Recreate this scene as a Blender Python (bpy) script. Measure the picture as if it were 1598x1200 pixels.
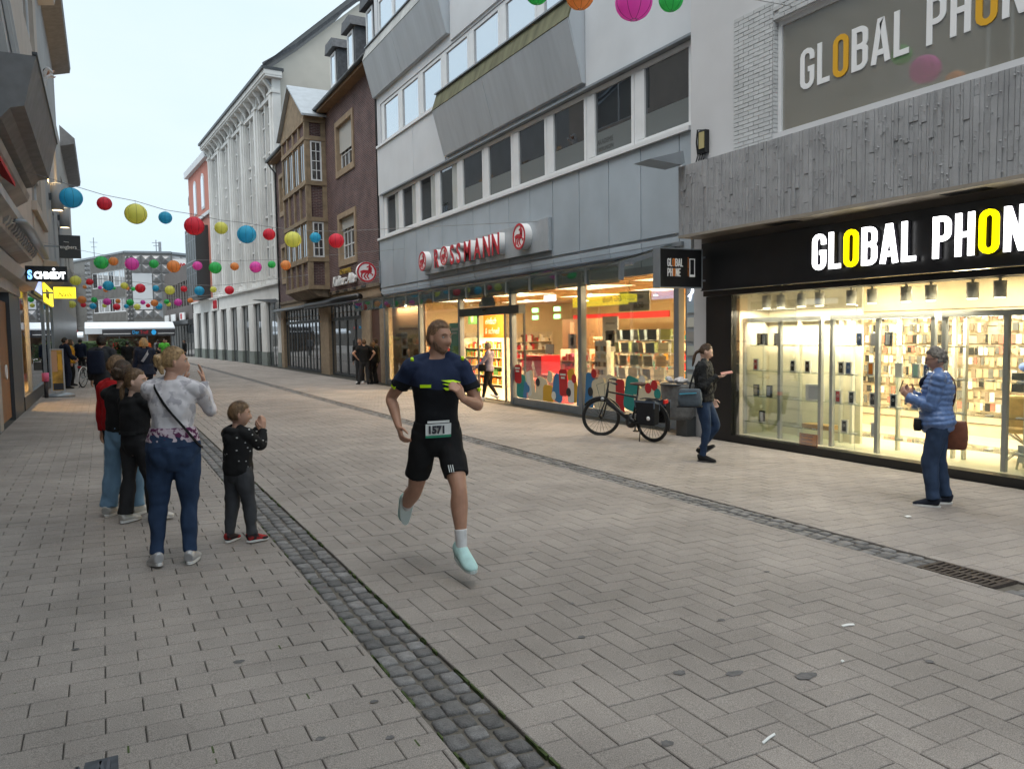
import bpy, bmesh, math, random
import numpy as np
from mathutils import Vector, Matrix
from math import sin, cos, pi, radians, sqrt, atan2, hypot
random.seed(7); rng = random.Random(11)
for o in list(bpy.data.objects): bpy.data.objects.remove(o)
scene = bpy.context.scene; C = scene.collection
# ---------------------------------------------------------------- camera
YAW, PITCH, ROLL, CAMH = radians(27.938), radians(3.824), -0.016, 1.64
_f = Vector((sin(YAW)*cos(PITCH), cos(YAW)*cos(PITCH), -sin(PITCH)))
_r = Vector((cos(YAW), -sin(YAW), 0)); _u = _r.cross(_f)
_r2 = _r*cos(ROLL) + _u*sin(ROLL); _u2 = -_r*sin(ROLL) + _u*cos(ROLL)
cam_d = bpy.data.cameras.new('camera'); cam = bpy.data.objects.new('camera', cam_d); C.objects.link(cam)
cam.matrix_world = Matrix(((_r2.x, _u2.x, -_f.x, 0), (_r2.y, _u2.y, -_f.y, 0), (_r2.z, _u2.z, -_f.z, CAMH), (0, 0, 0, 1)))
cam_d.sensor_fit = 'HORIZONTAL'; cam_d.sensor_width = 36; cam_d.lens = 36*1200/1598
cam_d.clip_start = .05; cam_d.clip_end = 3000; scene.camera = cam
# ---------------------------------------------------------------- sky and light
SUN_EL, SUN_AZ = radians(69), radians(238)
W = bpy.data.worlds.new('World'); scene.world = W; W.use_nodes = True
wn, wl = W.node_tree.nodes, W.node_tree.links
bg = wn['Background']
sky = wn.new('ShaderNodeTexSky'); sky.sky_type = 'NISHITA'; sky.sun_disc = False
sky.sun_elevation = SUN_EL; sky.sun_rotation = SUN_AZ; sky.altitude = 50; sky.dust_density = 3
tcw = wn.new('ShaderNodeTexCoord'); nzw = wn.new('ShaderNodeTexNoise'); nzw.inputs['Scale'].default_value = 2.2
nzw.inputs['Detail'].default_value = 5; nzw.inputs['Roughness'].default_value = .55
mpw = wn.new('ShaderNodeMapping'); mpw.inputs['Scale'].default_value = (1, 1, 2.6)
wl.new(tcw.outputs['Generated'], mpw.inputs[0]); wl.new(mpw.outputs[0], nzw.inputs['Vector'])
crw = wn.new('ShaderNodeValToRGB'); wl.new(nzw.outputs['Fac'], crw.inputs[0])
crw.color_ramp.elements[0].position = .3; crw.color_ramp.elements[0].color = (.53, .665, .75, 1)
crw.color_ramp.elements[1].position = .68; crw.color_ramp.elements[1].color = (.62, .71, .76, 1)
scw = wn.new('ShaderNodeVectorMath'); scw.operation = 'SCALE'; scw.inputs['Scale'].default_value = 7.6
wl.new(crw.outputs[0], scw.inputs[0])
mxw = wn.new('ShaderNodeMix'); mxw.data_type = 'RGBA'; mxw.inputs['Factor'].default_value = .90
wl.new(sky.outputs[0], mxw.inputs['A']); wl.new(scw.outputs[0], mxw.inputs['B']); wl.new(mxw.outputs['Result'], bg.inputs['Color'])
bg.inputs['Strength'].default_value = .115
sun_d = bpy.data.lights.new('sun', 'SUN'); sun_d.energy = 1.5; sun_d.angle = radians(60); sun_d.color = (1, .96, .9)
sun = bpy.data.objects.new('sun', sun_d); C.objects.link(sun)
sun.rotation_euler = Vector((-sin(SUN_AZ)*cos(SUN_EL), -cos(SUN_AZ)*cos(SUN_EL), -sin(SUN_EL))).to_track_quat('-Z', 'Y').to_euler()
vs = scene.view_settings; vs.view_transform = 'Standard'; vs.look = 'None'; vs.exposure = .78; vs.gamma = 1; vs.use_curve_mapping = False
scene.render.engine = 'CYCLES'
scene.cycles.max_bounces = 6; scene.cycles.transparent_max_bounces = 12; scene.cycles.diffuse_bounces = 3; scene.cycles.glossy_bounces = 3
scene.cycles.caustics_reflective = False; scene.cycles.caustics_refractive = False
scene.cycles.sample_clamp_indirect = 4; scene.cycles.use_adaptive_sampling = True; scene.cycles.adaptive_threshold = .025

# ---------------------------------------------------------------- materials
MC = {}
def mat(name, col, rough=.6, metal=0, var=0, vscale=6, bump=0, bscale=60, emit=None, es=1, spec=.5, isl=0, speck=0, coat=0, stretch=None, dirt=0, sheen=0):
    """procedural principled material: base colour with large-scale variation, specks, per-piece variation and fine bump"""
    if name in MC: return MC[name]
    m = bpy.data.materials.new(name); m.use_nodes = True; MC[name] = m
    n, l = m.node_tree.nodes, m.node_tree.links; b = n['Principled BSDF']
    b.inputs['Roughness'].default_value = rough; b.inputs['Metallic'].default_value = metal
    b.inputs['Specular IOR Level'].default_value = spec; b.inputs['Coat Weight'].default_value = coat
    b.inputs['Sheen Weight'].default_value = sheen
    c4 = (*col, 1); b.inputs['Base Color'].default_value = c4
    if emit is not None:
        b.inputs['Emission Color'].default_value = (*emit, 1); b.inputs['Emission Strength'].default_value = es
    geo = None
    def pos():
        nonlocal geo
        if geo is None:
            geo = n.new('ShaderNodeNewGeometry')
        if stretch:
            mp = n.new('ShaderNodeMapping'); mp.inputs['Scale'].default_value = stretch
            l.new(geo.outputs['Position'], mp.inputs[0]); return mp.outputs[0]
        return geo.outputs['Position']
    def noise(scale, detail=3):
        t = n.new('ShaderNodeTexNoise'); t.inputs['Scale'].default_value = scale; t.inputs['Detail'].default_value = detail
        l.new(pos(), t.inputs['Vector']); return t.outputs['Fac']
    def mul(colsock, facsock, lo, hi, a=.3, bb=.7):
        mr = n.new('ShaderNodeMapRange'); mr.inputs['From Min'].default_value = a; mr.inputs['From Max'].default_value = bb
        mr.inputs['To Min'].default_value = lo; mr.inputs['To Max'].default_value = hi; l.new(facsock, mr.inputs['Value'])
        sc = n.new('ShaderNodeVectorMath'); sc.operation = 'SCALE'
        if colsock is None: sc.inputs[0].default_value = col
        else: l.new(colsock, sc.inputs[0])
        l.new(mr.outputs[0], sc.inputs['Scale']); return sc.outputs[0]
    s = None
    if var: s = mul(s, noise(vscale, 5), 1-var, 1+var)
    if dirt: s = mul(s, noise(vscale*.23, 6), 1-dirt, 1.0, .35, .6)
    if speck: s = mul(s, noise(220, 2), 1-speck, 1+speck, .35, .65)
    if isl:
        pos(); oi = n.new('ShaderNodeObjectInfo'); ad = n.new('ShaderNodeMath'); ad.operation = 'ADD'
        l.new(oi.outputs['Random'], ad.inputs[0]); l.new(geo.outputs['Random Per Island'], ad.inputs[1])
        fr = n.new('ShaderNodeMath'); fr.operation = 'FRACT'; l.new(ad.outputs[0], fr.inputs[0])
        s = mul(s, fr.outputs[0], 1-isl, 1+isl, 0, 1)
    if s is not None: l.new(s, b.inputs['Base Color'])
    if bump:
        bp = n.new('ShaderNodeBump'); bp.inputs['Strength'].default_value = min(1, bump); bp.inputs['Distance'].default_value = .01
        l.new(noise(bscale, 4), bp.inputs['Height']); l.new(bp.outputs[0], b.inputs['Normal'])
    return m
def brick_mat(name, c1, c2, mortar, bw=.25, bh=.075, ms=.011, plane='X', rough=.85):
    """small bricks too far off to tell apart singly"""
    if name in MC: return MC[name]
    m = bpy.data.materials.new(name); m.use_nodes = True; MC[name] = m
    n, l = m.node_tree.nodes, m.node_tree.links; b = n['Principled BSDF']; b.inputs['Roughness'].default_value = rough
    g = n.new('ShaderNodeNewGeometry'); sp = n.new('ShaderNodeSeparateXYZ'); l.new(g.outputs['Position'], sp.inputs[0])
    ad = n.new('ShaderNodeMath'); ad.operation = 'ADD'; l.new(sp.outputs['X'], ad.inputs[0]); l.new(sp.outputs['Y'], ad.inputs[1])
    cb = n.new('ShaderNodeCombineXYZ'); l.new(ad.outputs[0], cb.inputs['X']); l.new(sp.outputs['Z'], cb.inputs['Y'])
    br = n.new('ShaderNodeTexBrick'); l.new(cb.outputs[0], br.inputs['Vector'])
    br.inputs['Scale'].default_value = 1; br.inputs['Brick Width'].default_value = bw; br.inputs['Row Height'].default_value = bh
    br.inputs['Mortar Size'].default_value = ms; br.inputs['Color1'].default_value = (*c1, 1); br.inputs['Color2'].default_value = (*c2, 1); br.inputs['Mortar'].default_value = (*mortar, 1)
    nz = n.new('ShaderNodeTexNoise'); nz.inputs['Scale'].default_value = 1.3; nz.inputs['Detail'].default_value = 6; l.new(g.outputs['Position'], nz.inputs['Vector'])
    mr = n.new('ShaderNodeMapRange'); mr.inputs['From Min'].default_value = .3; mr.inputs['From Max'].default_value = .7; mr.inputs['To Min'].default_value = .75; mr.inputs['To Max'].default_value = 1.25; l.new(nz.outputs['Fac'], mr.inputs['Value'])
    sc = n.new('ShaderNodeVectorMath'); sc.operation = 'SCALE'; l.new(br.outputs['Color'], sc.inputs[0]); l.new(mr.outputs[0], sc.inputs['Scale']); l.new(sc.outputs[0], b.inputs['Base Color'])
    bp = n.new('ShaderNodeBump'); bp.inputs['Strength'].default_value = .7; bp.inputs['Distance'].default_value = .008; bp.invert = True
    l.new(br.outputs['Fac'], bp.inputs['Height']); l.new(bp.outputs[0], b.inputs['Normal'])
    return m
def glass(name, tint=(1, 1, 1), base=.06, k=1.0, rough=.0):
    """clear pane: transparent with fresnel reflection, lets light through"""
    if name in MC: return MC[name]
    m = bpy.data.materials.new(name); m.use_nodes = True; MC[name] = m
    n, l = m.node_tree.nodes, m.node_tree.links
    for x in list(n):
        if x.type != 'OUTPUT_MATERIAL': n.remove(x)
    out = [x for x in n if x.type == 'OUTPUT_MATERIAL'][0]
    tr = n.new('ShaderNodeBsdfTransparent'); tr.inputs[0].default_value = (*tint, 1)
    gl = n.new('ShaderNodeBsdfGlossy'); gl.inputs['Roughness'].default_value = rough; gl.inputs['Color'].default_value = (.95, .97, 1, 1)
    fr = n.new('ShaderNodeFresnel'); fr.inputs['IOR'].default_value = 1.5
    ma = n.new('ShaderNodeMath'); ma.operation = 'MULTIPLY_ADD'; ma.inputs[1].default_value = k; ma.inputs[2].default_value = base; ma.use_clamp = True
    mx = n.new('ShaderNodeMixShader'); l.new(fr.outputs[0], ma.inputs[0]); l.new(ma.outputs[0], mx.inputs[0]); l.new(tr.outputs[0], mx.inputs[1]); l.new(gl.outputs[0], mx.inputs[2]); l.new(mx.outputs[0], out.inputs[0])
    return m
def dark_glass(name, col=(.03, .035, .04), base=.25, rough=.015, k=1.0):
    """pane in front of an unlit room: dark body plus a mirror layer"""
    if name in MC: return MC[name]
    m = bpy.data.materials.new(name); m.use_nodes = True; MC[name] = m
    n, l = m.node_tree.nodes, m.node_tree.links
    out = [x for x in n if x.type == 'OUTPUT_MATERIAL'][0]; b = n['Principled BSDF']
    b.inputs['Base Color'].default_value = (*col, 1); b.inputs['Roughness'].default_value = .6; b.inputs['Specular IOR Level'].default_value = 0
    gl = n.new('ShaderNodeBsdfGlossy'); gl.inputs['Roughness'].default_value = rough; gl.inputs['Color'].default_value = (.93, .96, 1, 1)
    fr = n.new('ShaderNodeFresnel'); fr.inputs['IOR'].default_value = 1.5
    ma = n.new('ShaderNodeMath'); ma.operation = 'MULTIPLY_ADD'; ma.inputs[1].default_value = k; ma.inputs[2].default_value = base; ma.use_clamp = True
    g = n.new('ShaderNodeNewGeometry'); nz = n.new('ShaderNodeTexNoise'); nz.inputs['Scale'].default_value = .8; l.new(g.outputs['Position'], nz.inputs['Vector'])
    bp = n.new('ShaderNodeBump'); bp.inputs['Strength'].default_value = .02; bp.inputs['Distance'].default_value = .05; l.new(nz.outputs['Fac'], bp.inputs['Height']); l.new(bp.outputs[0], gl.inputs['Normal'])
    mx = n.new('ShaderNodeMixShader'); l.new(fr.outputs[0], ma.inputs[0]); l.new(ma.outputs[0], mx.inputs[0]); l.new(b.outputs[0], mx.inputs[1]); l.new(gl.outputs[0], mx.inputs[2]); l.new(mx.outputs[0], out.inputs[0])
    return m

# ---------------------------------------------------------------- mesh building
def gz(x): return -.03*x
class MB:
    def __init__(s): s.v = []; s.f = []; s.sm = []
    def add(s, vs, fs, smooth=False):
        k = len(s.v); s.v += [tuple(p) for p in vs]; s.f += [tuple(i+k for i in f) for f in fs]; s.sm += [smooth]*len(fs); return s
    def box(s, x0, x1, y0, y1, z0, z1):
        x0, x1 = min(x0, x1), max(x0, x1); y0, y1 = min(y0, y1), max(y0, y1); z0, z1 = min(z0, z1), max(z0, z1)
        return s.add([(x0, y0, z0), (x1, y0, z0), (x1, y1, z0), (x0, y1, z0), (x0, y0, z1), (x1, y0, z1), (x1, y1, z1), (x0, y1, z1)],
              [(0, 3, 2, 1), (4, 5, 6, 7), (0, 1, 5, 4), (1, 2, 6, 5), (2, 3, 7, 6), (3, 0, 4, 7)])
    def bev(s, x0, x1, y0, y1, z0, z1, b=.01):
        """box with chamfered top and vertical edges"""
        def ring(i, z): return [(x0+i, y0+i, z), (x1-i, y0+i, z), (x1-i, y1-i, z), (x0+i, y1-i, z)]
        v = ring(0, z0)+ring(0, z1-b)+ring(b, z1)
        f = [(8, 9, 10, 11)]
        for a in (0, 4):
            for i in range(4): j = (i+1) % 4; f.append((a+i, a+j, a+4+j, a+4+i))
        return s.add(v, f)
    def quad(s, a, b, c, d): return s.add([a, b, c, d], [(0, 1, 2, 3)])
    def poly(s, pts): return s.add(pts, [tuple(range(len(pts)))])
    def bar(s, p, q, w, h=None, up=(0, 0, 1)):
        h = h or w; p, q = Vector(p), Vector(q); d = (q-p).normalized(); up = Vector(up)
        if abs(d.dot(up)) > .98: up = Vector((1, 0, 0))
        r = d.cross(up).normalized(); u = r.cross(d)
        v = [p+r*a*w/2+u*b*h/2 for a, b in ((-1, -1), (1, -1), (1, 1), (-1, 1))]; v += [x+(q-p) for x in v]
        return s.add(v, [(0, 3, 2, 1), (4, 5, 6, 7), (0, 1, 5, 4), (1, 2, 6, 5), (2, 3, 7, 6), (3, 0, 4, 7)])
    def tube(s, pts, rad, seg=10, caps=True, smooth=True, up=None, squash=1.0):
        """swept tube, rad: number, list of numbers or of (side, up) pairs"""
        pts = [Vector(p) for p in pts]; n = len(pts)
        if not isinstance(rad, (list, tuple)): rad = [rad]*n
        d0 = (pts[1]-pts[0]).normalized(); u = Vector(up) if up else (Vector((0, 0, 1)) if abs(d0.z) < .9 else Vector((0, 1, 0)))
        vs = []
        for i, p in enumerate(pts):
            d = (pts[min(i+1, n-1)]-pts[max(i-1, 0)]).normalized()
            u = (u-d*u.dot(d)).normalized(); r = d.cross(u)
            a, b = rad[i] if isinstance(rad[i], (list, tuple)) else (rad[i], rad[i]*squash)
            for k in range(seg):
                t = 2*pi*k/seg; vs.append(p+r*(a*cos(t))+u*(b*sin(t)))
        fs = []
        for i in range(n-1):
            for k in range(seg):
                j = (k+1) % seg; fs.append((i*seg+k, i*seg+j, (i+1)*seg+j, (i+1)*seg+k))
        if caps: fs += [tuple(range(seg-1, -1, -1)), tuple(range((n-1)*seg, n*seg))]
        return s.add(vs, fs, smooth)
    def ball(s, c, r, seg=14, rings=9):
        c = Vector(c); rx, ry, rz = r if isinstance(r, (list, tuple)) else (r, r, r); vs = [c+Vector((0, 0, -rz))]
        for i in range(1, rings):
            a = -pi/2+pi*i/rings
            for k in range(seg): t = 2*pi*k/seg; vs.append(c+Vector((rx*cos(a)*cos(t), ry*cos(a)*sin(t), rz*sin(a))))
        vs.append(c+Vector((0, 0, rz))); fs = []
        for k in range(seg): fs.append((0, 1+(k+1) % seg, 1+k)); fs.append((len(vs)-1, len(vs)-1-seg+k, len(vs)-1-seg+(k+1) % seg))
        for i in range(rings-2):
            for k in range(seg): j = (k+1) % seg; a = 1+i*seg; fs.append((a+k, a+j, a+seg+j, a+seg+k))
        return s.add(vs, fs, True)
    def prism(s, pts, fn, t0, t1):
        """extruded polygon: fn(u, v, t) -> point"""
        n = len(pts); vs = [fn(u, v, t0) for u, v in pts]+[fn(u, v, t1) for u, v in pts]
        fs = [tuple(range(n-1, -1, -1)), tuple(range(n, 2*n))]+[(i, (i+1) % n, n+(i+1) % n, n+i) for i in range(n)]
        return s.add(vs, fs)
    def torus(s, c, R, r, ax=(1, 0, 0), seg=40, rs=8):
        c = Vector(c); ax = Vector(ax).normalized(); e1 = ax.orthogonal().normalized(); e2 = ax.cross(e1); vs = []; fs = []
        for i in range(seg):
            t = 2*pi*i/seg; d = e1*cos(t)+e2*sin(t)
            for k in range(rs): p = 2*pi*k/rs; vs.append(c+d*(R+r*cos(p))+ax*(r*sin(p)))
        for i in range(seg):
            for k in range(rs): a = i*rs; b = (i+1) % seg*rs; j = (k+1) % rs; fs.append((a+k, b+k, b+j, a+j))
        return s.add(vs, fs, True)
    def wall(s, fn, u0, u1, v0, v1, holes=(), depth=.2):
        """sheet with rectangular holes and their reveals; fn(u, v, d) -> point, d going inward"""
        us = sorted({u0, u1, *[h[0] for h in holes], *[h[1] for h in holes]}); vv = sorted({v0, v1, *[h[2] for h in holes], *[h[3] for h in holes]})
        us = [x for x in us if u0 <= x <= u1]; vv = [x for x in vv if v0 <= x <= v1]
        for i in range(len(us)-1):
            j = 0
            while j < len(vv)-1:
                def hole(j): cu, cv = (us[i]+us[i+1])/2, (vv[j]+vv[j+1])/2; return any(h[0] < cu < h[1] and h[2] < cv < h[3] for h in holes)
                if hole(j): j += 1; continue
                k = j
                while k+1 < len(vv)-1 and not hole(k+1): k += 1
                s.quad(fn(us[i], vv[j], 0), fn(us[i+1], vv[j], 0), fn(us[i+1], vv[k+1], 0), fn(us[i], vv[k+1], 0)); j = k+1
        for a, b, c, d in holes:
            for (p, q), (r_, t) in (((a, c), (b, c)), ((b, c), (b, d)), ((b, d), (a, d)), ((a, d), (a, c))):
                s.quad(fn(p, q, 0), fn(r_, t, 0), fn(r_, t, depth), fn(p, q, depth))
        return s
    def build(s, name, m, parent=None, loc=None, fixn=True, bevel=0):
        me = bpy.data.meshes.new(name); me.from_pydata(s.v, [], s.f)
        if fixn:
            bm = bmesh.new(); bm.from_mesh(me); bmesh.ops.recalc_face_normals(bm, faces=bm.faces); bm.to_mesh(me); bm.free()
        me.polygons.foreach_set('use_smooth', s.sm); me.update()
        if isinstance(m, (list, tuple)):
            for q in m: me.materials.append(q)
        else: me.materials.append(m)
        o = bpy.data.objects.new(name, me); C.objects.link(o)
        if bevel:
            b = o.modifiers.new('bevel', 'BEVEL'); b.width = bevel; b.segments = 2; b.limit_method = 'ANGLE'; b.angle_limit = radians(40)
        if loc is not None: o.location = loc
        if parent is not None: attach(o, parent)
        return o
def wpos(o):
    p = Vector(o.location); q = o.parent
    while q is not None: p += Vector(q.location); q = q.parent
    return p
def attach(o, parent):
    """child built in world coordinates under an unrotated parent"""
    o.parent = parent; o.location = Vector(o.location)-wpos(parent)
def tag(o, label=None, cat=None, group=None, kind=None):
    if label: o['label'] = label
    if cat: o['category'] = cat
    if group: o['group'] = group
    if kind: o['kind'] = kind
    return o
def thing(name, label, cat, loc=(0, 0, 0), group=None, rz=0):
    o = bpy.data.objects.new(name, None); C.objects.link(o); o.empty_display_size = .2
    o.location = loc; o.rotation_euler = (0, 0, rz); return tag(o, label, cat, group)
def dup(o, parent=None, loc=None, name=None):
    c = o.copy(); C.objects.link(c); c.parent = parent
    if loc is not None: c.location = loc
    for ch in o.children: dup(ch, c)
    return c
def text_mesh(s, size, m, name, parent, origin, right, up, depth=.01, align='LEFT', squeeze=1, bold=0, spacing=1, shear=0):
    """lettering as solid geometry: origin is the baseline start, right/up unit vectors"""
    cu = bpy.data.curves.new(name, 'FONT'); cu.body = s; cu.size = size; cu.extrude = depth/2; cu.align_x = align; cu.offset = bold; cu.space_character = spacing; cu.shear = shear
    cu.resolution_u = 3
    t = bpy.data.objects.new('tmp', cu); C.objects.link(t); dg = bpy.context.evaluated_depsgraph_get(); dg.update()
    me = bpy.data.meshes.new_from_object(t.evaluated_get(dg)); bpy.data.objects.remove(t)
    right, up = Vector(right), Vector(up); nn = right.cross(up); origin = Vector(origin)
    for v in me.vertices: v.co = origin+right*(v.co.x*squeeze)+up*v.co.y+nn*v.co.z
    me.materials.clear(); me.materials.append(m); o = bpy.data.objects.new(name, me); C.objects.link(o)
    if parent is not None: attach(o, parent)
    return o
def thick(path, w, closed=False):
    """flat stroke outline quads (mitred) along a 2-D path: list of quads"""
    path = [p for i, p in enumerate(path) if i == 0 or hypot(p[0]-path[i-1][0], p[1]-path[i-1][1]) > 1e-4]
    if closed and hypot(path[0][0]-path[-1][0], path[0][1]-path[-1][1]) < 1e-4: path = path[:-1]
    n = len(path); L = []; R = []
    for i in range(n):
        p = Vector(path[i]); a = Vector(path[(i-1) % n]) if (closed or i > 0) else None; b = Vector(path[(i+1) % n]) if (closed or i < n-1) else None
        d1 = (p-a).normalized() if a is not None else None; d2 = (b-p).normalized() if b is not None else None
        d1 = d1 or d2; d2 = d2 or d1
        n1 = Vector((-d1.y, d1.x)); n2 = Vector((-d2.y, d2.x)); m_ = (n1+n2); m_ = m_.normalized(); k = w/2/max(.6, m_.dot(n1))
        L.append(p+m_*k); R.append(p-m_*k)
    return [(R[i], R[(i+1) % n], L[(i+1) % n], L[i]) for i in range(n if closed else n-1)]
def arc(cx, cy, rx, ry, a0, a1, n=6): return [(cx+rx*cos(radians(a0+(a1-a0)*i/n)), cy+ry*sin(radians(a0+(a1-a0)*i/n))) for i in range(n+1)]
def glyph(ch):
    """condensed poster capitals, unit height, as stroke paths; returns width, [(path, closed)]"""
    t = .125; w = .40; a, b = t/2, w-t/2; lo, hi = t/2, 1-t/2; r = (b-a)/2; mx = (a+b)/2
    if ch == 'O': return w, [(arc(mx, hi-r, r, r, 0, 180)+arc(mx, lo+r, r, r, 180, 360), True)]
    if ch == 'G': return w, [([(b, .70)]+arc(mx, hi-r, r, r, 0, 180)+arc(mx, lo+r, r, r, 180, 360)+[(b, .48), (mx+.02, .48)], False)]
    if ch == 'L': return .34, [([(a, 1), (a, lo), (.34, lo)], False)]
    if ch == 'E': return .35, [([(.35, hi), (a, hi), (a, lo), (.35, lo)], False), ([(a+t/2, .5), (.31, .5)], False)]
    if ch == 'H': return w, [([(a, 0), (a, 1)], False), ([(b, 0), (b, 1)], False), ([(a+t/2, .5), (b-t/2, .5)], False)]
    if ch == 'N': return w+.02, [([(a, 0), (a, 1)], False), ([(b+.02, 0), (b+.02, 1)], False), ([(a+.01, .97), (b+.01, .03)], False)]
    if ch == 'P': return w, [([(a, 0), (a, 1)], False), ([(a+t/2, hi)]+arc(mx, hi-r, r, r, 90, 0)+arc(mx, .46+r, r, r, 0, -90)+[(a+t/2, .46)], False)]
    if ch == 'B': return w, [([(a, 0), (a, 1)], False), ([(a+t/2, hi)]+arc(mx, hi-r, r, r, 90, 0)+arc(mx, .54+r*.8, r, r*.8, 0, -90)+[(a+t/2, .54)], False), ([(mx, .54)]+arc(mx, .54-r*.8, r, r*.8, 90, 0)+arc(mx, lo+r, r, r, 0, -90)+[(a+t/2, lo)], False)]
    if ch == 'A': return .44, [([(.055, 0), (.195, .94), (.245, .94), (.385, 0)], False), ([(.12, .24), (.32, .24)], False)]
    return .20, []
def poster_text(s, size, fn, t0, t1, name, parent, mats, gap=.085, xs=1.0, stroke=.125):
    """mats: function index -> material; each letter is a part of its own"""
    x = 0
    for i, ch in enumerate(s):
        w, paths = glyph(ch); mb = MB()
        for k, (pth, closed) in enumerate(paths):
            for q in thick(pth, stroke, closed): mb.prism([((x+p[0]*xs)*size, p[1]*size) for p in q], fn, t0-.0012*k, t1+.0012*k)
        if paths: mb.build('letter', mats(i), parent)
        x += (w+gap)*xs
    return x*size
# ================================================================= GROUND
M_pave = mat('concrete_paver', (.300, .267, .242), .85, var=.14, vscale=1.6, isl=.055, speck=.34, bump=.5, bscale=260, dirt=.20)
M_bed = mat('joint_sand', (.04, .037, .03), .95, var=.3, vscale=8)
M_cob = mat('basalt_cobble', (.155, .150, .148), .8, var=.25, vscale=22, isl=.36, speck=.22, bump=.6, bscale=120)
M_moss = mat('moss', (.05, .075, .018), .95, var=.4, vscale=30)
terrain = MB().quad((-900, -900, -1.2), (900, -900, -1.2), (900, 900, -1.2), (-900, 900, -1.2)).build('ground', mat('far_ground', (.2, .19, .18), .9, var=.1)); tag(terrain, kind='structure')
XL, GL0, GL1, GR0, GR1 = -1.65, 1.17, 1.50, 5.32, 5.66
def sheet(name, x0, x1, y0, y1, m, dz=0):
    o = MB().quad((x0, y0, gz(x0)+dz), (x1, y0, gz(x1)+dz), (x1, y1, gz(x1)+dz), (x0, y1, gz(x0)+dz)).build(name, m); return tag(o, kind='structure')
TILT = atan2(-.03, 1)
def paver_mesh(w, l, h=.05, b=.004):
    mb = MB().bev(-w/2, w/2, -l/2, l/2, -h, 0, b); me = bpy.data.meshes.new('paver'); me.from_pydata(mb.v, [], mb.f); me.materials.append(M_pave); return me
PM = {}
def lay(parent, rects, yfar, nbig=300, name='paver', jit=.0018):
    """rects: (x0, x1, y0, y1); those nearest in view become objects, the rest one field"""
    def score(r):
        x, y = (r[0]+r[1])/2, (r[2]+r[3])/2; d = Vector((x, y, 0)); dep = d.x*sin(YAW)+d.y*cos(YAW); lat = d.x*cos(YAW)-d.y*sin(YAW)
        if dep < 1.5 or abs(lat/dep) > .70 or (dep < 2.55): return 1e6+dep
        return dep
    rects = sorted(rects, key=score); field = MB()
    for i, (x0, x1, y0, y1) in enumerate(rects):
        g = .0046; w, l = x1-x0-g, y1-y0-g
        if w < .02 or l < .02: continue
        x, y = (x0+x1)/2, (y0+y1)/2; dz = rng.uniform(-jit, jit)
        if i < nbig:
            key = (round(w, 3), round(l, 3))
            if key not in PM: PM[key] = paver_mesh(w, l)
            o = bpy.data.objects.new(name, PM[key]); C.objects.link(o); o.parent = parent
            o.location = Vector((x, y, gz(x)+dz))-Vector(parent.location); o.rotation_euler = (rng.uniform(-.004, .004), -TILT+rng.uniform(-.004, .004), rng.uniform(-.003, .003))
        else:
            k = len(field.v); field.bev(x-w/2, x+w/2, y-l/2, y+l/2, -.03+dz, dz, .004)
            for q in range(k, len(field.v)): vx, vy, vz = field.v[q]; field.v[q] = (vx, vy, vz+gz(vx))
    f = field.build(name+'_field', M_pave, parent, fixn=False); f['kind'] = 'stuff'
def clip(r, x0, x1, y0, y1):
    a = (max(r[0], x0), min(r[1], x1), max(r[2], y0), min(r[3], y1)); return a if a[1]-a[0] > .03 and a[3]-a[2] > .03 else None
def bond(x0, x1, y0, y1, ox=0, oy=0):
    out = []; r = 0; y = y0+oy
    while y < y1:
        x = x0-.6+ox+(r % 2)*.15
        while x < x1:
            c = clip((x, x+.3, y, y+.15), x0, x1, y0, y1)
            if c: out.append(c)
            x += .3
        y += .15; r += 1
    return out
def herring(x0, x1, y0, y1):
    out = []; u = .15
    for i in range(-2, int((x1-x0)/u)+3):
        for j in range(-2, int((y1-y0)/u)+3):
            r = (i-j) % 4
            if r == 0: q = (x0+i*u, x0+(i+2)*u, y0+j*u, y0+(j+1)*u)
            elif r == 3: q = (x0+i*u, x0+(i+1)*u, y0+j*u, y0+(j+2)*u)
            else: continue
            c = clip(q, x0, x1, y0, y1)
            if c: out.append(c)
    return out
YF = 74
side_l = sheet('sidewalk_left', XL-3, GL0, -6, YF+60, M_bed, -.014)
lay(side_l, bond(XL+.02, GL0, 1.0, YF, ox=.217), YF)
road = sheet('street_paving', GL1, GR0, -6, YF+60, M_bed, -.014)
lay(road, herring(GL1, GR0, 1.0, YF), YF)
side_r = sheet('sidewalk_right', GR1, 14, -6, YF+60, M_bed, -.014)
lay(side_r, bond(GR1, 9.42, 1.5, YF, ox=.1), YF)
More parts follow.
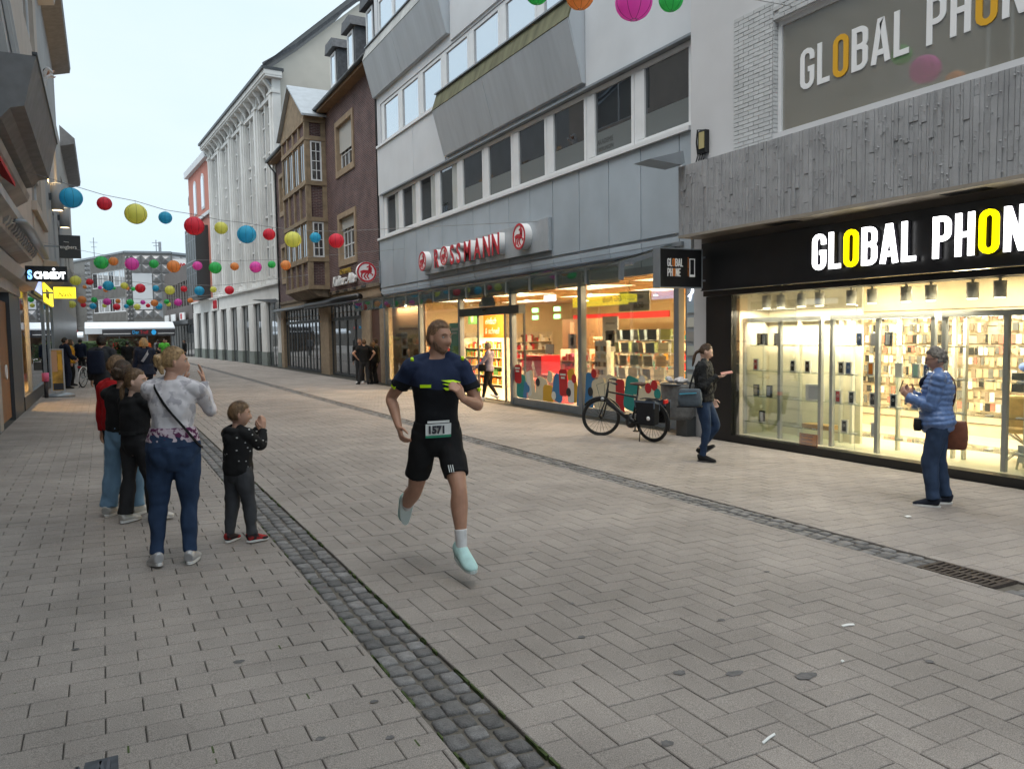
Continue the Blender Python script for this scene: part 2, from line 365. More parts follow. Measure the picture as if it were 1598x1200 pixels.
def gutter(name, x0, x1, skip=None):
    g = sheet(name, x0, x1, -6, YF+60, mat('gutter_bed', (.13, .115, .095), .95, var=.3, vscale=14, bump=.6, bscale=90), -.022); n = 0; field = MB(); w = (x1-x0-.02)/3
    col_y = [1.0, 1.04, .97]; pieces = []
    for c in range(3):
        y = col_y[c]
        while y < 60:
            l = rng.uniform(.095, .135); pieces.append((x0+.01+w*c+rng.uniform(-.006, .006), w, y, l)); y += l+.012
    pieces.sort(key=lambda p: (abs(p[2]*cos(YAW)+p[0]*sin(YAW)-3) if p[2] > 1.6 else 99))
    for i, (x, ww, y, l) in enumerate(pieces):
        if skip and skip[0] < y+l/2 < skip[1]: continue
        a = [rng.uniform(.004, .016) for _ in range(8)]; z = rng.uniform(-.012, -.004)
        p = [(x+a[0], y+a[1]), (x+ww*.5, y+a[1]*.6), (x+ww-a[2], y+a[3]), (x+ww-a[2]*.6, y+l*.5), (x+ww-a[4], y+l-a[5]), (x+ww*.5, y+l-a[5]*.5), (x+a[6], y+l-a[7]), (x+a[6]*.6, y+l*.5)]
        cx, cy = x+ww/2, y+l/2; v = []
        for k, (s, dz) in enumerate(((1.02, -.05), (1, z-.008), (.90, z), (.5, z+.002))):
            v += [(cx+(q[0]-cx)*s, cy+(q[1]-cy)*s, gz(q[0])+dz+(rng.uniform(-.002, .002) if k > 1 else 0)) for q in p]
        f = [tuple(24+k for k in range(8))]
        for r in range(3):
            for k in range(8): kk = (k+1) % 8; f.append((r*8+k, r*8+kk, r*8+8+kk, r*8+8+k))
        if i < 300:
            mb = MB(); mb.add([(q[0]-cx, q[1]-cy, q[2]) for q in v], f, True); o = mb.build('cobble', M_cob, None, fixn=False); o.parent = g; o.location = (cx, cy, 0)
        else: field.add(v, f, True)
    b = field.build('cobble_field', M_cob, g, fixn=False); b['kind'] = 'stuff'; return g
gut_l = gutter('gutter_left', GL0, GL1); gut_r = gutter('gutter_right', GR0, GR1, (3.03, 3.62))
# far street beyond the built pavers
fars = sheet('street_far', -9, 16, YF, 175, mat('far_paving', (.27, .25, .23), .9, var=.12, vscale=.8), -.004)
# moss in some joints, chewing-gum stains, litter
mo = MB()
for i in range(150):
    y = 1.5+rng.random()**2*9; x = rng.choice((GL0+.005, GL1-.004)) if rng.random() < .7 else None
    if x is None: r = rng.randrange(0, 9); y = 1.6+rng.random()*2.6; x = -.9+rng.randrange(0, 14)*.15+.017; mo.box(x-.004, x+.004, y, y+.06, gz(x)-.012, gz(x)-.001); continue
    l = rng.uniform(.03, .14); mo.box(x-rng.uniform(.003, .009), x+rng.uniform(.003, .01), y, y+l, gz(x)-.02, gz(x)-.001)
tag(mo.build('moss', M_moss), 'green moss growing in paving joints along the left cobbled gutter', 'moss', kind='stuff')
M_gum = mat('gum_stain', (.12, .115, .115), .8, var=.3, vscale=40)
for i, (x, y, r) in enumerate(((2.48, 2.93, .035), (2.72, 2.80, .036), (3.02, 2.62, .045), (1.98, 2.42, .03), (2.3, 3.55, .025), (2.55, 4.05, .022), (3.2, 3.4, .024), (.54, 4.05, .03), (.72, 3.1, .022), (1.02, 3.32, .02), (.98, 2.98, .02), (3.75, 2.45, .025), (-.2, 4.6, .02), (2.9, 5.2, .02), (4.2, 4.0, .024))):
    n = 18; pts = [(x+r*(1+.16*sin(k*1.05+i))*cos(2*pi*k/n)*(1.5 if i in (1, 2) else .95), y+r*(1+.18*cos(k*1.05*2+i*2))*sin(2*pi*k/n)*.75) for k in range(n)]
    o = MB().poly([(a, b, gz(a)+.004) for a, b in pts]).build('gum_stain', M_gum); o['kind'] = 'stuff'
    tag(o, 'dark flattened chewing gum and grime spots on the paving', 'stain', 'dark spots on the paving')
M_litter = mat('litter_paper', (.75, .75, .73), .7)
LT = [(6.83, 4.71, .026, .02, 'small crumpled white paper scrap lying near the feet of the woman in the blue jacket'), (3.8, 2.99, .040, .008, 'short white paper strip on the herringbone paving in front'), (2.38, 2.25, .05, .004, 'thin white stick lying in a paving joint at the bottom'), (3.33, 2.65, .010, .006, 'tiny white crumb beside the dark smear on the paving')]
for x, y, l, w, lab in LT:
    mb = MB(); a = rng.uniform(-.5, .3); ca, sa = cos(a), sin(a); pts = [(-l, -w, 0), (0, -w*1.1, .004), (l, -w*.7, .001), (l*1.05, w, .004), (0, w*.8, .008), (-l, w, .003)]
    q = [(x+ca*p[0]-sa*p[1], y+sa*p[0]+ca*p[1], gz(x)+.004+p[2]) for p in pts]; mb.add(q+[(p[0], p[1], p[2]+.004) for p in q], [(0, 1, 4, 5), (1, 2, 3, 4), (6, 7, 10, 11), (7, 8, 9, 10), (0, 1, 7, 6), (1, 2, 8, 7), (2, 3, 9, 8), (3, 4, 10, 9), (4, 5, 11, 10), (5, 0, 6, 11)])
    tag(mb.build('paper_scrap', M_litter), lab, 'litter')
# drain grate in the right gutter
dg_ = thing('drain_grate', 'rusty brown iron drain grate with slots in the right gutter', 'drain', (5.49, 3.32, gz(5.49)))
M_rust = mat('rusty_iron', (.062, .047, .040), .75, .3, var=.35, vscale=18, bump=.5, bscale=90)
fr = MB()
for a in ((5.33, 5.36, 3.05, 3.6), (5.62, 5.65, 3.05, 3.6), (5.36, 5.62, 3.05, 3.08), (5.36, 5.62, 3.57, 3.6), (5.47, 5.51, 3.08, 3.57)):
    fr.box(a[0], a[1], a[2], a[3], gz(5.49)-.05, gz(a[0])+.001)
fr.build('frame', M_rust, dg_)
for i in range(11):
    y = 3.105+i*.043
    for x0, x1 in ((5.36, 5.47), (5.51, 5.62)): MB().box(x0, x1, y, y+.022, gz(5.49)-.04, gz(x0)-.003).build('grate_bar', M_rust, dg_)
# manhole cover
mh = thing('manhole_cover', 'dark metal access cover with raised pattern at the lower left edge', 'manhole', (-.2, 3.1, 0))
MB().box(-.42, -.02, 2.92, 3.33, -.03, .006).build('plate', mat('cover_iron', (.07, .075, .085), .5, .6, var=.3, vscale=20), mh)
rb = MB()
for i in range(5): rb.bar((-.40+i*.08, 2.95, .010), (-.32+i*.08 if i < 4 else -.05, 3.30, .010), .012, .006); rb.bar((-.32+i*.08 if i < 4 else -.05, 2.95, .010), (-.40+i*.08, 3.30, .010), .012, .006)
rb.build('raised_pattern', mat('cover_rib', (.10, .105, .12), .4, .7), mh)

# ================================================================= FACADE HELPERS
def fx(X): return lambda u, v, d: (X+d, u, v)
def fl(X): return lambda u, v, d: (X-d, u, v)
def fbox(mb, fn, u0, u1, v0, v1, d0, d1): return mb.prism([(u0, v0), (u1, v0), (u1, v1), (u0, v1)], fn, d0, d1)
def frame(mb, fn, u0, u1, v0, v1, w, d0, d1, wb=None):
    wb = wb or w
    fbox(mb, fn, u0, u1, v1-w, v1, d0, d1); fbox(mb, fn, u0, u1, v0, v0+wb, d0, d1); fbox(mb, fn, u0, u0+w, v0+wb, v1-w, d0, d1); return fbox(mb, fn, u1-w, u1, v0+wb, v1-w, d0, d1)
def window(par, fn, u0, u1, v0, v1, fw, d0, fm, pm, mu=(), mv=(), bw=.03, th=.06, name='window'):
    mb = MB(); frame(mb, fn, u0, u1, v0, v1, fw, d0, d0+th)
    for u in mu: fbox(mb, fn, u-bw/2, u+bw/2, v0+fw, v1-fw, d0+.008, d0+th-.004)
    us = [u0+fw]+[x for u in mu for x in (u-bw/2, u+bw/2)]+[u1-fw]
    for v in mv:
        for i in range(0, len(us), 2): fbox(mb, fn, us[i], us[i+1], v-bw/2, v+bw/2, d0+.010, d0+th-.006)
    o = mb.build(name, fm, par); p = MB(); fbox(p, fn, u0+fw*.8, u1-fw*.8, v0+fw*.8, v1-fw*.8, d0+th*.55, d0+th*.72); p.build('pane', pm, o); return o
M_white = mat('white_frame', (.76, .77, .78), .35, var=.04, vscale=3)
M_greyp = mat('grey_blue_panel', (.40, .455, .505), .45, var=.07, vscale=1.2, dirt=.1, isl=.05)
M_greyd = mat('grey_weathered', (.48, .515, .55), .6, var=.06, vscale=2, dirt=.10, stretch=(1, 3, .35))
M_render = mat('light_render', (.66, .685, .715), .85, var=.05, vscale=.9, dirt=.1, bump=.15, bscale=90)
M_steel = mat('grey_steel', (.25, .275, .30), .4, .3, var=.08, vscale=4)
M_steeld = mat('dark_steel', (.06, .065, .07), .45, .3, var=.1, vscale=4)
M_black = mat('black_panel', (.010, .010, .011), .35, var=.2, vscale=3)
G_low = dark_glass('pane_first_floor', (.018, .020, .023), .14)
G_up = dark_glass('pane_second_floor', (.25, .27, .29), .52)
G_shop = glass('shop_pane', (.98, .99, .98), .0, .55)
G_can = glass('canopy_pane', (.55, .63, .62), .10, 1)
M_green = mat('algae_band', (.13, .13, .075), .9, var=.35, vscale=2.5, stretch=(1, 1.5, .5))
M_band = mat('parapet_band', (.46, .47, .46), .8, var=.12, vscale=1.5, dirt=.3, stretch=(1, 2, .4))

# ================================================================= GREY PANELLED BUILDING (drugstore)
RX = 9.95; f0 = fx(RX)
ros = thing('shop_building', 'grey panelled building with ribbon windows above the drugstore with red letters', 'building', (RX, 20.4, gz(RX)))
# core behind the panels
cm = MB(); holes1 = [(11.42, 29.34, 5.50, 7.08)]; holes2 = [(15.1, 29.45, 9.05, 10.62)]; holes3 = [(22.75, 29.5, 12.9, 14.6)]
cm.wall(lambda u, v, d: (RX+.03+d, u, v), 10.92, 29.85, 2.9, 17.5, holes1+holes2+holes3, .35)
cm.quad((RX+.03, 10.92, 2.9), (RX+9, 10.92, 2.9), (RX+9, 10.92, 17.5), (RX+.03, 10.92, 17.5)); cm.quad((RX+.03, 29.85, 2.9), (RX+9, 29.85, 2.9), (RX+9, 29.85, 17.5), (RX+.03, 29.85, 17.5)); cm.quad((RX+.03, 10.92, 17.5), (RX+9, 10.92, 17.5), (RX+9, 29.85, 17.5), (RX+.03, 29.85, 17.5))
cm.build('wall', M_render, ros)
edges = [29.82, 28.2, 26.97, 25.76, 24.58, 23.42, 22.24, 21.05, 19.92, 18.76, 17.58, 16.44, 15.25, 14.07, 12.93, 11.73, 10.95]
for a, b in zip(edges, edges[1:]):
    m = MB(); fbox(m, f0, b+.012, a-.012, 3.52, 5.38, -.02, .03); m.build('cladding_panel', M_greyp, ros, bevel=.006)
    m = MB(); fbox(m, f0, b+.012, a-.012, 2.95, 3.45, -.01, .03); m.build('cladding_panel', M_greyp, ros, bevel=.006)
m = MB(); fbox(m, f0, 10.97, 11.38, 5.52, 7.3, -.015, .03); m.build('cladding_panel', M_greyp, ros)
m = MB(); fbox(m, f0, 10.95, 11.30, 7.32, 17.4, -.015, .03); m.build('corner_strip', M_greyp, ros)
sl = MB(); fbox(sl, f0, 11.38, 29.85, 5.385, 5.47, -.09, .05); sl.build('sill', M_white, ros)
hd = MB(); fbox(hd, f0, 11.30, 29.4, 7.08, 7.13, -.10, .05); hd.build('window_head', M_steel, ros)
M_cur = mat('curtain', (.45, .47, .46), .9, var=.3, vscale=9, stretch=(1, 4, .2))
for i in range(10):
    y0 = 11.42+i*1.7915; w = window(ros, f0, y0+.005, y0+1.78, 5.475, 7.07, .10, .04, M_white, G_low, th=.07)
    p = MB(); fbox(p, f0, y0+1.33+.12, y0+1.70, 5.58, 6.96, .035, .09); p.build('infill', M_white, w)
    if i < 6: p = MB(); fbox(p, f0, y0+.10, y0+1.44, 5.57, 6.05+.03*(i % 2), .070, .073); p.build('frosted_film', mat('frosted_film', (.16, .175, .175), .25), w)
    else: p = MB(); fbox(p, f0, y0+.12, y0+.55, 5.57, 6.95, .070, .073); p.build('curtain', M_cur, w)
    if i == 1: text_mesh('AKADEMIE', .16, mat('film_ink', (.05, .05, .05), .5), 'lettering', w, (RX+.068, y0+1.40, 5.80), (0, -1, 0), (0, 0, 1), .002, squeeze=.8); text_mesh('ÜBERLINGEN', .13, mat('film_ink', (.05, .05, .05)), 'lettering', w, (RX+.068, y0+1.40, 5.65), (0, -1, 0), (0, 0, 1), .002, squeeze=.8)
for i in range(7):
    y0 = 15.2+i*2.03; w = window(ros, f0, y0+.005, y0+2.02, 9.07, 10.6, .10, .06, M_white, G_up, th=.07)
    p = MB(); fbox(p, f0, y0+1.66, y0+1.93, 9.18, 10.49, .055, .11); p.build('infill', M_white, w)
for i in range(4):
    y0 = 22.8+i*1.67; window(ros, f0, y0+.005, y0+1.66, 12.92, 14.55, .10, .06, M_white, G_up, th=.07)
sl = MB(); fbox(sl, f0, 23.0, 29.75, 8.96, 9.05, -.08, .05); sl.build('sill', M_white, ros)
for a, b in ((23.05, 25.85), (25.87, 29.78)): m = MB(); fbox(m, f0, a, b, 7.15, 8.95, -.02, .03); m.build('cladding_panel', M_render, ros)
for a, b in ((11.32, 14.93),): m = MB(); fbox(m, f0, a, b, 7.15, 17.4, -.02, .03); m.build('cladding_panel', M_render, ros)
for a, b in ((15.0, 22.45),): m = MB(); fbox(m, f0, a, b, 10.7, 17.4, -.02, .03); m.build('cladding_panel', M_render, ros)
def prow(y0, y1, z0, joints, m_top):
    """folded balcony front: slants out to a crease, then stands upright"""
    prof = [(.0, z0), (-.09, z0), (-.46, z0+1.38), (-.28, z0+1.88), (0, z0+1.88)]
    ys = [y0]+joints+[y1]; root = MB(); root.prism([(-.02+p[0], p[1]) for p in prof], lambda u, v, t: (RX+u+.04, t, v), y0, y1); b = root.build('balcony', M_greyd, ros)
    for a, c in zip(ys, ys[1:]):
        q = MB(); q.prism([(RX-.09, z0+.012), (RX-.46, z0+1.37), (RX-.44, z0+1.39), (RX-.05, z0+.02)], lambda u, v, t: (u-.012, t, v), a+.008, c-.008); q.build('balcony_panel', M_greyd, b)
    q = MB(); q.prism([(RX-.485, z0+1.385), (RX-.315, z0+1.885), (RX-.28, z0+1.86), (RX-.44, z0+1.38)], lambda u, v, t: (u, t, v), y0, y1); q.build('parapet_band', m_top, b)
    q = MB(); q.prism([(RX-.38, z0+1.89), (RX-.25, z0+1.89), (RX-.25, z0+1.93), (RX-.38, z0+1.93)], lambda u, v, t: (u, t, v), y0-.02, y1+.02); q.build('coping', M_steel, b)
prow(14.95, 22.95, 7.26, [19.4], M_green); prow(22.55, 29.95, 10.95, [26.6], M_band)
# --- projecting sign with letters
M_red = mat('sign_red', (.52, .02, .035), .45, var=.06, vscale=4); M_lw = mat('letter_white', (.85, .85, .85), .4)
sg = thing('store_sign', 'long grey sign plate with red letters and two round red emblems on the panelled building', 'sign', (RX-.1, 20.6, 4.0))
pl = MB(); fbox(pl, f0, 16.48, 24.72, 3.66, 4.48, -.13, -.03); pl.build('plate', mat('sign_plate', (.42, .455, .49), .4, .2, var=.06), sg, bevel=.008)
def emblem(par, fn, cu, cv, r, d0, d1, name='emblem', flip=1):
    """round emblem: white body, red ring, red horse-man figure and chevron legs"""
    N = 40; body = MB(); ring = [(cu+r*cos(2*pi*i/N), cv+r*sin(2*pi*i/N)) for i in range(N)]; body.prism(ring, fn, d0, d1); b = body.build(name, M_lw, par)
    rg = MB()
    for i in range(N):
        a, c = 2*pi*i/N, 2*pi*(i+1)/N; r1, r2 = r*.985, r*.82
        rg.prism([(cu+r1*cos(a), cv+r1*sin(a)), (cu+r1*cos(c), cv+r1*sin(c)), (cu+r2*cos(c), cv+r2*sin(c)), (cu+r2*cos(a), cv+r2*sin(a))], fn, d0-.012, d0-.001)
    S = lambda P: [(cu+flip*x*r, cv+y*r) for x, y in P]
    for P in ([(-.62, .10), (-.66, .0), (-.52, -.16), (-.2, -.10), (.2, -.16), (.5, -.04), (.52, .16), (.35, .30), (.22, .18), (-.3, .20)],
              [(.16, .15), (.20, .50), (.02, .42), (.0, .52), (.22, .62), (.26, .74), (.40, .74), (.42, .58), (.55, .40), (.50, .12)],
              [(-.55, -.10), (-.62, -.40), (-.50, -.62), (-.42, -.55), (-.48, -.38), (-.38, -.12)], [(-.18, -.14), (-.36, -.42), (-.10, -.74), (-.0, -.70), (-.20, -.42), (.0, -.14)],
              [(.10, -.14), (-.05, -.40), (.18, -.70), (.28, -.64), (.10, -.40), (.26, -.14)], [(.42, -.06), (.70, -.22), (.58, -.38), (.50, -.34), (.56, -.24), (.34, -.16)]):
        rg.prism(S(P), fn, d0-.012, d0-.001)
    rg.build('emblem_figure', M_red, b); return b
emblem(sg, f0, 24.43, 4.09, .33, -.33, -.13, flip=-1); emblem(sg, f0, 17.62, 4.12, .34, -.33, -.13, flip=-1)
RT = (0, -1, 0)
def letter3(ch, y, z, size, sq=1, bold=.012):
    b = text_mesh(ch, size, M_lw, 'letter', sg, (RX-.22, y, z), RT, (0, 0, 1), .17, squeeze=sq, bold=bold); text_mesh(ch, size, M_red, 'letter_face', b, (RX-.315, y, z), RT, (0, 0, 1), .014, squeeze=sq, bold=bold+.004)
ys = [23.46, None, 22.15, 21.66, 21.12, 20.40, 19.83, 19.26]
for ch, y in zip('ROSSMANN', ys):
    if y: letter3(ch, y, 3.80, .82, {'M': .82, 'S': .86}.get(ch, .80))
emblem(sg, f0, 22.58, 4.10, .30, -.33, -.13, flip=-1)
rs = thing('round_sign', 'round white sign with red emblem sticking out from the facade next to the brick house', 'sign', (RX-.3, 30.0, 4.1))
fp = lambda u, v, d: (u, 29.75+d, v)
emblem(rs, fp, RX-.62, 4.13, .40, -.06, .10, flip=1); a = MB()
for z in (3.95, 4.15, 4.35): a.bar((RX-.25, 29.77, z), (RX-.02, 29.77, z), .03)
a.bar((RX-.05, 29.77, 3.7), (RX-.05, 29.77, 4.6), .05); a.build('bracket', M_steel, rs)
# --- glass canopy
can = MB(); cy = [29.15-i*1.153 for i in range(16)]
for y in cy:
    can.prism([(8.60, 2.60), (8.68, 2.60), (8.70, 2.86), (RX-.02, 3.22), (RX-.02, 3.29), (8.60, 2.93)], lambda u, v, t: (u, t, v), y-.03, y+.03)
can.bar((RX-.05, 11.6, 3.30), (RX-.05, 29.4, 3.30), .06, .08); can.bar((8.72, 11.6, 2.89), (8.72, 29.4, 2.89), .05, .05)
canopy = can.build('canopy', M_steel, ros)
for a, b in zip(cy, cy[1:]):
    q = MB(); q.prism([(8.48, 2.935), (RX-.03, 3.325), (RX-.03, 3.34), (8.48, 2.95)], lambda u, v, t: (u, t, v), b+.012, a-.012); q.build('glass_panel', G_can, canopy)
    q = MB(); q.box(8.622, 8.634, b+.04, a-.04, 2.56, 2.86); q.build('glass_panel', glass('canopy_apron', (.60, .70, .70), .06, .6), canopy)
# --- shop front
posts = [29.41, 25.64, 22.18, 18.72, 15.26, 11.80]; zb = gz(RX)-.02
sf = MB()
for y in posts: sf.box(RX-.04, RX+.10, y-.075, y+.075, zb, 3.0)
sf.box(RX-.02, RX+.12, 10.95, 11.55, zb, 3.0)
sf.box(RX-.02, RX+.10, 11.55, 29.41, 2.80, 2.96); sf.build('shopfront_frame', M_steel, ros)
for a, b in ((29.33, 25.72), (25.56, 22.26), (18.64, 15.34), (15.18, 11.88)): pl = MB(); pl.box(RX-.01, RX+.12, b, a, zb, gz(RX)+.17); pl.build('plinth', M_steel, ros)
for a, b in ((29.33, 25.72), (25.56, 22.26), (18.64, 15.34), (15.18, 11.88)):
    q = MB(); q.box(RX+.03, RX+.042, b, a, gz(RX)+.17, 2.8); q.build('pane', G_shop, ros)
dh = MB(); dh.box(RX-.06, RX+.14, 18.2, 22.10, 2.17, 2.40); dh.bar((RX+.04, 20.95, gz(RX)), (RX+.04, 20.95, 2.17), .05); dh.bar((RX+.04, 19.20, gz(RX)), (RX+.04, 19.20, 2.17), .05); dh.bar((RX+.10, 18.2, gz(RX)+.1), (RX+.10, 18.2, 2.17), .05)
door = dh.build('sliding_door', M_steeld, ros)
for a, b, z0, z1 in ((22.1, 20.98, gz(RX)+.02, 2.17), (19.17, 18.80, gz(RX)+.02, 2.17), (22.1, 18.80, 2.40, 2.8)):
    q = MB(); q.box(RX+.03, RX+.042, b, a, z0, z1); q.build('pane', G_shop, door)
q = MB(); q.ball((RX-.09, 20.3, 2.31), (.05, .10, .05)); q.build('door_sensor', M_black, door)
q = MB(); q.prism([(20.35+.55*cos(pi*i/16), 2.42+.38*sin(pi*i/16)) for i in range(17)], fx(RX+.05), 0, .006); q.build('round_decal', mat('decal_grey', (.25, .27, .28), .6), door)
# ================================================================= DRUGSTORE INTERIOR
ordn = ['first', 'second', 'third', 'fourth', 'fifth', 'sixth', 'seventh', 'eighth', 'ninth', 'tenth', 'eleventh', 'twelfth']
def area(name, loc, sx, sy, power, col, rot=(0, 0, 0)):
    d = bpy.data.lights.new(name, 'AREA'); d.shape = 'RECTANGLE'; d.size = sx; d.size_y = sy; d.energy = power; d.color = col
    o = bpy.data.objects.new(name, d); C.objects.link(o); o.location = loc; o.rotation_euler = rot; return o
FZ = gz(RX)+.02
inn = MB(); inn.box(RX+.13, 19, 11.0, 29.8, FZ-.1, FZ); tag(inn.build('shop_floor', mat('shop_floor', (.50, .42, .32), .35, var=.06)), kind='structure')
inn = MB(); inn.quad((19, 11.0, FZ), (19, 29.8, FZ), (19, 29.8, 3.1), (19, 11.0, 3.1)); inn.quad((RX+.15, 11.0, FZ), (19, 11.0, FZ), (19, 11.0, 3.1), (RX+.15, 11.0, 3.1)); inn.quad((RX+.15, 29.8, FZ), (19, 29.8, FZ), (19, 29.8, 3.1), (RX+.15, 29.8, 3.1))
tag(inn.build('shop_inner_wall', mat('shop_wall', (.72, .62, .42), .8, var=.05)), kind='structure')
inn = MB(); inn.quad((RX+.15, 11.0, 2.98), (19, 11.0, 2.98), (19, 29.8, 2.98), (RX+.15, 29.8, 2.98)); ceil = tag(inn.build('shop_ceiling', mat('shop_ceiling', (.66, .50, .28), .7, var=.08, vscale=4)), kind='structure')
M_slat = mat('ceiling_slat', (.62, .42, .2), .6, var=.12, vscale=5)
for i in range(22): q = MB(); x = RX+.35+i*.38; q.box(x, x+.10, 11.1, 29.7, 2.925, 2.975); q.build('slat', M_slat, ceil)
M_lamp = mat('lit_lamp', (1, .9, .7), .5, emit=(1, .86, .6), es=9)
WARM = (1, .74, .42)
k = 0
for x in (11.6, 14.2, 16.9):
    for y in (13.6, 17.2, 21.2, 25.5):
        L = thing('ceiling_lamp', 'drugstore ceiling spotlight, %s row from the street, %s from the right' % (ordn[int((x-11)/2.6)], ordn[int((y-13)/3.9)]), 'lamp', (x, y, 2.9), 'spotlights on the drugstore ceiling')
        q = MB(); q.tube([(x, y, 2.98), (x, y, 2.86)], .05, 10); q.build('housing', M_steel, L); q = MB(); q.tube([(x, y, 2.86), (x, y, 2.845)], .075, 12); q.build('lens', M_lamp, L)
        if (x < 16 and y in (17.2, 21.2, 25.5)) or (x < 12 and y == 13.6): a = area('ceiling_lamp_light', (x, y, 2.82), 1.2, 2.2, 270, WARM); attach(a, L)
def flat(par, fn, u0, u1, v0, v1, d, m, name, t=.006): q = MB(); fbox(q, fn, u0, u1, v0, v1, d, d+t); return q.build(name, m, par)
def cmat(name, col, rough=.6, **k): return mat(name, col, rough, **k)
K = {n: cmat('print_'+n, c) for n, c in dict(yellow=(.75, .42, .04), blue=(.05, .22, .48), teal=(.02, .28, .26), red=(.55, .02, .03), cream=(.78, .70, .52), white=(.82, .82, .78), orange=(.72, .20, .02), dark=(.03, .03, .04), green=(.10, .30, .08), skin=(.55, .33, .2), grey=(.4, .4, .38), pink=(.65, .12, .25), brown=(.22, .12, .05), paleblue=(.45, .58, .66)).items()}
# printed band along the bottom of the panes: rounded tiles in colours
stk = thing('window_sticker_band', 'band of colourful printed shapes along the bottom of the drugstore panes', 'sticker', (RX+.02, 15.2, gz(RX)+.2))
def rtile(u, v, w, h, a, d, m, name='printed_shape', r=.25):
    pts = []; 
    for sx, sy, a0 in ((1, 1, 0), (-1, 1, 90), (-1, -1, 180), (1, -1, 270)):
        for i in range(4): t = radians(a0+30*i); rr = min(w, h)*r; pts.append((sx*(w/2-rr)+rr*cos(t), sy*(h/2-rr)+rr*sin(t)))
    z0 = gz(RX)+.18; q = MB(); pp = [(u+p[0]*cos(a)-p[1]*sin(a), max(z0, v+p[0]*sin(a)+p[1]*cos(a))) for p in pts]
    q.prism(pp, fx(RX), d, d+.0015); return q.build(name, m, stk)
zz = gz(RX)+.18; i = 0
tiles = [(18.3, .30, .5, .7, .1, 'teal'), (18.45, .62, .42, .55, 0, 'red'), (17.75, .30, .45, .95, -.25, 'cream'), (17.85, .38, .22, .7, -.15, 'white'), (17.2, .22, .6, .8, .2, 'cream'), (16.85, .15, .55, .55, .05, 'yellow'), (16.35, .35, .55, .75, .3, 'blue'), (16.1, .5, .42, .72, -.05, 'red'), (15.75, .3, .3, .6, 0, 'white'), (15.65, .45, .35, .9, -.4, 'yellow'), (15.42, .35, .12, .9, .1, 'blue'),
         (14.95, .35, .4, .95, .1, 'blue'), (14.55, .3, .6, .8, -.2, 'cream'), (14.1, .35, .5, .9, .2, 'cream'), (13.75, .25, .35, .95, 0, 'red'), (13.35, .4, .5, .8, .2, 'teal'), (13.0, .25, .5, .6, -.2, 'cream'), (12.6, .35, .5, .7, .3, 'cream'), (12.3, .2, .55, .62, -.2, 'yellow'), (12.05, .12, .35, .75, 0, 'yellow'), (13.15, .35, .2, .35, .1, 'yellow'), (18.05, .2, .2, .5, .2, 'blue'), (16.75, .62, .25, .3, .3, 'cream')]
for j, (u, v, w, h, a, c) in enumerate(tiles): rtile(u, v+zz*0+gz(RX)+.2, w*.92, h*.92, a, .028-.0016*(j % 9), K[c])
for j, (u, v, c) in enumerate(((17.35, .45, 'dark'), (15.85, .28, 'dark'), (14.9, .35, 'dark'), (15.6, .62, 'red'), (14.75, .78, 'red'), (12.55, .62, 'red'), (12.75, .55, 'red'), (12.45, .45, 'teal'), (13.2, .5, 'teal'), (17.9, .25, 'blue'), (16.55, .15, 'white'), (12.95, .7, 'white'))):
    rtile(u, v+gz(RX)+.2, .22, .22, 0, .010, K[c], 'printed_dot', .5)
for u, v, w in ((18.45, .78, .28), (16.1, .70, .26), (18.45, .70, .2), (16.1, .62, .18)): rtile(u, v+gz(RX)+.2, w, .045, 0, .006, K['white'], 'printed_line', .1)
# posters behind the left panes
def poster(label, y0, y1, z0, z1, x, m, bits=()):
    P = thing('poster', label, 'poster', (x, (y0+y1)/2, z0)); flat(P, fx(x), y0, y1, z0, z1, 0, m, 'sheet', .012)
    for a, b, c, d, mm in bits: w, h = y1-y0, z1-z0; flat(P, fx(x), y1-b*w, y1-a*w, z0+c*h, z0+d*h, -.004, mm, 'printed_area', .003)
    return P
M_ply = mat('poster_board', (.48, .36, .22), .7, var=.06)
bp = MB(); bp.box(RX+.25, RX+.29, 25.75, 29.3, FZ, 2.75); bw_ = bp.build('display_board', mat('tan_board', (.56, .36, .22), .7, var=.06)); tag(bw_, 'tan backing board behind the far left pane of the drugstore', 'board')
wl_ = thing('added_window_lamp', 'added lamp brightening the beige poster in the far left drugstore pane', 'lamp', (RX+.15, 27.5, 2.75)); q = MB(); q.tube([(RX+.15, 27.5, 2.79), (RX+.15, 27.5, 2.70)], .04, 10); q.build('housing', M_lamp, wl_); a = area('added_window_lamp_light', (RX+.14, 27.5, 2.68), .08, 2.4, 26, WARM); attach(a, wl_)  # added lamp: brightens the display board and poster, which stay dark otherwise
P = poster('beige poster with a tall photo strip and round seal behind the far left drugstore pane', 26.2, 28.9, .72, 2.0, RX+.22, M_ply, ((.25, .5, .02, .80, K['grey']), (.3, .45, .1, .3, K['yellow']), (.3, .46, .42, .62, K['dark']), (.15, .9, .86, .93, K['brown'])))
text_mesh('Veränderungen', .22, K['dark'], 'lettering', P, (RX+.21, 28.85, 1.58), RT, (0, 0, 1), .004, squeeze=.95); text_mesh('jetzt!', .22, K['dark'], 'lettering', P, (RX+.21, 27.45, 1.38), RT, (0, 0, 1), .004)
q = MB(); q.prism([(26.65+.28*cos(2*pi*i/24), .95+.17*sin(2*pi*i/24)) for i in range(24)], fx(RX+.21), 0, .004); q.build('seal', K['brown'], P)
poster('narrow teal upright banner behind the second drugstore pane', 22.85, 23.75, .62, 2.0, RX+.3, K['teal'], ((.2, .8, .82, .88, K['paleblue']), (.25, .7, .74, .78, K['paleblue']), (.3, .8, .2, .45, K['green'])))
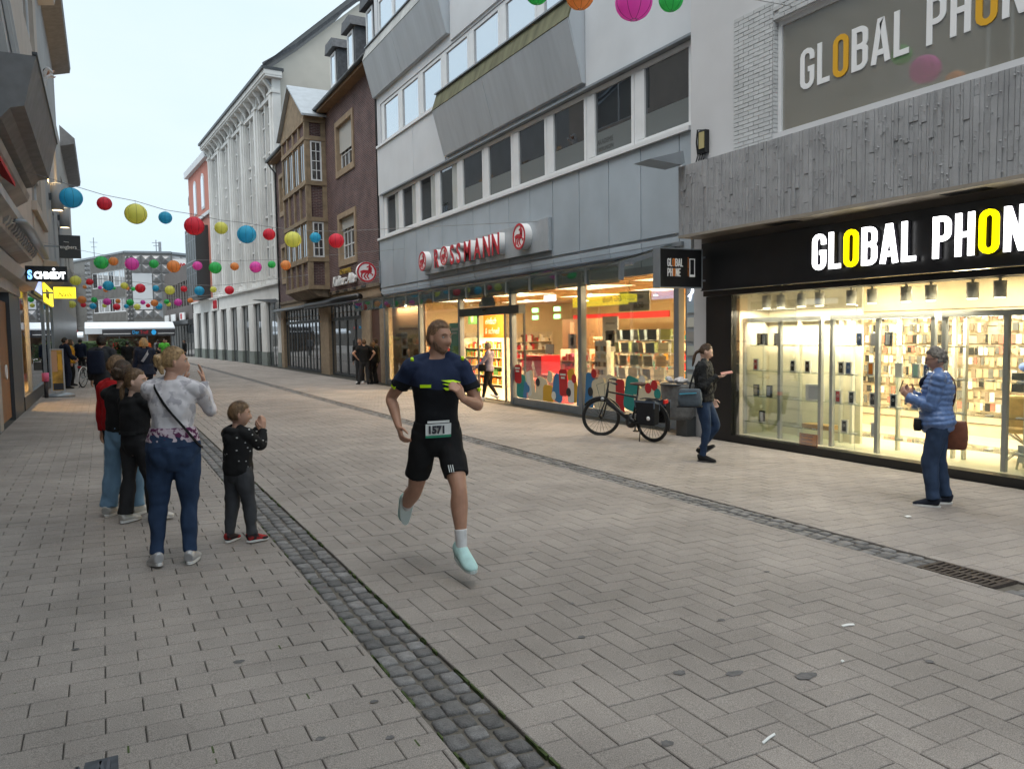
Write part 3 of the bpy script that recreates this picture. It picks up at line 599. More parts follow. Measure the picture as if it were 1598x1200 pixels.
# open-faced shelf rows with goods
M_shelf = mat('shelf_board', (.7, .62, .48), .6)
def shelf(label, x0, x1, y0, y1, h, pal, group='goods shelves in the drugstore', nl=5, seed=0, step=.13):
    """gondola seen from the street: boards with boxed and bottled goods"""
    r = random.Random(seed); S = thing('goods_shelf', label, 'shelf', ((x0+x1)/2, (y0+y1)/2, FZ), group)
    q = MB(); q.box(x1-.03, x1, y0, y1, FZ, FZ+h); q.box(x0, x1, y0, y0+.03, FZ, FZ+h); q.box(x0, x1, y1-.03, y1, FZ, FZ+h); q.build('carcass', M_shelf, S)
    for l in range(nl):
        z = FZ+.1+l*(h-.15)/nl; q = MB(); q.box(x0, x1-.03, y0+.03, y1-.03, z-.02, z); q.build('shelf_board', M_shelf, S)
        cells = {}
        y = y0+.05
        while y < y1-.12:
            w = r.uniform(.05, step); hh = r.uniform(.10, (h-.15)/nl-.05); c = r.choice(pal); cells.setdefault(c, MB()).bev(x0+.03, x0+.03+r.uniform(.08, .2), y, y+w-.012, z+.001, z+hh, .008); y += w
        for c, mb in cells.items(): o = mb.build('goods', K[c], S, fixn=False); o['kind'] = 'stuff'
shelf('bright shelf of small packs straight behind the drugstore door', 12.3, 12.8, 23.9, 27.4, 1.75, ['cream', 'red', 'white', 'orange', 'yellow', 'green'], seed=1)
shelf('back wall shelf of mixed goods in the drugstore behind the entrance', 18.4, 18.9, 20.0, 24.5, 2.0, ['cream', 'red', 'white', 'orange', 'teal', 'yellow'], seed=2)
shelf('low shelf with red and white packs left of the drugstore door', 11.3, 11.7, 25.6, 28.0, 1.55, ['cream', 'red', 'white', 'brown', 'paleblue'], seed=3)
shelf('long shelf at the back of the drugstore behind the card racks', 18.4, 18.9, 24.7, 29.6, 1.6, ['cream', 'red', 'white', 'orange', 'grey'], seed=4)
shelf('tall shelf of pink packs behind the middle drugstore pane', 11.2, 11.55, 17.5, 18.25, 1.45, ['pink', 'red', 'cream'], seed=5, group=None)
shelf('shelf of pale packs beside the pink one behind the middle drugstore pane', 11.6, 11.95, 16.7, 17.4, 1.45, ['cream', 'white', 'grey', 'orange'], seed=6, group=None)
for i_, (xc, pal) in enumerate(((12.2, ['cream', 'red', 'white', 'orange']), (14.4, ['cream', 'teal', 'white', 'yellow']), (16.6, ['cream', 'red', 'white', 'brown']))):
    shelf('tall goods shelf against the far end wall of the drugstore, %s from the street' % ordn[i_], xc-.22, xc+.22, 28.5, 30.5, 1.95, pal, seed=20+i_); T_ = max((o for o in bpy.data.objects if o.name.startswith('goods_shelf')), key=lambda o: o.name); T_.location = (xc, 29.5, FZ); T_.rotation_euler = (0, 0, pi/2)
P = poster('large orange poster hanging behind the drugstore entrance', 25.5, 27.2, 1.15, 2.35, 13.2, K['orange']); text_mesh('einfach', .34, K['white'], 'lettering', P, (13.18, 27.0, 2.0), RT, (0, 0, 1), .004, shear=.2); text_mesh('& schnell', .34, K['white'], 'lettering', P, (13.18, 27.05, 1.62), RT, (0, 0, 1), .004, shear=.2)
poster('small green sign hanging inside the drugstore entrance', 26.0, 26.9, 2.0, 2.36, 12.4, K['green'], ((.3, .5, .2, .8, K['cream']),))
rc = thing('checkout_counter', 'glossy red checkout counter block behind the drugstore glass', 'counter', (11.5, 19.8, FZ)); q = MB(); q.bev(11.2, 11.9, 19.3, 20.35, FZ, FZ+1.25, .02); q.build('body', mat('gloss_red', (.42, .01, .02), .2), rc)
q = MB()
for i in range(3): q.tube([(11.19, 19.6+.08*j-.03*i, FZ+.55+.14*j+.05*i) for j in range(4)], .012, 6)
q.build('white_curve', K['white'], rc)
rc2 = thing('promotion_box', 'low red display boxes in front of the checkout behind the glass', 'box', (10.9, 18.4, FZ)); q = MB(); q.bev(10.7, 11.1, 17.4, 18.5, FZ, FZ+.78, .03); q.bev(10.6, 11.0, 18.6, 19.6, FZ, FZ+.62, .03); q.build('body', K['red'], rc2)
mo_ = thing('cash_register', 'dark cash register screen on the drugstore checkout', 'register', (12.4, 20.7, FZ+1.0)); q = MB(); q.box(12.2, 12.9, 20.2, 21.2, FZ, FZ+.95); q.build('desk', M_shelf, mo_); q = MB(); q.bar((12.4, 20.75, FZ+.95), (12.4, 20.75, FZ+1.3), .06); q.box(12.35, 12.4, 20.55, 21.0, FZ+1.25, FZ+1.55); q.build('screen', K['dark'], mo_)
P = poster('wide dark poster of a person with folded hands in the drugstore', 17.1, 19.9, 1.05, 2.02, 12.3, K['brown'], ((.12, .28, .02, .55, K['dark']), (.16, .24, .5, .9, K['skin']), (.17, .23, .2, .45, K['skin']), (.6, .95, .4, .46, K['cream']), (.6, .9, .3, .34, K['cream'])))
P = poster('pale upright poster with a portrait in the drugstore', 15.1, 15.75, 1.15, 2.0, 10.9, K['white'], ((.2, .8, .15, .6, K['dark']), (.38, .62, .22, .5, K['skin']), (.2, .8, .78, .84, K['grey'])))
for y, n_ in ((18.2, 'left'), (16.55, 'right')):
    e = thing('exit_sign', 'small glowing green lights high at the back of the drugstore, %s pair' % n_, 'light', (15.1, y+8.1, 2.2))
    for z in (2.2, 2.48): q = MB(); q.box(15.0, 15.05, y+7.9, y+8.3, z-.05, z+.11); q.build('lit_panel', mat('green_light', (.1, .8, .2), .5, emit=(.25, 1, .35), es=2.2), e)
rl = MB(); rl.box(16.9, 16.95, 20.5, 26.5, 2.10, 2.32); tag(rl.build('header_strip', K['red']), 'red header strip along the back wall shelf in the drugstore', 'sign')
P = poster('grey price board hanging over the card racks', 13.7, 14.85, 2.10, 2.55, 10.75, cmat('price_board', (.42, .42, .40), .6)); text_mesh('GRUSSKARTEN', .13, K['dark'], 'lettering', P, (10.74, 14.8, 2.38), RT, (0, 0, 1), .004); text_mesh('0,50', .2, K['dark'], 'lettering', P, (10.74, 14.25, 2.16), RT, (0, 0, 1), .004)
bl = MB(); bl.box(11.5, 11.6, 19.1, 19.6, 2.55, 2.72); tag(bl.build('projector_lamp', mat('cool_lamp', (.9, .95, 1), .4, emit=(.85, .92, 1), es=2.5)), 'white glowing box lamp hanging under the drugstore ceiling', 'lamp')
# revolving card racks
CP = [cmat('card_%d' % i, c, .5) for i, c in enumerate(((.75, .76, .68), (.6, .64, .58), (.5, .42, .36), (.65, .55, .4), (.3, .38, .45), (.4, .48, .22), (.75, .66, .5), (.22, .24, .26)))]
def card_rack(label, x, y, r_, seed, face=10, wire=M_steel):
    rr = random.Random(seed); R_ = thing('card_rack', label, 'card rack', (x, y, FZ)); q = MB(); q.tube([(x, y, FZ), (x, y, FZ+1.95)], .03, 8); q.tube([(x, y, FZ), (x, y, FZ+.06)], .3, 16); q.build('pole', wire, R_)
    for l in range(6):
        z = FZ+.28+l*.285; w = MB(); w.torus((x, y, z), r_, .006, (0, 0, 1), 24, 5); w.torus((x, y, z+.09), r_+.012, .005, (0, 0, 1), 24, 5); w.build('wire_ring', wire, R_)
        for k in range(face):
            t = 2*pi*k/face+.1*l; c = Vector((x+r_*cos(t), y+r_*sin(t), z+.13)); tn = Vector((-sin(t), cos(t), 0)); u = Vector((cos(t)*.12, sin(t)*.12, .99)); hw = r_*.24
            q = MB(); p = [c-tn*hw-u*.115, c+tn*hw-u*.115, c+tn*hw+u*.115, c-tn*hw+u*.115]; nn = Vector((cos(t), sin(t), 0))*.006; q.add([*p, *[a+nn for a in p]], [(0, 1, 2, 3), (4, 5, 6, 7), (0, 1, 5, 4), (1, 2, 6, 5), (2, 3, 7, 6), (3, 0, 4, 7)]); q.build('card', rr.choice(CP), R_)
card_rack('tall revolving rack full of greeting cards behind the right drugstore pane', 10.85, 14.4, .42, 3); card_rack('second revolving card rack, rightmost behind the drugstore glass', 10.8, 13.4, .46, 5)
sr = thing('leaflet_stand', 'slim white stand with rows of small leaflets left of the card racks', 'stand', (10.65, 15.4, FZ)); q = MB(); q.box(10.6, 10.72, 15.15, 15.65, FZ, FZ+1.7); q.build('body', K['white'], sr)
for l in range(6):
    for k in range(4): q = MB(); q.box(10.585, 10.60, 15.175+k*.12, 15.265+k*.12, FZ+.5+l*.19, FZ+.62+l*.19); q.build('leaflet', K[rng.choice(['grey', 'brown', 'cream', 'dark', 'paleblue'])], sr)
# narrow display of small packs by the right pier
nd = thing('hook_display', 'narrow grey display with hanging packs beside the right drugstore pier', 'display', (RX+.05, 11.25, FZ)); q = MB(); q.box(RX-.035, RX-.02, 11.02, 11.5, .1, 2.6); q.build('back_panel', M_greyp, nd)
for l in range(7): q = MB(); q.box(RX-.06, RX-.036, 11.06, 11.46, .35+l*.27, .53+l*.27); q.build('pack', [K['grey'], CP[0], K['paleblue'], CP[1]][l % 4], nd)
q = MB(); 
for a, b in (((11.44, 2.28), (11.16, 2.46)), ((11.4, 2.2), (11.3, 2.5)), ((11.08, 2.3), (11.3, 2.42)), ((11.1, 2.2), (11.1, 2.4)), ((11.2, 2.2), (11.2, 2.34))): q.bar((RX-.045, a[0], a[1]), (RX-.045, b[0], b[1]), .025, .012)
q.build('lit_script', mat('lit_script', (1, 1, 1), .5, emit=(.8, .85, 1), es=2.5), nd)

# ================================================================= PHONE SHOP BUILDING
GX = 9.5; fg = fx(GX); GZ = gz(GX)
gp = thing('corner_shop_building', 'black fronted phone shop building with concrete fascia and large upper window', 'building', (GX, 7, GZ))
M_conc = mat('rough_concrete', (.345, .35, .362), .9, var=.12, vscale=3, bump=.8, bscale=70, isl=.07, speck=.12)
M_pbrick = mat('painted_brick', (.55, .56, .565), .8, var=.08, vscale=3, isl=.06, bump=.5, bscale=80)
w = MB(); w.wall(lambda u, v, d: (GX+d, u, v), -3, 10.90, 4.45, 13, [(-2, 8.97, 4.71, 6.42)], .13); w.quad((GX, 10.90, 3.1), (GX+.45, 10.90, 3.1), (GX+.45, 10.90, 13), (GX, 10.90, 13)); w.box(GX+.05, GX+.4, 10.5, 10.88, -.3, 4.5)
w.build('wall', mat('white_render', (.60, .60, .61), .9, var=.05, vscale=1, bump=.2, bscale=120), gp)
# painted brick surround, brick by brick
for l in range(34):
    z = 4.46+l*.0675
    if z > 6.72: break
    y = 9.82 if l % 2 else 9.82+.11
    while y > 8.99:
        a, b = min(y, 9.82), max(y-.22, 8.975)
        if a-b > .03: q = MB(); fbox(q, fg, b+.003, a-.003, z, z+.058, -.022-rng.random()*.006, .0); q.build('brick', M_pbrick, gp)
        y -= .225
for l in range(4):
    z = 6.44+l*.0675; y = 8.97-(.11 if l % 2 else 0)
    while y > 4.3: q = MB(); fbox(q, fg, y-.219, y-.003, z, z+.058, -.022-rng.random()*.006, 0); q.build('brick', M_pbrick, gp); y -= .225
for l in range(25):  # reveal courses
    z = 4.74+l*.0675
    if z < 6.38: q = MB(); q.box(GX-.02, GX+.10, 8.955, 8.968, z, z+.058); q.build('brick', M_pbrick, gp)
fw_ = MB(); frame(fw_, fg, -1.9, 8.95, 4.62, 6.42, .07, .07, .13, .10); uw = fw_.build('upper_window', M_white, gp)
q = MB(); fbox(q, fg, -1.83, 8.88, 4.72, 6.35, .105, .115); q.build('pane', dark_glass('frosted_shop_pane', (.22, .205, .165), .20, .03, 1.0), uw)
M_gy = mat('letter_amber', (.75, .40, .02), .45); M_gl = mat('lit_white', (1, 1, 1), .4, emit=(1, 1, 1), es=2.6); M_gly = mat('lit_yellow', (1, .9, 0), .4, emit=(1, .80, .0), es=2.0)
us = thing('window_lettering', 'white and amber raised letters on the upper phone shop window', 'sign', (GX+.05, 6.5, 5.25))
fnU = lambda u, v, t: (GX+t, 8.53-u, 5.255+v)
poster_text('GLOBAL PHONE', .60, fnU, .088, .10, 'letter', us, lambda i: M_gy if i in (2, 9) else M_lw, gap=.086, xs=1.09)
# concrete fascia of upright strips
fa = MB(); fa.box(9.06, GX-.003, -3, 10.70, 3.30, 4.47); fas = fa.build('concrete_fascia', M_conc, gp)
y = 10.70
while y > 2.2:
    wd = rng.uniform(.035, .085); z = 3.285; zt = 4.49
    cuts = sorted(rng.uniform(3.4, 4.4) for _ in range(rng.choice((0, 1, 1, 2))))
    zs = [z]+cuts+[zt]
    for a, b in zip(zs, zs[1:]):
        t = rng.uniform(.005, .022); q = MB(); i_ = .004
        v = [(9.055, y, a), (9.055, y-wd, a), (9.055, y-wd, b), (9.055, y, b), (9.055-t, y-i_, a+.006), (9.055-t+rng.uniform(-.008, .008), y-wd+i_, a+.006), (9.055-t, y-wd+i_, b-.006), (9.055-t+rng.uniform(-.008, .008), y-i_, b-.006)]
        q.add(v, [(4, 5, 6, 7), (0, 1, 5, 4), (1, 2, 6, 5), (2, 3, 7, 6), (3, 0, 4, 7)]); q.build('concrete_strip', M_conc, fas)
    y -= wd
ch = MB()
for i in range(700):  # stone chips standing out of the cast strips
    yy, z0, s = rng.uniform(3.2, 10.6), rng.uniform(3.36, 4.42), rng.uniform(.006, .016); ch.add([(9.032-rng.random()*.010-s, yy, z0), (9.03, yy+s, z0), (9.03, yy-s, z0), (9.03, yy, z0+s*1.4), (9.03, yy, z0-s)], [(0, 1, 3), (0, 3, 2), (0, 2, 4), (0, 4, 1)])
o = ch.build('stone_chips', M_conc, fas); o['kind'] = 'stuff'
sof = MB(); sof.box(9.02, GX, -3, 10.68, 3.25, 3.296); sof.build('soffit', mat('soffit_plate', (.34, .30, .25), .5, .2, var=.1), gp)
for y in (8.55, 5.7): q = MB(); q.box(9.15, 9.38, y-.28, y+.28, 3.244, 3.249); q.build('recessed_vent', M_black, gp)
fb = MB(); fb.box(GX-.14, GX-.02, -3, 10.47, 2.33, 3.14); fb.box(GX-.10, GX+.1, -3, 10.47, 2.225, 2.318); fb.build('sign_fascia', M_black, gp, bevel=.006)
q = MB(); q.box(GX-.02, GX+.05, -3, 10.60, 3.10, 3.26); q.build('recess_board', mat('recess_board', (.20, .18, .16), .7), gp)
q = MB(); q.box(GX-.165, GX-.141, -3, 10.46, 2.318, 2.332); q.build('fascia_rail', M_steeld, gp)
q = MB(); q.box(GX-.03, GX+.2, 9.85, 10.47, GZ-.03, 2.22); q.build('black_pier', M_black, gp)
q = MB(); q.box(GX-.035, GX+.15, -3, 9.85, GZ-.08, GZ+.115); q.build('plinth', M_black, gp)
for a, b in ((9.85, 7.43), (7.425, 5.0), (4.995, 2.6)):
    q = MB(); q.box(GX+.02, GX+.032, b, a, GZ+.115, 2.225); q.build('pane', G_shop, gp)
ls = thing('lit_shop_sign', 'glowing white and yellow raised letters on the black fascia over the phone shop', 'sign', (GX-.15, 6.3, 2.5))
fnL = lambda u, v, t: (GX-.14-t, 8.0-u, 2.485+v)
poster_text('GLOBAL PHONE', .52, fnL, .06, .085, 'letter', ls, lambda i: M_gly if i in (2, 9) else M_gl, gap=.105, xs=1.10)
poster_text('GLOBAL PHONE', .52, fnL, .0, .058, 'letter_return', ls, lambda i: mat('letter_return', (.06, .055, .07), .4), gap=.105, xs=1.10)
# hanging box sign
hs = thing('hanging_box_sign', 'black square box sign with small white and orange letters hanging over the phone shop', 'sign', (8.8, 10.3, 2.7))
q = MB(); q.box(8.30, 9.22, 10.30, 10.46, 2.37, 3.02); q.build('box', M_black, hs, bevel=.006); q = MB(); frame(q, lambda u, v, d: (u, 10.298+d, v), 8.29, 9.23, 2.36, 3.03, .018, -.006, .17); q.build('rim', M_steel, hs)
for z in (2.5, 2.9): q = MB(); q.bar((9.23, 10.38, z), (9.42, 10.38, z), .03); q.build('arm', M_steel, hs)
fh = lambda x, z: (lambda u, v, t: (x+u, 10.298-t, z+v))
M_or = mat('letter_orange', (.75, .22, .03), .5)
poster_text('GLOBAL', .135, fh(8.46, 2.72), .001, .006, 'letter', hs, lambda i: M_or if i == 2 else M_lw, gap=.06, xs=.95)
poster_text('PHONE', .135, fh(8.46, 2.555), .001, .006, 'letter', hs, lambda i: M_or if i == 2 else M_lw, gap=.06, xs=.95)
q = MB(); fp_ = lambda u, v, d: (u, 10.298+d, v); frame(q, fp_, 8.94, 9.06, 2.55, 2.86, .014, -.005, -.001, .04); q.build('phone_outline', M_lw, hs)
text_mesh('HANDY REPARATUR', .035, M_or, 'lettering', hs, (8.925, 10.296, 2.56), (0, 0, 1), (-1, 0, 0), .002)
# wedge floodlight on the fascia, meter box on the wall
wf = thing('wedge_floodlight', 'flat grey wedge floodlight on the left end of the concrete fascia', 'floodlight', (8.7, 10.6, 4.5))
q = MB(); q.prism([(8.25, 4.52), (8.98, 4.72), (9.02, 4.52), (8.95, 4.48)], lambda u, v, t: (u, t, v), 10.50, 10.95); q.build('housing', M_steel, wf); q = MB(); q.tube([(9.0, 10.72, 4.6), (9.14, 10.72, 4.62)], .03, 8); q.bar((9.1, 10.72, 4.47), (9.1, 10.72, 4.62), .04); q.build('mount', M_lw, wf)
mb_ = thing('cable_box', 'black and cream cable box with loose wires on the white wall', 'cable box', (GX, 10.6, 4.7)); q = MB(); q.box(GX-.10, GX-.002, 10.42, 10.62, 4.72, 5.12); q.build('box', M_black, mb_, bevel=.01); q = MB(); q.box(GX-.12, GX-.101, 10.44, 10.56, 4.80, 5.08); q.build('cover', mat('cream_plastic', (.45, .38, .18), .5), mb_)
q = MB()
for i in range(4): q.tube([(GX-.06, 10.46+.06*i, 4.74), (GX-.09, 10.48+.06*i, 4.6), (GX-.05, 10.5+.05*i, 4.49)], .014, 6)
q.tube([(GX-.06, 10.5, 5.12), (GX-.08, 10.64, 5.15), (GX-.05, 10.70, 4.95), (GX-.05, 10.66, 4.7)], .014, 6); q.build('cable', M_black, mb_)
# ---------------------------------------------------------------- phone shop interior
IZ = GZ+.12; CREAM = (1, .87, .62)
q = MB(); q.box(GX+.15, 15.5, 2, 9.84, IZ-.1, IZ); tag(q.build('phone_shop_floor', mat('cream_floor', (.70, .64, .50), .3, var=.05)), kind='structure')
q = MB(); q.quad((15.5, 2, IZ), (15.5, 9.84, IZ), (15.5, 9.84, 2.6), (15.5, 2, 2.6)); q.quad((GX+.15, 9.838, IZ), (15.5, 9.838, IZ), (15.5, 9.838, 2.6), (GX+.15, 9.838, 2.6)); q.quad((GX+.15, 2, IZ), (15.5, 2, IZ), (15.5, 2, 2.6), (GX+.15, 2, 2.6)); tag(q.build('phone_shop_inner_wall', mat('cream_wall', (.80, .72, .54), .8, var=.04, vscale=2)), kind='structure')
q = MB(); q.quad((GX+.13, 2, 2.45), (15.5, 2, 2.45), (15.5, 9.84, 2.45), (GX+.13, 9.84, 2.45)); tag(q.build('phone_shop_ceiling', mat('cream_ceiling', (.62, .55, .42), .8)), kind='structure')
M_cl = mat('lamp_body_cream', (.85, .82, .72), .5); M_cle = mat('lamp_lens_cream', (1, .9, .7), .5, emit=(1, .88, .62), es=8)
tr = MB(); tr.box(9.78, 9.84, 4.0, 9.6, 2.225, 2.27); tag(tr.build('track_rail', M_cl), 'cream light track along the inside of the phone shop window', 'rail')
for i, y in enumerate((9.39, 9.08, 8.66, 8.31, 7.74, 7.39, 6.86, 6.50, 5.94, 5.60)):
    L = thing('spotlight', 'cream cylinder spotlight in the phone shop window, %s from the left' % ordn[i], 'lamp', (9.81, y, 2.2), 'cylinder spotlights on the track')
    q = MB(); q.tube([(9.81, y, 2.226), (9.81, y, 2.19)], .018, 8); q.tube([(9.81, y, 2.19), (9.81, y, 1.985)], .072, 20); q.build('body', M_cl, L); q = MB(); q.tube([(9.81, y, 1.984), (9.81, y, 1.978)], .058, 20); q.build('lens', M_cle, L)
    if i in (1, 4, 7): a = area('spotlight_light', (9.81, y, 1.96), .3, 1.2, 58, CREAM); attach(a, L)
for i, (x, y) in enumerate(((11.4, 8.9), (11.4, 6.8), (13.6, 8.2), (13.6, 5.6), (11.4, 4.6))):
    L = thing('ceiling_panel_light', 'square lit ceiling panel inside the phone shop, %s' % ('front left', 'front middle', 'back left', 'back right', 'front right')[i], 'lamp', (x, y, 2.43), 'ceiling panels in the phone shop'); q = MB(); q.box(x-.25, x+.25, y-.25, y+.25, 2.425, 2.445); q.build('panel', M_cle, L); 
    if i in (0, 1, 3): a = area('ceiling_panel_light_light', (x, y, 2.41), .9, .9, 62, CREAM); attach(a, L)
# white room divider wall behind the left cabinet
q = MB(); q.box(10.32, 10.37, 7.95, 9.82, IZ, 2.44); tag(q.build('partition', mat('cream_partition', (.80, .73, .56), .8, var=.03)), 'plain cream partition wall behind the left display cabinet', 'partition')
M_wp = mat('cabinet_frame', (.44, .46, .45), .4, .2); M_wpl = mat('cabinet_post', (.75, .72, .62), .4)
G_sh = glass('shelf_glass', (.95, .99, .96), .08, .7)
PH = {n: cmat('phone_'+n, c, .25) for n, c in dict(black=(.02, .025, .03), white=(.82, .81, .77), red=(.55, .02, .03), blue=(.06, .12, .28), orange=(.8, .25, .03), silver=(.55, .57, .6), gold=(.6, .5, .32), mint=(.45, .7, .6), beige=(.50, .40, .27), taupe=(.26, .21, .16), slate=(.14, .15, .15), rose=(.45, .18, .14)).items()}
pn = 0
def cabinet(label, y0, y1, mids):
    Cb = thing('display_cabinet', label, 'cabinet', (9.85, (y0+y1)/2, IZ)); q = MB()
    q.box(9.72, 9.80, y0, y1, 1.76, 1.83); q.box(10.18, 10.26, y0, y1, 1.76, 1.83); q.box(9.80, 10.18, y0, y0+.05, 1.76, 1.83); q.box(9.80, 10.18, y1-.05, y1, 1.76, 1.83)
    q.build('top_frame', M_wp, Cb)
    for y in [y0+.03]+mids+[y1-.03]:
        q = MB(); q.box(9.73, 9.79, y-.028, y+.028, IZ, 1.76); q.build('post', M_wp, Cb)
        q = MB(); q.box(10.19, 10.25, y-.02, y+.02, IZ, 1.76); q.build('post', M_wpl, Cb)
    for z in (1.37, .94, .50, .06):
        q = MB(); q.box(9.76, 10.22, y0+.04, y1-.04, z-.012, z); q.build('glass_shelf', G_sh, Cb)
        q = MB(); y = y0+.15
        while y < y1-.1: q.box(9.80, 9.86, y, y+.08, z+.001, z+.014); y += .37
        q.build('price_holder', PH['white'], Cb)
    return Cb
cabinet('left display cabinet with glass shelves in the phone shop window', 8.20, 9.86, [9.04]); cabinet('middle display cabinet with glass shelves in the phone shop window', 6.38, 8.05, [7.24]); cabinet('right display cabinet with glass shelves in the phone shop window', 4.4, 6.29, [5.47])
def pbox(y, sh, body, face, w=.105, h=.195, x=9.84, lab=None, big=False):
    global pn; pn += 1; z = (1.37, .94, .50, .06)[sh]
    P = thing('phone_box', lab or '%s phone box with %s picture, %s box from the left on the %s glass shelf' % (body, face, ordn[sum(1 for q_ in PBX if q_[1] == sh and q_[0] > y)], ('top', 'second', 'third', 'lowest')[sh]), 'phone box', (x, y, z), 'phone boxes in the shop window')
    q = MB(); q.bev(x, x+.035, y-w/2, y+w/2, z, z+h, .002); q.build('carton', PH[body], P)
    if face != body:
        q = MB(); q.prism([(y-w*.32, z+h*.10), (y+w*.32, z+h*.10), (y+w*.32, z+h*.90), (y-w*.32, z+h*.90)], fx(x-.003), 0, .002); s = q.build('phone_picture', PH[face], P)
        if face in ('black', 'blue', 'red'): q = MB(); q.torus((x-.004, y, z+h*.55), w*.16, .003, (1, 0, 0), 14, 5); q.build('ring_print', PH['silver'], s)
PBX = ((9.58, 0, 'black', 'gold'), (9.47, 0, 'black', 'silver'), (9.20, 0, 'black', 'silver'), (9.66, 1, 'silver', 'red'), (8.86, 1, 'white', 'black'), (8.56, 1, 'white', 'black'), (9.65, 2, 'black', 'gold'), (9.36, 2, 'black', 'silver'), (9.52, 3, 'black', 'silver'),
          (7.62, 0, 'white', 'blue'), (7.38, 0, 'white', 'silver'), (7.15, 0, 'black', 'silver'), (7.93, 1, 'white', 'black'), (7.80, 1, 'white', 'blue'), (7.42, 1, 'white', 'orange'), (6.98, 1, 'white', 'white'), (6.72, 1, 'white', 'mint'), (6.56, 1, 'white', 'blue'), (7.98, 2, 'white', 'red'), (7.74, 2, 'white', 'black'), (7.38, 2, 'white', 'black'), (7.05, 2, 'white', 'black'), (6.72, 2, 'white', 'blue'), (7.86, 3, 'white', 'black'), (7.35, 3, 'white', 'silver'), (6.5, 3, 'white', 'red'))
for a in PBX: pbox(*a)
pbox(8.42, 2, 'white', 'silver', .34, .26, lab='large white double carton on the third shelf of the left cabinet')
q = MB(); q.bev(9.80, 10.0, 8.10, 8.62, .065, .135, .004); tag(q.build('wooden_tray', mat('tray_wood', (.50, .30, .08), .5, var=.2, vscale=8)), 'flat yellow wooden tray on the lowest shelf above the orange notice', 'tray')
nt = thing('orange_notice', 'orange notice with black writing stuck low inside the phone shop window', 'notice', (GX+.04, 8.27, -.17)); flat(nt, fg, 8.09, 8.44, -.175, .02, .036, mat('notice_orange', (.72, .20, .005), .6), 'sheet', .003)
q = MB(); frame(q, fg, 8.10, 8.43, -.168, .013, .005, .0345, .0355); q.build('border', K['dark'], nt)
for i, s in enumerate(('Fahrräder', 'abstellen', 'verboten')): text_mesh(s, .060, K['dark'], 'lettering', nt, (GX+.0345, 8.40, -.035-i*.056), RT, (0, 0, 1), .001)
# accessory wall
aw = thing('accessory_wall', 'slatted wall densely hung with phone cases and cables inside the phone shop', 'display wall', (12.5, 7.2, IZ))
q = MB(); q.box(12.6, 12.66, 5.3, 9.80, IZ, 2.4); q.build('slat_panel', mat('slat_wall', (.62, .54, .40), .7, var=.05), aw)
for l in range(14): q = MB(); q.box(12.585, 12.6, 5.3, 9.8, IZ+.2+l*.145, IZ+.21+l*.145); q.build('groove', mat('groove_dark', (.12, .1, .08), .7), aw)
acc = {}
for l in range(9):
    y = 5.4
    while y < 9.7:
        c = rng.choice(['black', 'slate', 'silver', 'gold', 'beige', 'beige', 'taupe', 'taupe', 'rose', 'white', 'slate', 'gold']); wd = rng.uniform(.05, .10)
        if rng.random() < .88: acc.setdefault(c, []).append((y, y+wd-.015, IZ+.55+l*.185, .155*rng.uniform(.7, 1)))
        y += wd
kk = 0
for c, L in acc.items():
    stuff = MB()
    for (a, b, z, h) in L:
        kk += 1; x = 12.56-rng.random()*.06
        if kk <= 150: q = MB(); q.box(x, x+.012, a, b, z-h, z); q.build('hanging_pack', PH[c], aw)
        else: stuff.box(x, x+.012, a, b, z-h, z)
    if stuff.v: o = stuff.build('hanging_packs', PH[c], aw); o['kind'] = 'stuff'
# counter, chairs, stair rail, lamp stand
ct = thing('service_counter', 'cream service counter with thick black top inside the phone shop', 'counter', (11.3, 5.6, IZ)); q = MB(); q.box(11.2, 11.9, 3.6, 6.0, IZ, .72); q.build('front', mat('counter_front', (.66, .60, .46), .5), ct); q = MB(); q.box(11.05, 12.0, 3.5, 6.12, .72, .98); q.build('top', PH['black'], ct)
text_mesh('O', .34, PH['black'], 'lettering', ct, (11.195, 5.05, .28), RT, (0, 0, 1), .006, squeeze=.8); text_mesh('2', .15, PH['black'], 'lettering', ct, (11.195, 4.79, .22), RT, (0, 0, 1), .006)
lp = thing('laptop', 'dark laptop open on the black counter top', 'laptop', (11.4, 5.2, .98)); q = MB(); q.add([(11.25, 5.35, .98), (11.25, 4.95, .98), (11.5, 4.82, 1.28), (11.5, 5.22, 1.28), (11.27, 5.35, .98), (11.27, 4.95, .98), (11.52, 4.82, 1.28), (11.52, 5.22, 1.28)], [(0, 1, 2, 3), (4, 5, 6, 7), (0, 1, 5, 4), (1, 2, 6, 5), (2, 3, 7, 6), (3, 0, 4, 7)]); q.build('screen', PH['black'], lp); q = MB(); q.box(11.1, 11.3, 4.95, 5.35, .982, .998); q.build('keyboard', PH['black'], lp)
q = MB(); q.bev(11.2, 11.35, 5.55, 5.8, .982, 1.24, .03); tag(q.build('red_card_holder', PH['red']), 'red leaflet holder on the black counter top', 'holder')
q = MB(); q.ball((11.2, 5.95, 1.06), (.1, .16, .08)); tag(q.build('blue_cloth_bag', mat('blue_fabric', (.12, .2, .5), .8, var=.2, vscale=30)), 'small blue bag lying on the counter behind the blue jacket', 'bag')
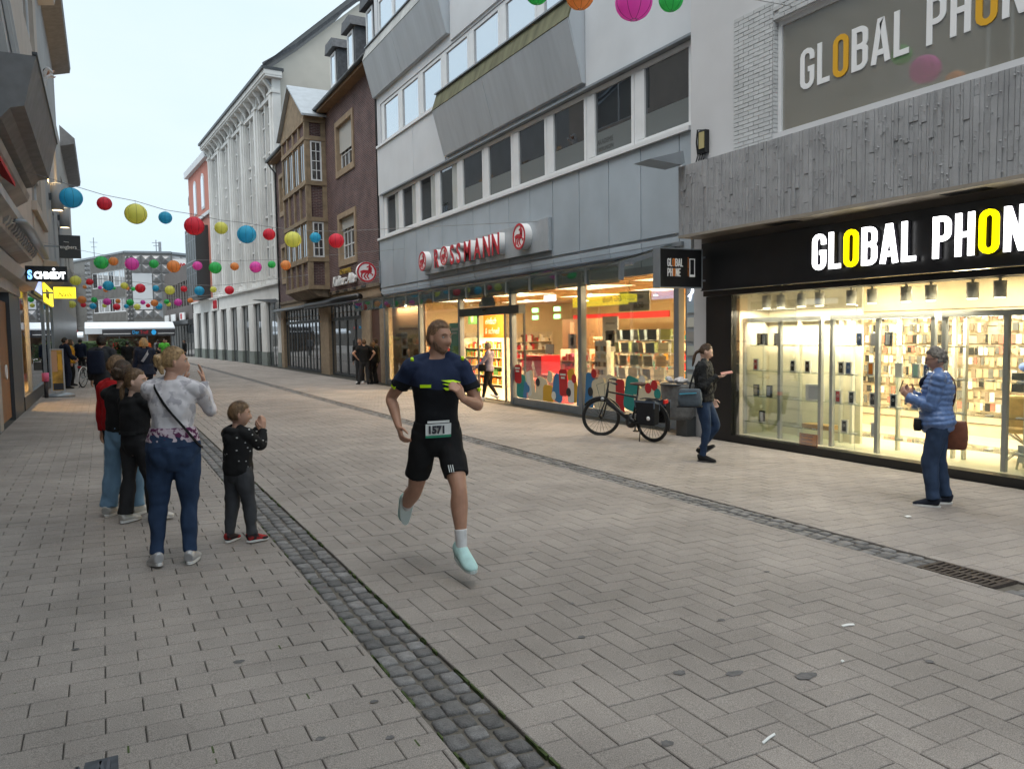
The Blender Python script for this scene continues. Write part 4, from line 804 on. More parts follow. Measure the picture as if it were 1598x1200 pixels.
def chair(label, x, y, rz, m):
    T = thing('chair', label, 'chair', (x, y, IZ), 'chairs in the phone shop', rz)
    def add(mb, name, mm): o = mb.build(name, mm); o.parent = T; return o
    q = MB(); n = 8; v = []; 
    for i in range(n+1):
        t = i/n; yy = -.2+.4*t if t < .55 else .02+.18+.06*(t-.55); z = .44 if t < .55 else .44+(t-.55)*.95
        for xx in (-.22, -.11, .11, .22): v.append((xx*(1-.15*max(0, t-.7)), yy if t < .55 else .03+.10*(t-.55)+.0, z+.03*(abs(xx) > .2)))
    f = [(i*4+j, i*4+j+1, i*4+j+5, i*4+j+4) for i in range(n) for j in range(3)]; q.add(v, f, True); o = add(q, 'seat_shell', m); s = o.modifiers.new('solid', 'SOLIDIFY'); s.thickness = .02
    for a, b in ((-.2, -.2), (.2, -.2), (-.2, .05), (.2, .05)): q = MB(); q.tube([(a*.6, b*.6-.03, .43), (a*1.1, b*1.3, 0)], .014, 8); add(q, 'leg', M_wpl)
    return T
M_tan = mat('tan_leatherette', (.62, .42, .16), .5, var=.15, vscale=12)
for lab, x, y, rz in (('tan chair with crossed legs behind the woman in blue', 10.75, 5.75, 2.0), ('tan chair at the right edge of the phone shop window', 10.7, 4.9, 2.2)):
    T = thing('chair', lab, 'chair', (x, y, IZ), 'tan chairs in the phone shop', rz); q = MB(); n = 10; v = []
    for i in range(n+1):
        t = i/n; s = 1-.25*max(0, t-.6)
        for xx in (-.26, -.13, 0, .13, .26): v.append((xx*s, .16+.10*t-.35*(xx*xx), .38+.50*t))
    f = [(i*5+j, i*5+j+1, i*5+j+6, i*5+j+5) for i in range(n) for j in range(4)]; q.add(v, f, True); o = q.build('backrest', M_tan); o.parent = T; sm = o.modifiers.new('solid', 'SOLIDIFY'); sm.thickness = .05
    q = MB(); q.bev(-.25, .25, -.26, .2, .38, .47, .03); o = q.build('seat', M_tan); o.parent = T
    for a, b in (((-.22, -.22, 0), (.18, .2, .38)), ((.22, -.22, 0), (-.18, .2, .38)), ((-.22, .24, 0), (.18, -.18, .38)), ((.22, .24, 0), (-.18, -.18, .38))): q = MB(); q.tube([a, b], .014, 8); o = q.build('leg', M_wpl); o.parent = T
for lab, x, y in (('white stool table at the right in the phone shop window', 10.25, 5.25), ('second white stool table, rightmost in the phone shop window', 10.2, 4.6)):
    T = thing('side_table', lab, 'table', (x, y, IZ), 'white stools in the window'); q = MB(); q.box(x-.2, x+.2, y-.22, y+.22, .10, .14); q.box(x-.2, x-.17, y-.22, y+.22, -.08, .10); q.build('top', PH['white'], T)
    for a in (-.2, .2): q = MB(); q.tube([(x-.17, y+a, .10), (x-.2, y+a*1.15, IZ)], .014, 8); q.tube([(x+.17, y+a, .10), (x+.25, y+a*1.2, IZ)], .014, 8); q.build('leg', M_wpl, T)
st = thing('stair_rail', 'brown sloping stair rail and posts at the back of the phone shop', 'stair rail', (14.5, 5, IZ)); q = MB(); q.bar((14.6, 6.2, 2.4), (14.6, 3.2, 1.0), .08); q.bar((14.2, 6.2, 2.0), (14.2, 3.0, .5), .06); q.build('handrail', K['brown'], st); q = MB()
for y in (6.0, 5.0, 4.0): q.bar((14.4, y, IZ), (14.4, y, 2.3), .05)
q.build('post', K['brown'], st)
q = MB(); q.box(15.40, 15.46, 2.1, 6.0, IZ, 2.4); tag(q.build('brown_back_panel', mat('brown_panel', (.16, .12, .08), .5, var=.15)), 'dark brown panel on the back wall at the right of the phone shop', 'panel')
q = MB(); q.box(12.4, 12.6, 5.1, 5.28, IZ, 2.44); tag(q.build('grey_pillar', mat('pillar_grey', (.12, .12, .11), .6)), 'dark grey pillar at the end of the accessory wall', 'pillar')
# ================================================================= BRICK HOUSE
BX = 10.1; fb_ = fx(BX)
M_brk = brick_mat('purple_brick', (.125, .060, .058), (.08, .043, .048), (.21, .17, .16), .26, .078, .012)
M_stone = mat('sandstone', (.33, .245, .165), .85, var=.16, vscale=3, bump=.3, bscale=50)
M_stoned = mat('sandstone_weathered', (.20, .155, .11), .9, var=.3, vscale=4, bump=.4, bscale=40, dirt=.3)
M_slate = mat('slate', (.085, .088, .098), .6, var=.3, vscale=7, isl=.25)
M_lead = mat('lead_sheet', (.40, .43, .46), .45, .3, var=.1, vscale=3)
brk = thing('brick_house', 'dark purple brick house with stone framed windows and a timbered bay', 'building', (BX, 40, gz(BX)))
hol = [(33.4, 36.28, 4.92, 7.27), (33.4, 36.3, 9.03, 11.5), (46.8, 49.3, 4.92, 7.27), (46.8, 49.3, 9.03, 11.5)]
q = MB(); q.wall(fb_, 29.9, 50.35, 3.7, 12.45, hol, .3); q.quad((BX, 29.9, 3.7), (BX, 29.9, 12.4), (BX+.3, 29.9, 12.4), (BX+.3, 29.9, 3.7)); q.build('wall', M_brk, brk)
q = MB(); q.wall(fx(BX+.02), 29.9, 50.35, 2.75, 3.7, [(40.7, 49.5, 2.75, 3.25), (33.0, 38.6, 2.75, 3.3)], .3); q.build('stone_band', M_stone, brk)
q = MB(); fbox(q, fb_, 29.9, 50.35, 3.66, 3.80, -.06, .1); q.build('cornice', M_stoned, brk)
G_br = dark_glass('old_window_pane', (.04, .045, .05), .12)
for (a, b, z0, z1), sh in zip(hol, (.28, .62, .3, .3)):
    s = MB(); frame(s, fb_, a-.02, b+.02, z0-.04, z1+.04, .24, -.06, .24, .28); sr_ = s.build('stone_surround', M_stone, brk)
    mid = (a+b)/2; ww = (b-a-.48)/4
    w_ = window(brk, fb_, a+.225, b-.225, z0+.25, z1-.21, .09, .16, M_white, G_br, mu=(a+.24+ww, mid, b-.24-ww), mv=(z0+.25+(z1-z0-.46)*.36, z0+.25+(z1-z0-.46)*.68), bw=.05, th=.07)
    zt = z1-.21; zl = zt-(z1-z0-.46)*sh; n = int((zt-zl)/.07)
    for i in range(n): t = MB(); fbox(t, fb_, a+.23, b-.23, zt-(i+1)*.07+.008, zt-i*.07, .10, .135); t.build('shutter_slat', mat('shutter', (.50, .49, .46), .6), w_)
# bay
BF, y0, y1 = 9.1, 38.2, 43.45
M_timb = mat('timber_stone', (.27, .205, .135), .85, var=.22, vscale=3.5, bump=.3, bscale=30)
bay = MB(); bay.box(BF+.06, BX+.1, y0+.06, y1-.06, 3.98, 12.2); B_ = bay.build('bay', M_brk, brk)
def bpart(name, m, *boxes):
    q = MB()
    for b in boxes: q.box(*b)
    return q.build(name, m, B_)
for z0_, z1_ in ((3.95, 4.15), (5.3, 5.5), (7.25, 7.45), (9.0, 9.2), (11.15, 11.35), (12.0, 12.25)): bpart('cross_beam', M_timb, (BF-.06, BF+.06, y0-.06, y1+.06, z0_, z1_), (BF+.06, BX, y0-.06, y0+.06, z0_, z1_))
for y in (y0+.06, y0+1.35, y0+2.65, y0+3.95, y1-.06): bpart('timber_post', M_timb, (BF-.03, BF+.065, y-.1, y+.1, 4.15, 12.0))
for x in (BF+.12, BX-.10): bpart('timber_post', M_timb, (x-.12, x+.10, y0-.03, y0+.065, 4.15, 12.0))
fs = lambda u, v, d: (u, y0+d, v)
for z0_, z1_ in ((5.5, 7.25), (9.2, 11.15)):
    window(B_, fs, BF+.24, BX-.22, z0_+.02, z1_-.02, .07, -.02, M_white, G_br, mu=((BF+BX)/2+.02,), mv=tuple(z0_+(z1_-z0_)*k for k in (.27, .5, .74)), bw=.035, th=.07)
    for k in range(4): a = y0+.18+k*1.3; window(B_, fx(BF), a, a+1.1, z0_+.02, z1_-.02, .06, .0, M_stone, G_br, mu=(a+.55,), bw=.05, th=.05)
q = MB(); q.prism([(BF+.0, 3.95), (BX, 3.95), (BX, 3.55), (BX-.5, 3.6), (BF+.25, 3.78)], lambda u, v, t: (u, t, v), y0+.05, y1-.05); q.build('corbel', M_stoned, B_)
q = MB(); q.prism([(y0-.28, 12.25), (y1+.28, 12.25), ((y0+y1)/2, 14.3)], lambda u, v, t: (BF-.02+t, u, v), 0, .9); q.build('gable', M_timb, B_)
q = MB(); yc = (y0+y1)/2
for sgn in (-1, 1): q.add([(BF-.22, yc, 14.45), (BX+1.6, yc, 14.45), (BX+1.6, yc+sgn*3.05, 12.3), (BF-.22, yc+sgn*3.05, 12.3), (BF-.22, yc, 14.35), (BX+1.6, yc, 14.35), (BX+1.6, yc+sgn*3.05, 12.2), (BF-.22, yc+sgn*3.05, 12.2)], [(0, 1, 2, 3), (4, 5, 6, 7), (0, 3, 7, 4), (1, 2, 6, 5), (2, 3, 7, 6), (0, 1, 5, 4)])
q.build('bay_roof', M_lead, B_)
# eaves, roof, dormers
q = MB(); q.box(BX-.45, BX+.1, 29.95, 38.0, 12.42, 12.58); q.box(BX-.45, BX+.1, 43.9, 50.5, 12.42, 12.58); q.build('eaves', mat('eaves_wood', (.24, .15, .08), .7, var=.2, vscale=3), brk)
q = MB(); q.tube([(BX-.52, 29.95, 12.6), (BX-.52, 38.2, 12.6)], .09, 8); q.tube([(BX-.52, 43.8, 12.6), (BX-.52, 50.6, 12.6)], .09, 8); q.tube([(BX-.5, 30.15, 12.55), (BX-.35, 30.1, 12.2), (BX-.10, 30.02, 11.9), (BX-.10, 30.0, 3.4)], .05, 8); q.tube([(BX-.5, 50.4, 12.55), (BX-.3, 50.3, 12.2), (BX-.08, 50.2, 11.9), (BX-.08, 50.2, 3.4)], .05, 8); q.build('gutter_pipe', M_lead if False else M_steeld, brk)
q = MB(); q.add([(BX-.45, 29.95, 12.6), (BX-.45, 50.5, 12.6), (BX+4.6, 50.5, 17.6), (BX+4.6, 29.95, 17.6)], [(0, 1, 2, 3)]); q.add([(BX+4.6, 50.5, 17.6), (BX+4.6, 29.95, 17.6), (BX+9, 29.95, 12.6), (BX+9, 50.5, 12.6)], [(0, 1, 2, 3)]); roof = q.build('roof', M_slate, brk)
for i, y in enumerate((31.6, 34.4, 37.3)):
    d = MB(); d.prism([(BX+.3, 12.9), (BX+.3, 15.2), (BX+3, 15.2), (BX+3, 12.9)], lambda u, v, t: (u, t, v), y-.6, y+.6); D = d.build('dormer', M_slate, roof); q = MB(); q.prism([(y-.75, 15.2), (y+.75, 15.2), (y+.55, 15.65), (y-.55, 15.65)], lambda u, v, t: (BX+.05+t, u, v), 0, 3); q.build('dormer_roof', M_slate, roof)
    window(roof, fx(BX+.29), y-.42, y+.42, 13.6, 15.1, .09, -.06, M_white, G_up, th=.05, name='dormer_window')
# ground floor doors, piers, awning
for a, b in ((38.6, 40.3), (49.5, 50.3), (31.75, 33.0), (29.95, 30.5)):
    q = MB(); q.box(BX-.03, BX+.35, a, b, gz(BX)-.05, 2.75); q.build('stone_pier', mat('pier_brick', (.33, .25, .17), .9, var=.15, vscale=6, bump=.5, bscale=25), brk)
M_anth = mat('anthracite_frame', (.045, .05, .052), .45)
G_door = dark_glass('door_pane', (.05, .055, .06), .14)
for a, n in ((40.4, 6), (33.1, 4)):
    wd = 1.5 if n == 6 else 1.38
    for i in range(n): u = a+i*wd; window(brk, fx(BX+.12), u, u+wd-.01, gz(BX)+.02, 2.45, .08, 0, M_anth, G_door, mu=(u+wd/2,) if n == 6 else (), bw=.05, name='door_leaf')
    for i in range(n*2): u = a+i*wd/2; window(brk, fx(BX+.12), u, u+wd/2-.01, 2.47, 3.25, .07, 0, M_anth, dark_glass('transom_pane', (.2, .21, .22), .35), name='transom')
q = MB(); q.box(BX+.05, BX+.15, 30.5, 31.75, gz(BX), 2.7); q.build('wooden_door', mat('brown_door', (.10, .045, .03), .6, var=.2, vscale=5), brk)
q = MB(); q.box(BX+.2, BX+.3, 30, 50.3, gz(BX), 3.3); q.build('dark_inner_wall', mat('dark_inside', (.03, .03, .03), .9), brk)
q = MB(); q.tube([(BX-.32, 32.3, 3.28), (BX-.32, 41.8, 3.28)], .17, 14); q.box(BX-.5, BX-.1, 32.3, 41.8, 3.08, 3.16); q.build('awning_cassette', M_black, brk); q = MB(); q.box(BX-.4, BX-.05, 41.9, 51.0, 3.22, 3.34); q.build('awning_rail', M_steel, brk)
bs = thing('script_sign', 'white script lettering and small gold letters on the brick house front', 'sign', (BX-.1, 35, 4.1)); text_mesh('Kulinar. Alte', .62, M_lw, 'lettering', bs, (BX-.10, 37.2, 4.02), RT, (0, 0, 1), .09, shear=.3, squeeze=1.18, bold=.015); text_mesh('SCHUHAUS', .34, mat('gold_letter', (.5, .33, .06), .4, .4), 'gold_lettering', bs, (BX-.06, 36.1, 4.50), RT, (0, 0, 1), .04, squeeze=1.05)
q = MB()
for y in (38.0, 36.6, 35.2, 33.8, 32.4): q.box(BX-.09, BX-.06, y-.3, y+.3, 3.72, 3.78)
q.build('mount_rail', M_black, bs)

# ================================================================= WHITE STORE, rotated with the bending street
def frot(P0, deg):
    a = radians(deg); ux, uy = -sin(a), cos(a); nx, ny = cos(a), sin(a)
    return lambda u, v, d: (P0[0]+ux*u+nx*d, P0[1]+uy*u+ny*d, v)
fw2 = frot((10.1, 50.45), 3.5)
M_wst = mat('white_store_stone', (.74, .735, .715), .85, var=.06, vscale=1.2, dirt=.12, bump=.15, bscale=40)
M_wpan = mat('pale_panel', (.58, .59, .60), .5, var=.05)
wst = thing('white_store', 'tall white department store with slim pilasters and deep cornice', 'building', (9.5, 62, gz(9.5)))
nb = 5; bw5 = 4.15; TW = nb*bw5+.6
q = MB(); q.wall(fw2, 0, 32.3, 4.05, 5.0, [], .3); q.build('fascia_band', M_wst, wst)
q = MB(); q.wall(lambda u, v, d: fw2(u, v, d+.42), 0, TW, 5.0, 18.6, [], .1); q.build('wall', M_wpan, wst)
q = MB(); fbox(q, fw2, -.15, 32.5, 5.0, 5.14, -.18, .3); fbox(q, fw2, -.1, 32.45, 4.0, 4.06, -.04, .3); q.build('string_course', M_wst, wst)
for i in range(nb+1):
    u = .3+i*bw5; q = MB(); fbox(q, fw2, u-.5, u+.5, 5.14, 18.0, -.05, .45); fbox(q, fw2, u-.22, u+.22, 5.14, 17.0, -.14, -.05); fbox(q, fw2, u-.56, u+.56, 16.85, 17.0, -.17, .4); q.build('pilaster', M_wst, wst)
for i in range(nb):
    u0 = .3+i*bw5+.5; uw_ = bw5-1.0
    for k in range(2):
        a = u0+.12+k*(uw_-.24)/2; 
        for z0_, z1_ in ((5.6, 8.9), (9.6, 13.0), (13.6, 16.6)): window(wst, fw2, a+.05, a+(uw_-.24)/2-.05, z0_, z1_, .12, .22, M_wst, dark_glass('pale_store_pane', (.30, .31, .32), .25), mv=(z0_+(z1_-z0_)*.62,), bw=.1, th=.16)
    for k in (0, 1, 2): q = MB(); a = u0+.08+k*(uw_-.16)/2; fbox(q, fw2, a-.07, a+.07, 5.14, 17.0, .05, .42); q.build('mullion', M_wst, wst)
    q = MB(); fbox(q, fw2, u0, u0+uw_, 16.75, 17.0, .0, .42); fbox(q, fw2, u0+.1, u0+uw_-.1, 5.2, 5.5, .1, .42); q.build('spandrel', M_wst, wst)
for i in range(nb*3+1):
    u = .3+i*bw5/3; q = MB(); q.prism([(-.05, 16.95), (-.05, 17.72), (-.48, 17.72), (-.46, 17.6), (-.2, 17.3)], lambda x, v, t: fw2(t, v, x), u-.12, u+.12); q.build('bracket', M_wst, wst)
q = MB(); fbox(q, fw2, -.5, TW+.4, 17.72, 17.84, -.55, .5); fbox(q, fw2, -.52, TW+.45, 17.84, 18.12, -.62, .5); q.build('cornice', M_wst, wst)
q = MB(); fbox(q, fw2, -.55, TW+.5, 18.12, 18.30, -.75, .6); q.build('roof_gutter', M_steeld, wst)
P = lambda u, v, d: fw2(u, v, d)
q = MB(); q.quad(P(-.55, 18.30, -.7), P(TW, 18.30, -.7), P(TW, 25.3, 7), P(-.55, 25.3, 7)); q.build('roof', M_slate, wst)
q = MB(); q.poly([P(-.06, 5, .45), P(-.06, 17.6, .45), P(-.06, 18.2, -.3), P(-.06, 19.7, 1.6), P(-.06, 23.6, 6.0), P(-.06, 27.4, 12), P(-.06, 5, 12)]); q.build('side_gable', mat('cream_gable', (.58, .55, .49), .9, var=.07, vscale=.8, dirt=.12), wst)
q = MB()
for a, b in (((18.28, -.65), (19.8, 1.5)), ((19.8, 1.5), (23.7, 5.9)), ((23.7, 5.9), (27.5, 12))): q.quad(P(-.35, a[0], a[1]), P(.4, a[0]+.02, a[1]), P(.4, b[0]+.02, b[1]), P(-.35, b[0], b[1])); q.quad(P(-.35, a[0], a[1]), P(-.35, a[0]+.25, a[1]), P(-.35, b[0]+.25, b[1]), P(-.35, b[0], b[1]))
q.build('verge_tiles', M_slate, wst)
q = MB(); q.tube([P(.1, 18.0, -.5), P(.12, 17.6, -.25), P(.0, 17.1, .1), P(0, 5, .12)], .07, 8); q.build('drain_pipe', M_lead, wst)
# ground floor pillars and panes
M_gpl = mat('green_grey_plinth', (.20, .225, .205), .6, var=.12, vscale=3)
G_store = dark_glass('store_pane', (.10, .11, .11), .22)
piers = [(-.05, .75), (3.5, 5.0), (7.2, 8.75), (11.0, 12.6), (14.9, 16.5), (18.7, 20.4), (22.6, 24.3), (26.6, 28.2), (30.6, 32.3)]
gb = gz(8.6)
for a, b in piers:
    q = MB(); fbox(q, fw2, a, b, .62, 4.05, -.02, .7); fbox(q, fw2, a+.2, b-.2, .62, 3.9, -.07, -.02); q.build('pillar', M_wst, wst); q = MB(); fbox(q, fw2, a-.02, b+.02, gb-.3, .62, -.06, .7); q.build('pillar_plinth', M_gpl, wst)
for (a, b), (c, d) in zip(piers, piers[1:]): window(wst, fw2, b, c, gb-.1, 4.04, .1, .14, M_anth, G_store, mu=((b+c)/2,), bw=.06, name='shop_window')
hm_ = MB(); 
tb = thing('banner_sign', 'small white plate with red letters on the white store front', 'sign', fw2(21, 4.3, -.2)); fbox(hm_, fw2, 19.6, 21.2, 4.0, 5.0, -.12, -.07); hm_.build('plate', M_wst, tb); hm_ = MB()
for a, b in (((20.9, 4.15), (20.9, 4.85)), ((20.35, 4.15), (20.35, 4.85)), ((19.85, 4.15), (19.85, 4.85)), ((20.9, 4.5), (19.85, 4.5))): hm_.bar(fw2(a[0], a[1], -.14), fw2(b[0], b[1], -.14), .12, .2)
hm_.build('lettering', M_red, tb)
sl_ = thing('street_lamp', 'flat wedge street lamp fixed to the corner of the white store', 'lamp', fw2(.4, 3.9, -.2)); q = MB(); p0 = Vector(fw2(.2, 3.95, -.1)); q.prism([(-1.6, 3.98), (-.25, 4.05), (-.12, 3.85), (-.3, 3.80)], lambda u, v, t: fw2(t, v, u), -.05, .6); q.build('housing', M_steel, sl_); q = MB(); q.bar(fw2(.3, 3.9, -.25), fw2(.3, 3.9, 0), .1); q.build('arm', M_steeld, sl_)
# ---------------------------------------------------------------- pink house above the store's far bays
pk = thing('pink_house', 'narrow pink gabled house with white arched windows beyond the white store', 'building', fw2(26.8, 5, 0))
M_pink = mat('pink_render', (.50, .20, .155), .85, var=.08, vscale=1)
q = MB(); q.wall(fw2, TW, 32.2, 5.14, 17.3, [], .3); q.poly([fw2(32.2, 5, 0), fw2(32.2, 17.3, 0), fw2(32.2, 17.3, 9), fw2(32.2, 5, 9)]); q.build('wall', M_pink, pk); q = MB(); fbox(q, fw2, TW, 32.4, 17.2, 17.8, -.35, .3); fbox(q, fw2, TW, 32.3, 12.4, 12.7, -.2, .2); q.build('cornice', M_render, pk)
q = MB(); fbox(q, fw2, TW+1.6, 28.4, 5.2, 11.6, -1.1, .1); o = q.build('oriel', M_anth, pk)
for k in range(4): window(pk, lambda u, v, d: fw2(u, v, d-1.12), TW+1.7+k*1.25, TW+2.85+k*1.25, 5.4, 8.2, .1, 0, M_steel, G_low, name='oriel_window', mv=(7.4,)); window(pk, lambda u, v, d: fw2(u, v, d-1.12), TW+1.7+k*1.25, TW+2.85+k*1.25, 8.5, 11.3, .1, 0, M_steel, G_low, name='oriel_window', mv=(10.4,))
for u in (24.6, 28.6):
    pts = [(u-.55, 13.4), (u+.55, 13.4), (u+.55, 15.6)]+[(u+.55*cos(pi*i/8), 15.6+.55*sin(pi*i/8)) for i in range(1, 8)]+[(u-.55, 15.6)]
    q = MB(); q.prism([(u+(p[0]-u)*1.3, 14.5+(p[1]-14.5)*1.15) for p in pts], fw2, -.06, .05); s = q.build('window_surround', M_render, pk); q = MB(); q.prism(pts, fw2, -.08, -.055); q.build('pane', G_up, s)
for u in (29.6, 31.2): window(pk, fw2, u-.45, u+.45, 6, 8.5, .12, -.03, M_render, G_low)
q = MB(); fbox(q, fw2, 32.3, 33.4, 5, 15.5, .6, 4); q.build('side_turret', mat('pale_side', (.45, .43, .42), .85), pk); q = MB(); q.prism([(33.4, 15.3), (33.9, 14.9), (33.9, 15.6), (33.4, 15.9)], fw2, .2, 4); q.build('turret_roof', M_slate, pk)
# ---------------------------------------------------------------- grey store on the right before the square
fd = frot((8.0, 84), 3.5)
gs = thing('grey_brick_store', 'grey brick store with slim upright windows behind the pink house', 'building', fd(6, 0, 0)); M_gbr = mat('grey_brick', (.12, .105, .10), .85, var=.12, vscale=1.5)
q = MB(); q.wall(fd, -1, 18, 3.6, 9.2, [(1.0+i*1.8, 2.2+i*1.8, 5.0, 7.6) for i in range(9)], .4); q.build('wall', M_gbr, gs); q = MB(); q.poly([fd(18, 0, 0), fd(18, 9.2, 0), fd(18, 9.2, 12), fd(18, 0, 12)]); q.build('end_wall', M_gbr, gs)
for i in range(9): window(gs, fd, 1.0+i*1.8, 2.2+i*1.8, 5.0, 7.6, .08, .2, M_steel, G_low)
q = MB(); fbox(q, fd, -1, 18, 3.1, 3.5, -.5, 0); q.build('canopy', M_steeld, gs)
for u, c in ((1.5, M_lw), (8, M_lw), (13, M_lw)): q = MB(); fbox(q, fd, u, u+3.2, 3.55, 4.3, -.4, -.3); q.build('sign_board', c, gs)
q = MB(); fbox(q, fd, 3.1, 4.0, 3.65, 4.2, -.44, -.41); q.build('red_mark', M_red, gs)
for i in range(9): window(gs, fd, -.6+i*2, 1.35+i*2, -.3, 3.1, .08, .1, M_anth, G_store, name='shop_window')
# ================================================================= CORNER STORE WITH PYRAMID TILES (end of the street)
YE = 112.0
M_clad = mat('grey_ribbed_cladding', (.20, .195, .185), .6, .1, var=.08, vscale=1.5); M_pyr = mat('metal_pyramid', (.32, .32, .325), .35, .55, var=.1, vscale=1, isl=.2)
es = thing('corner_store', 'grey corner store with faceted metal pyramid tiles at the end of the street', 'building', (2, YE, 0))
# three facade planes (x range, y of both ends): left wing, centre corner, right wing
def pl2(x0, yA, x1, yB):
    L = hypot(x1-x0, yB-yA); ux, uy = (x1-x0)/L, (yB-yA)/L; nx, ny = -uy, ux
    return L, (lambda u, v, d: (x0+ux*u+nx*d, yA+uy*u+ny*d, v))
LA, fA = pl2(-5.8, 136.3, 3.0, 113.5); LB, fB = pl2(3.0, 113.5, 8.6, 112.4); LC, fC = pl2(8.6, 112.4, 20, 121)
TOP = 12.9; wu0, wu1 = 13.4, LA-.2
WZ = ((8.7, 10.9), (5.3, 7.2))
q = MB(); q.wall(fA, 0, LA, -.5, TOP, [(wu0, wu1, a, b) for a, b in WZ], .4); q.wall(fB, 0, LB, -.5, TOP, [], .3); q.wall(fC, 0, LC, -.5, TOP-.1, [], .3); q.quad(fA(0, TOP, 0), fA(LA, TOP, 0), fA(LA, TOP, 20), fA(0, TOP, 20)); q.build('wall', M_clad, es)
rib = MB()
for i in range(int(LA/.42)):
    u = i*.42
    for z0_, z1_ in ((1, 5.2), (7.3, 8.6), (11.0, TOP-.2)):
        if u > wu0 or z0_ == 1: rib.prism([(u, z0_), (u+.08, z0_), (u+.08, z1_), (u, z1_)], fA, -.05, 0)
o = rib.build('ribs', M_clad, es); o['kind'] = 'stuff'
for z0_, z1_ in WZ:
    n = 6; wd = (wu1-wu0)/n
    for i in range(n): window(es, fA, wu0+i*wd, wu0+(i+1)*wd-.02, z0_, z1_, .14, .1, M_white, dark_glass('blind_pane', (.5, .52, .54), .3) if i % 3 else G_low, mu=(wu0+(i+.5)*wd,) if i % 2 else (), bw=.08)
for i in range(4): window(es, fA, 3.6+i*1.9, 5.3+i*1.9, 9.4, 11.3, .14, -.02, M_clad, dark_glass('red_blind', (.12, .05, .05), .2))
def pyramid(fn, u, v, s, h, t=None):
    q = MB(); t = t or s; c = fn(u+s/2, v+t/2, -h); e = [fn(u+.03, v+.03, -.01), fn(u+s-.03, v+.03, -.01), fn(u+s-.03, v+t-.03, -.01), fn(u+.03, v+t-.03, -.01)]
    q.add([*e, c], [(0, 1, 4), (1, 2, 4), (2, 3, 4), (3, 0, 4)]); q.build('pyramid_tile', M_pyr, es)
s = 1.2
for i in range(4):
    for j in range(7):
        v = TOP-.2-(j+1)*s
        if i < 2 and 2 <= j <= 5: continue
        if i == 3 and j > 3: continue
        pyramid(fB, .82+i*s, v, s, .6)
for f_, a, b in ((fA, 11.4, 13.2), (fB, .02, .80)):
    s2 = (b-a)/2
    for j in range(int((TOP-4.0)/.62)):
        for i in range(2): pyramid(f_, a+i*s2, 3.9+j*.62, s2, .32, .62)
for j in range(3):
    for i in range(2): pyramid(fC, .1+i*1.4, TOP-1.6-j*1.4, 1.4, .5)
q = MB(); fbox(q, fB, .84, .82+s*2, TOP-.2-s*6+.02, TOP-.2-s*2-.02, -.12, -.02); q.build('blank_panel', mat('white_panel', (.62, .64, .66), .5), es)
q = MB(); fbox(q, fA, 0, LA, TOP, TOP+.25, -.15, .3); fbox(q, fB, 0, LB, TOP+.01, TOP+.27, -.15, .3); fbox(q, fC, 0, LC, TOP-.1, TOP+.2, -.15, .3); q.build('parapet', M_steel, es)
rs2 = thing('roof_sign', 'white board with dark red slanted letters on the corner store', 'sign', (9.6, 110, 11)); fS = lambda u, v, d: (8.5+u, 109.5+d, v); q = MB(); fbox(q, fS, 0, 2.7, 9.9, 12.0, -.1, .1); q.build('board', M_lw, rs2)
for t, u in (('H', .15), ('&', .85), ('M', 1.45)):
    text_mesh(t, 1.35, M_red, 'letter', rs2, fS(u, 10.45, -.13), (1, 0, 0), (0, 0, 1), .05, shear=.25, squeeze=.8, bold=.03)
q = MB(); q.bar((9.8, 109.6, 9.9), (9.8, 113.5, 9.0), .15); q.bar((9.8, 109.6, 11.5), (9.8, 113.5, 11.5), .15); q.build('strut', M_steel, rs2)
for x, y, h in ((-.5, 127, 3.4), (6.9, 114, 1.9)):
    q = MB(); q.bar((x, y, TOP-.3), (x, y, TOP+h), .10); q.bar((x-.5, y, TOP+h*.8), (x+.5, y, TOP+h*.8), .06); q.bar((x-.35, y, TOP+h*.6), (x+.35, y, TOP+h*.6), .06); tag(q.build('roof_antenna', M_steel), 'thin antenna mast on the roof of the corner store, %s one' % ('left' if x < 0 else 'right'), 'antenna')
q = MB(); q.box(7.2, 7.55, 114.2, 114.6, TOP, TOP+1.7); tag(q.build('roof_flue', M_lead), 'pale metal flue on the roof of the corner store', 'flue')
# low buildings left of the square
q = MB(); q.box(-24, -4.6, 128, 134, -.5, 11.2); lb = q.build('brown_block', mat('brown_block', (.19, .17, .15), .8, var=.1, vscale=.6)); tag(lb, 'plain brownish grey block left of the corner store', 'building')
for i in range(5):
    for z in (3.4, 6.4, 9.0): window(lb, lambda u, v, d: (u, 128+d, v), -6.2-i*2.0, -5.0-i*2.0, z, z+1.9, .1, -.03, M_steel, G_low)
# stall pavilion on the square
pv = thing('market_pavilion', 'long white roofed pavilion with dark front and sign in the square', 'pavilion', (8, 92, 0))
q = MB(); q.prism([(86, 2.2), (86, 2.75), (88.5, 3.4), (94, 3.4), (94, 2.2)], lambda u, v, t: (t, u, v), -1.5, 6.6); q.build('roof', mat('white_membrane', (.72, .76, .80), .5, var=.04), pv)
q = MB(); q.box(0, 6.6, 85.75, 85.95, 1.93, 2.62); q.build('fascia', mat('dark_fascia', (.045, .045, .05), .5), pv); q = MB(); q.box(.1, 6.5, 85.68, 85.74, 2.15, 2.21); q.build('white_line', M_lw, pv)
q = MB(); q.box(2.5, 4.95, 85.6, 85.67, 1.95, 2.6); q.build('sign_board', mat('dark_sign', (.03, .025, .03), .4), pv)
text_mesh('Der', .5, mat('sign_blue', (.02, .28, .6), .4, emit=(.02, .3, .6), es=.3), 'lettering', pv, (2.65, 85.58, 2.15), (1, 0, 0), (0, 0, 1), .03, squeeze=.75); text_mesh('Treff', .5, M_red, 'lettering', pv, (3.35, 85.58, 2.15), (1, 0, 0), (0, 0, 1), .03, squeeze=.75)
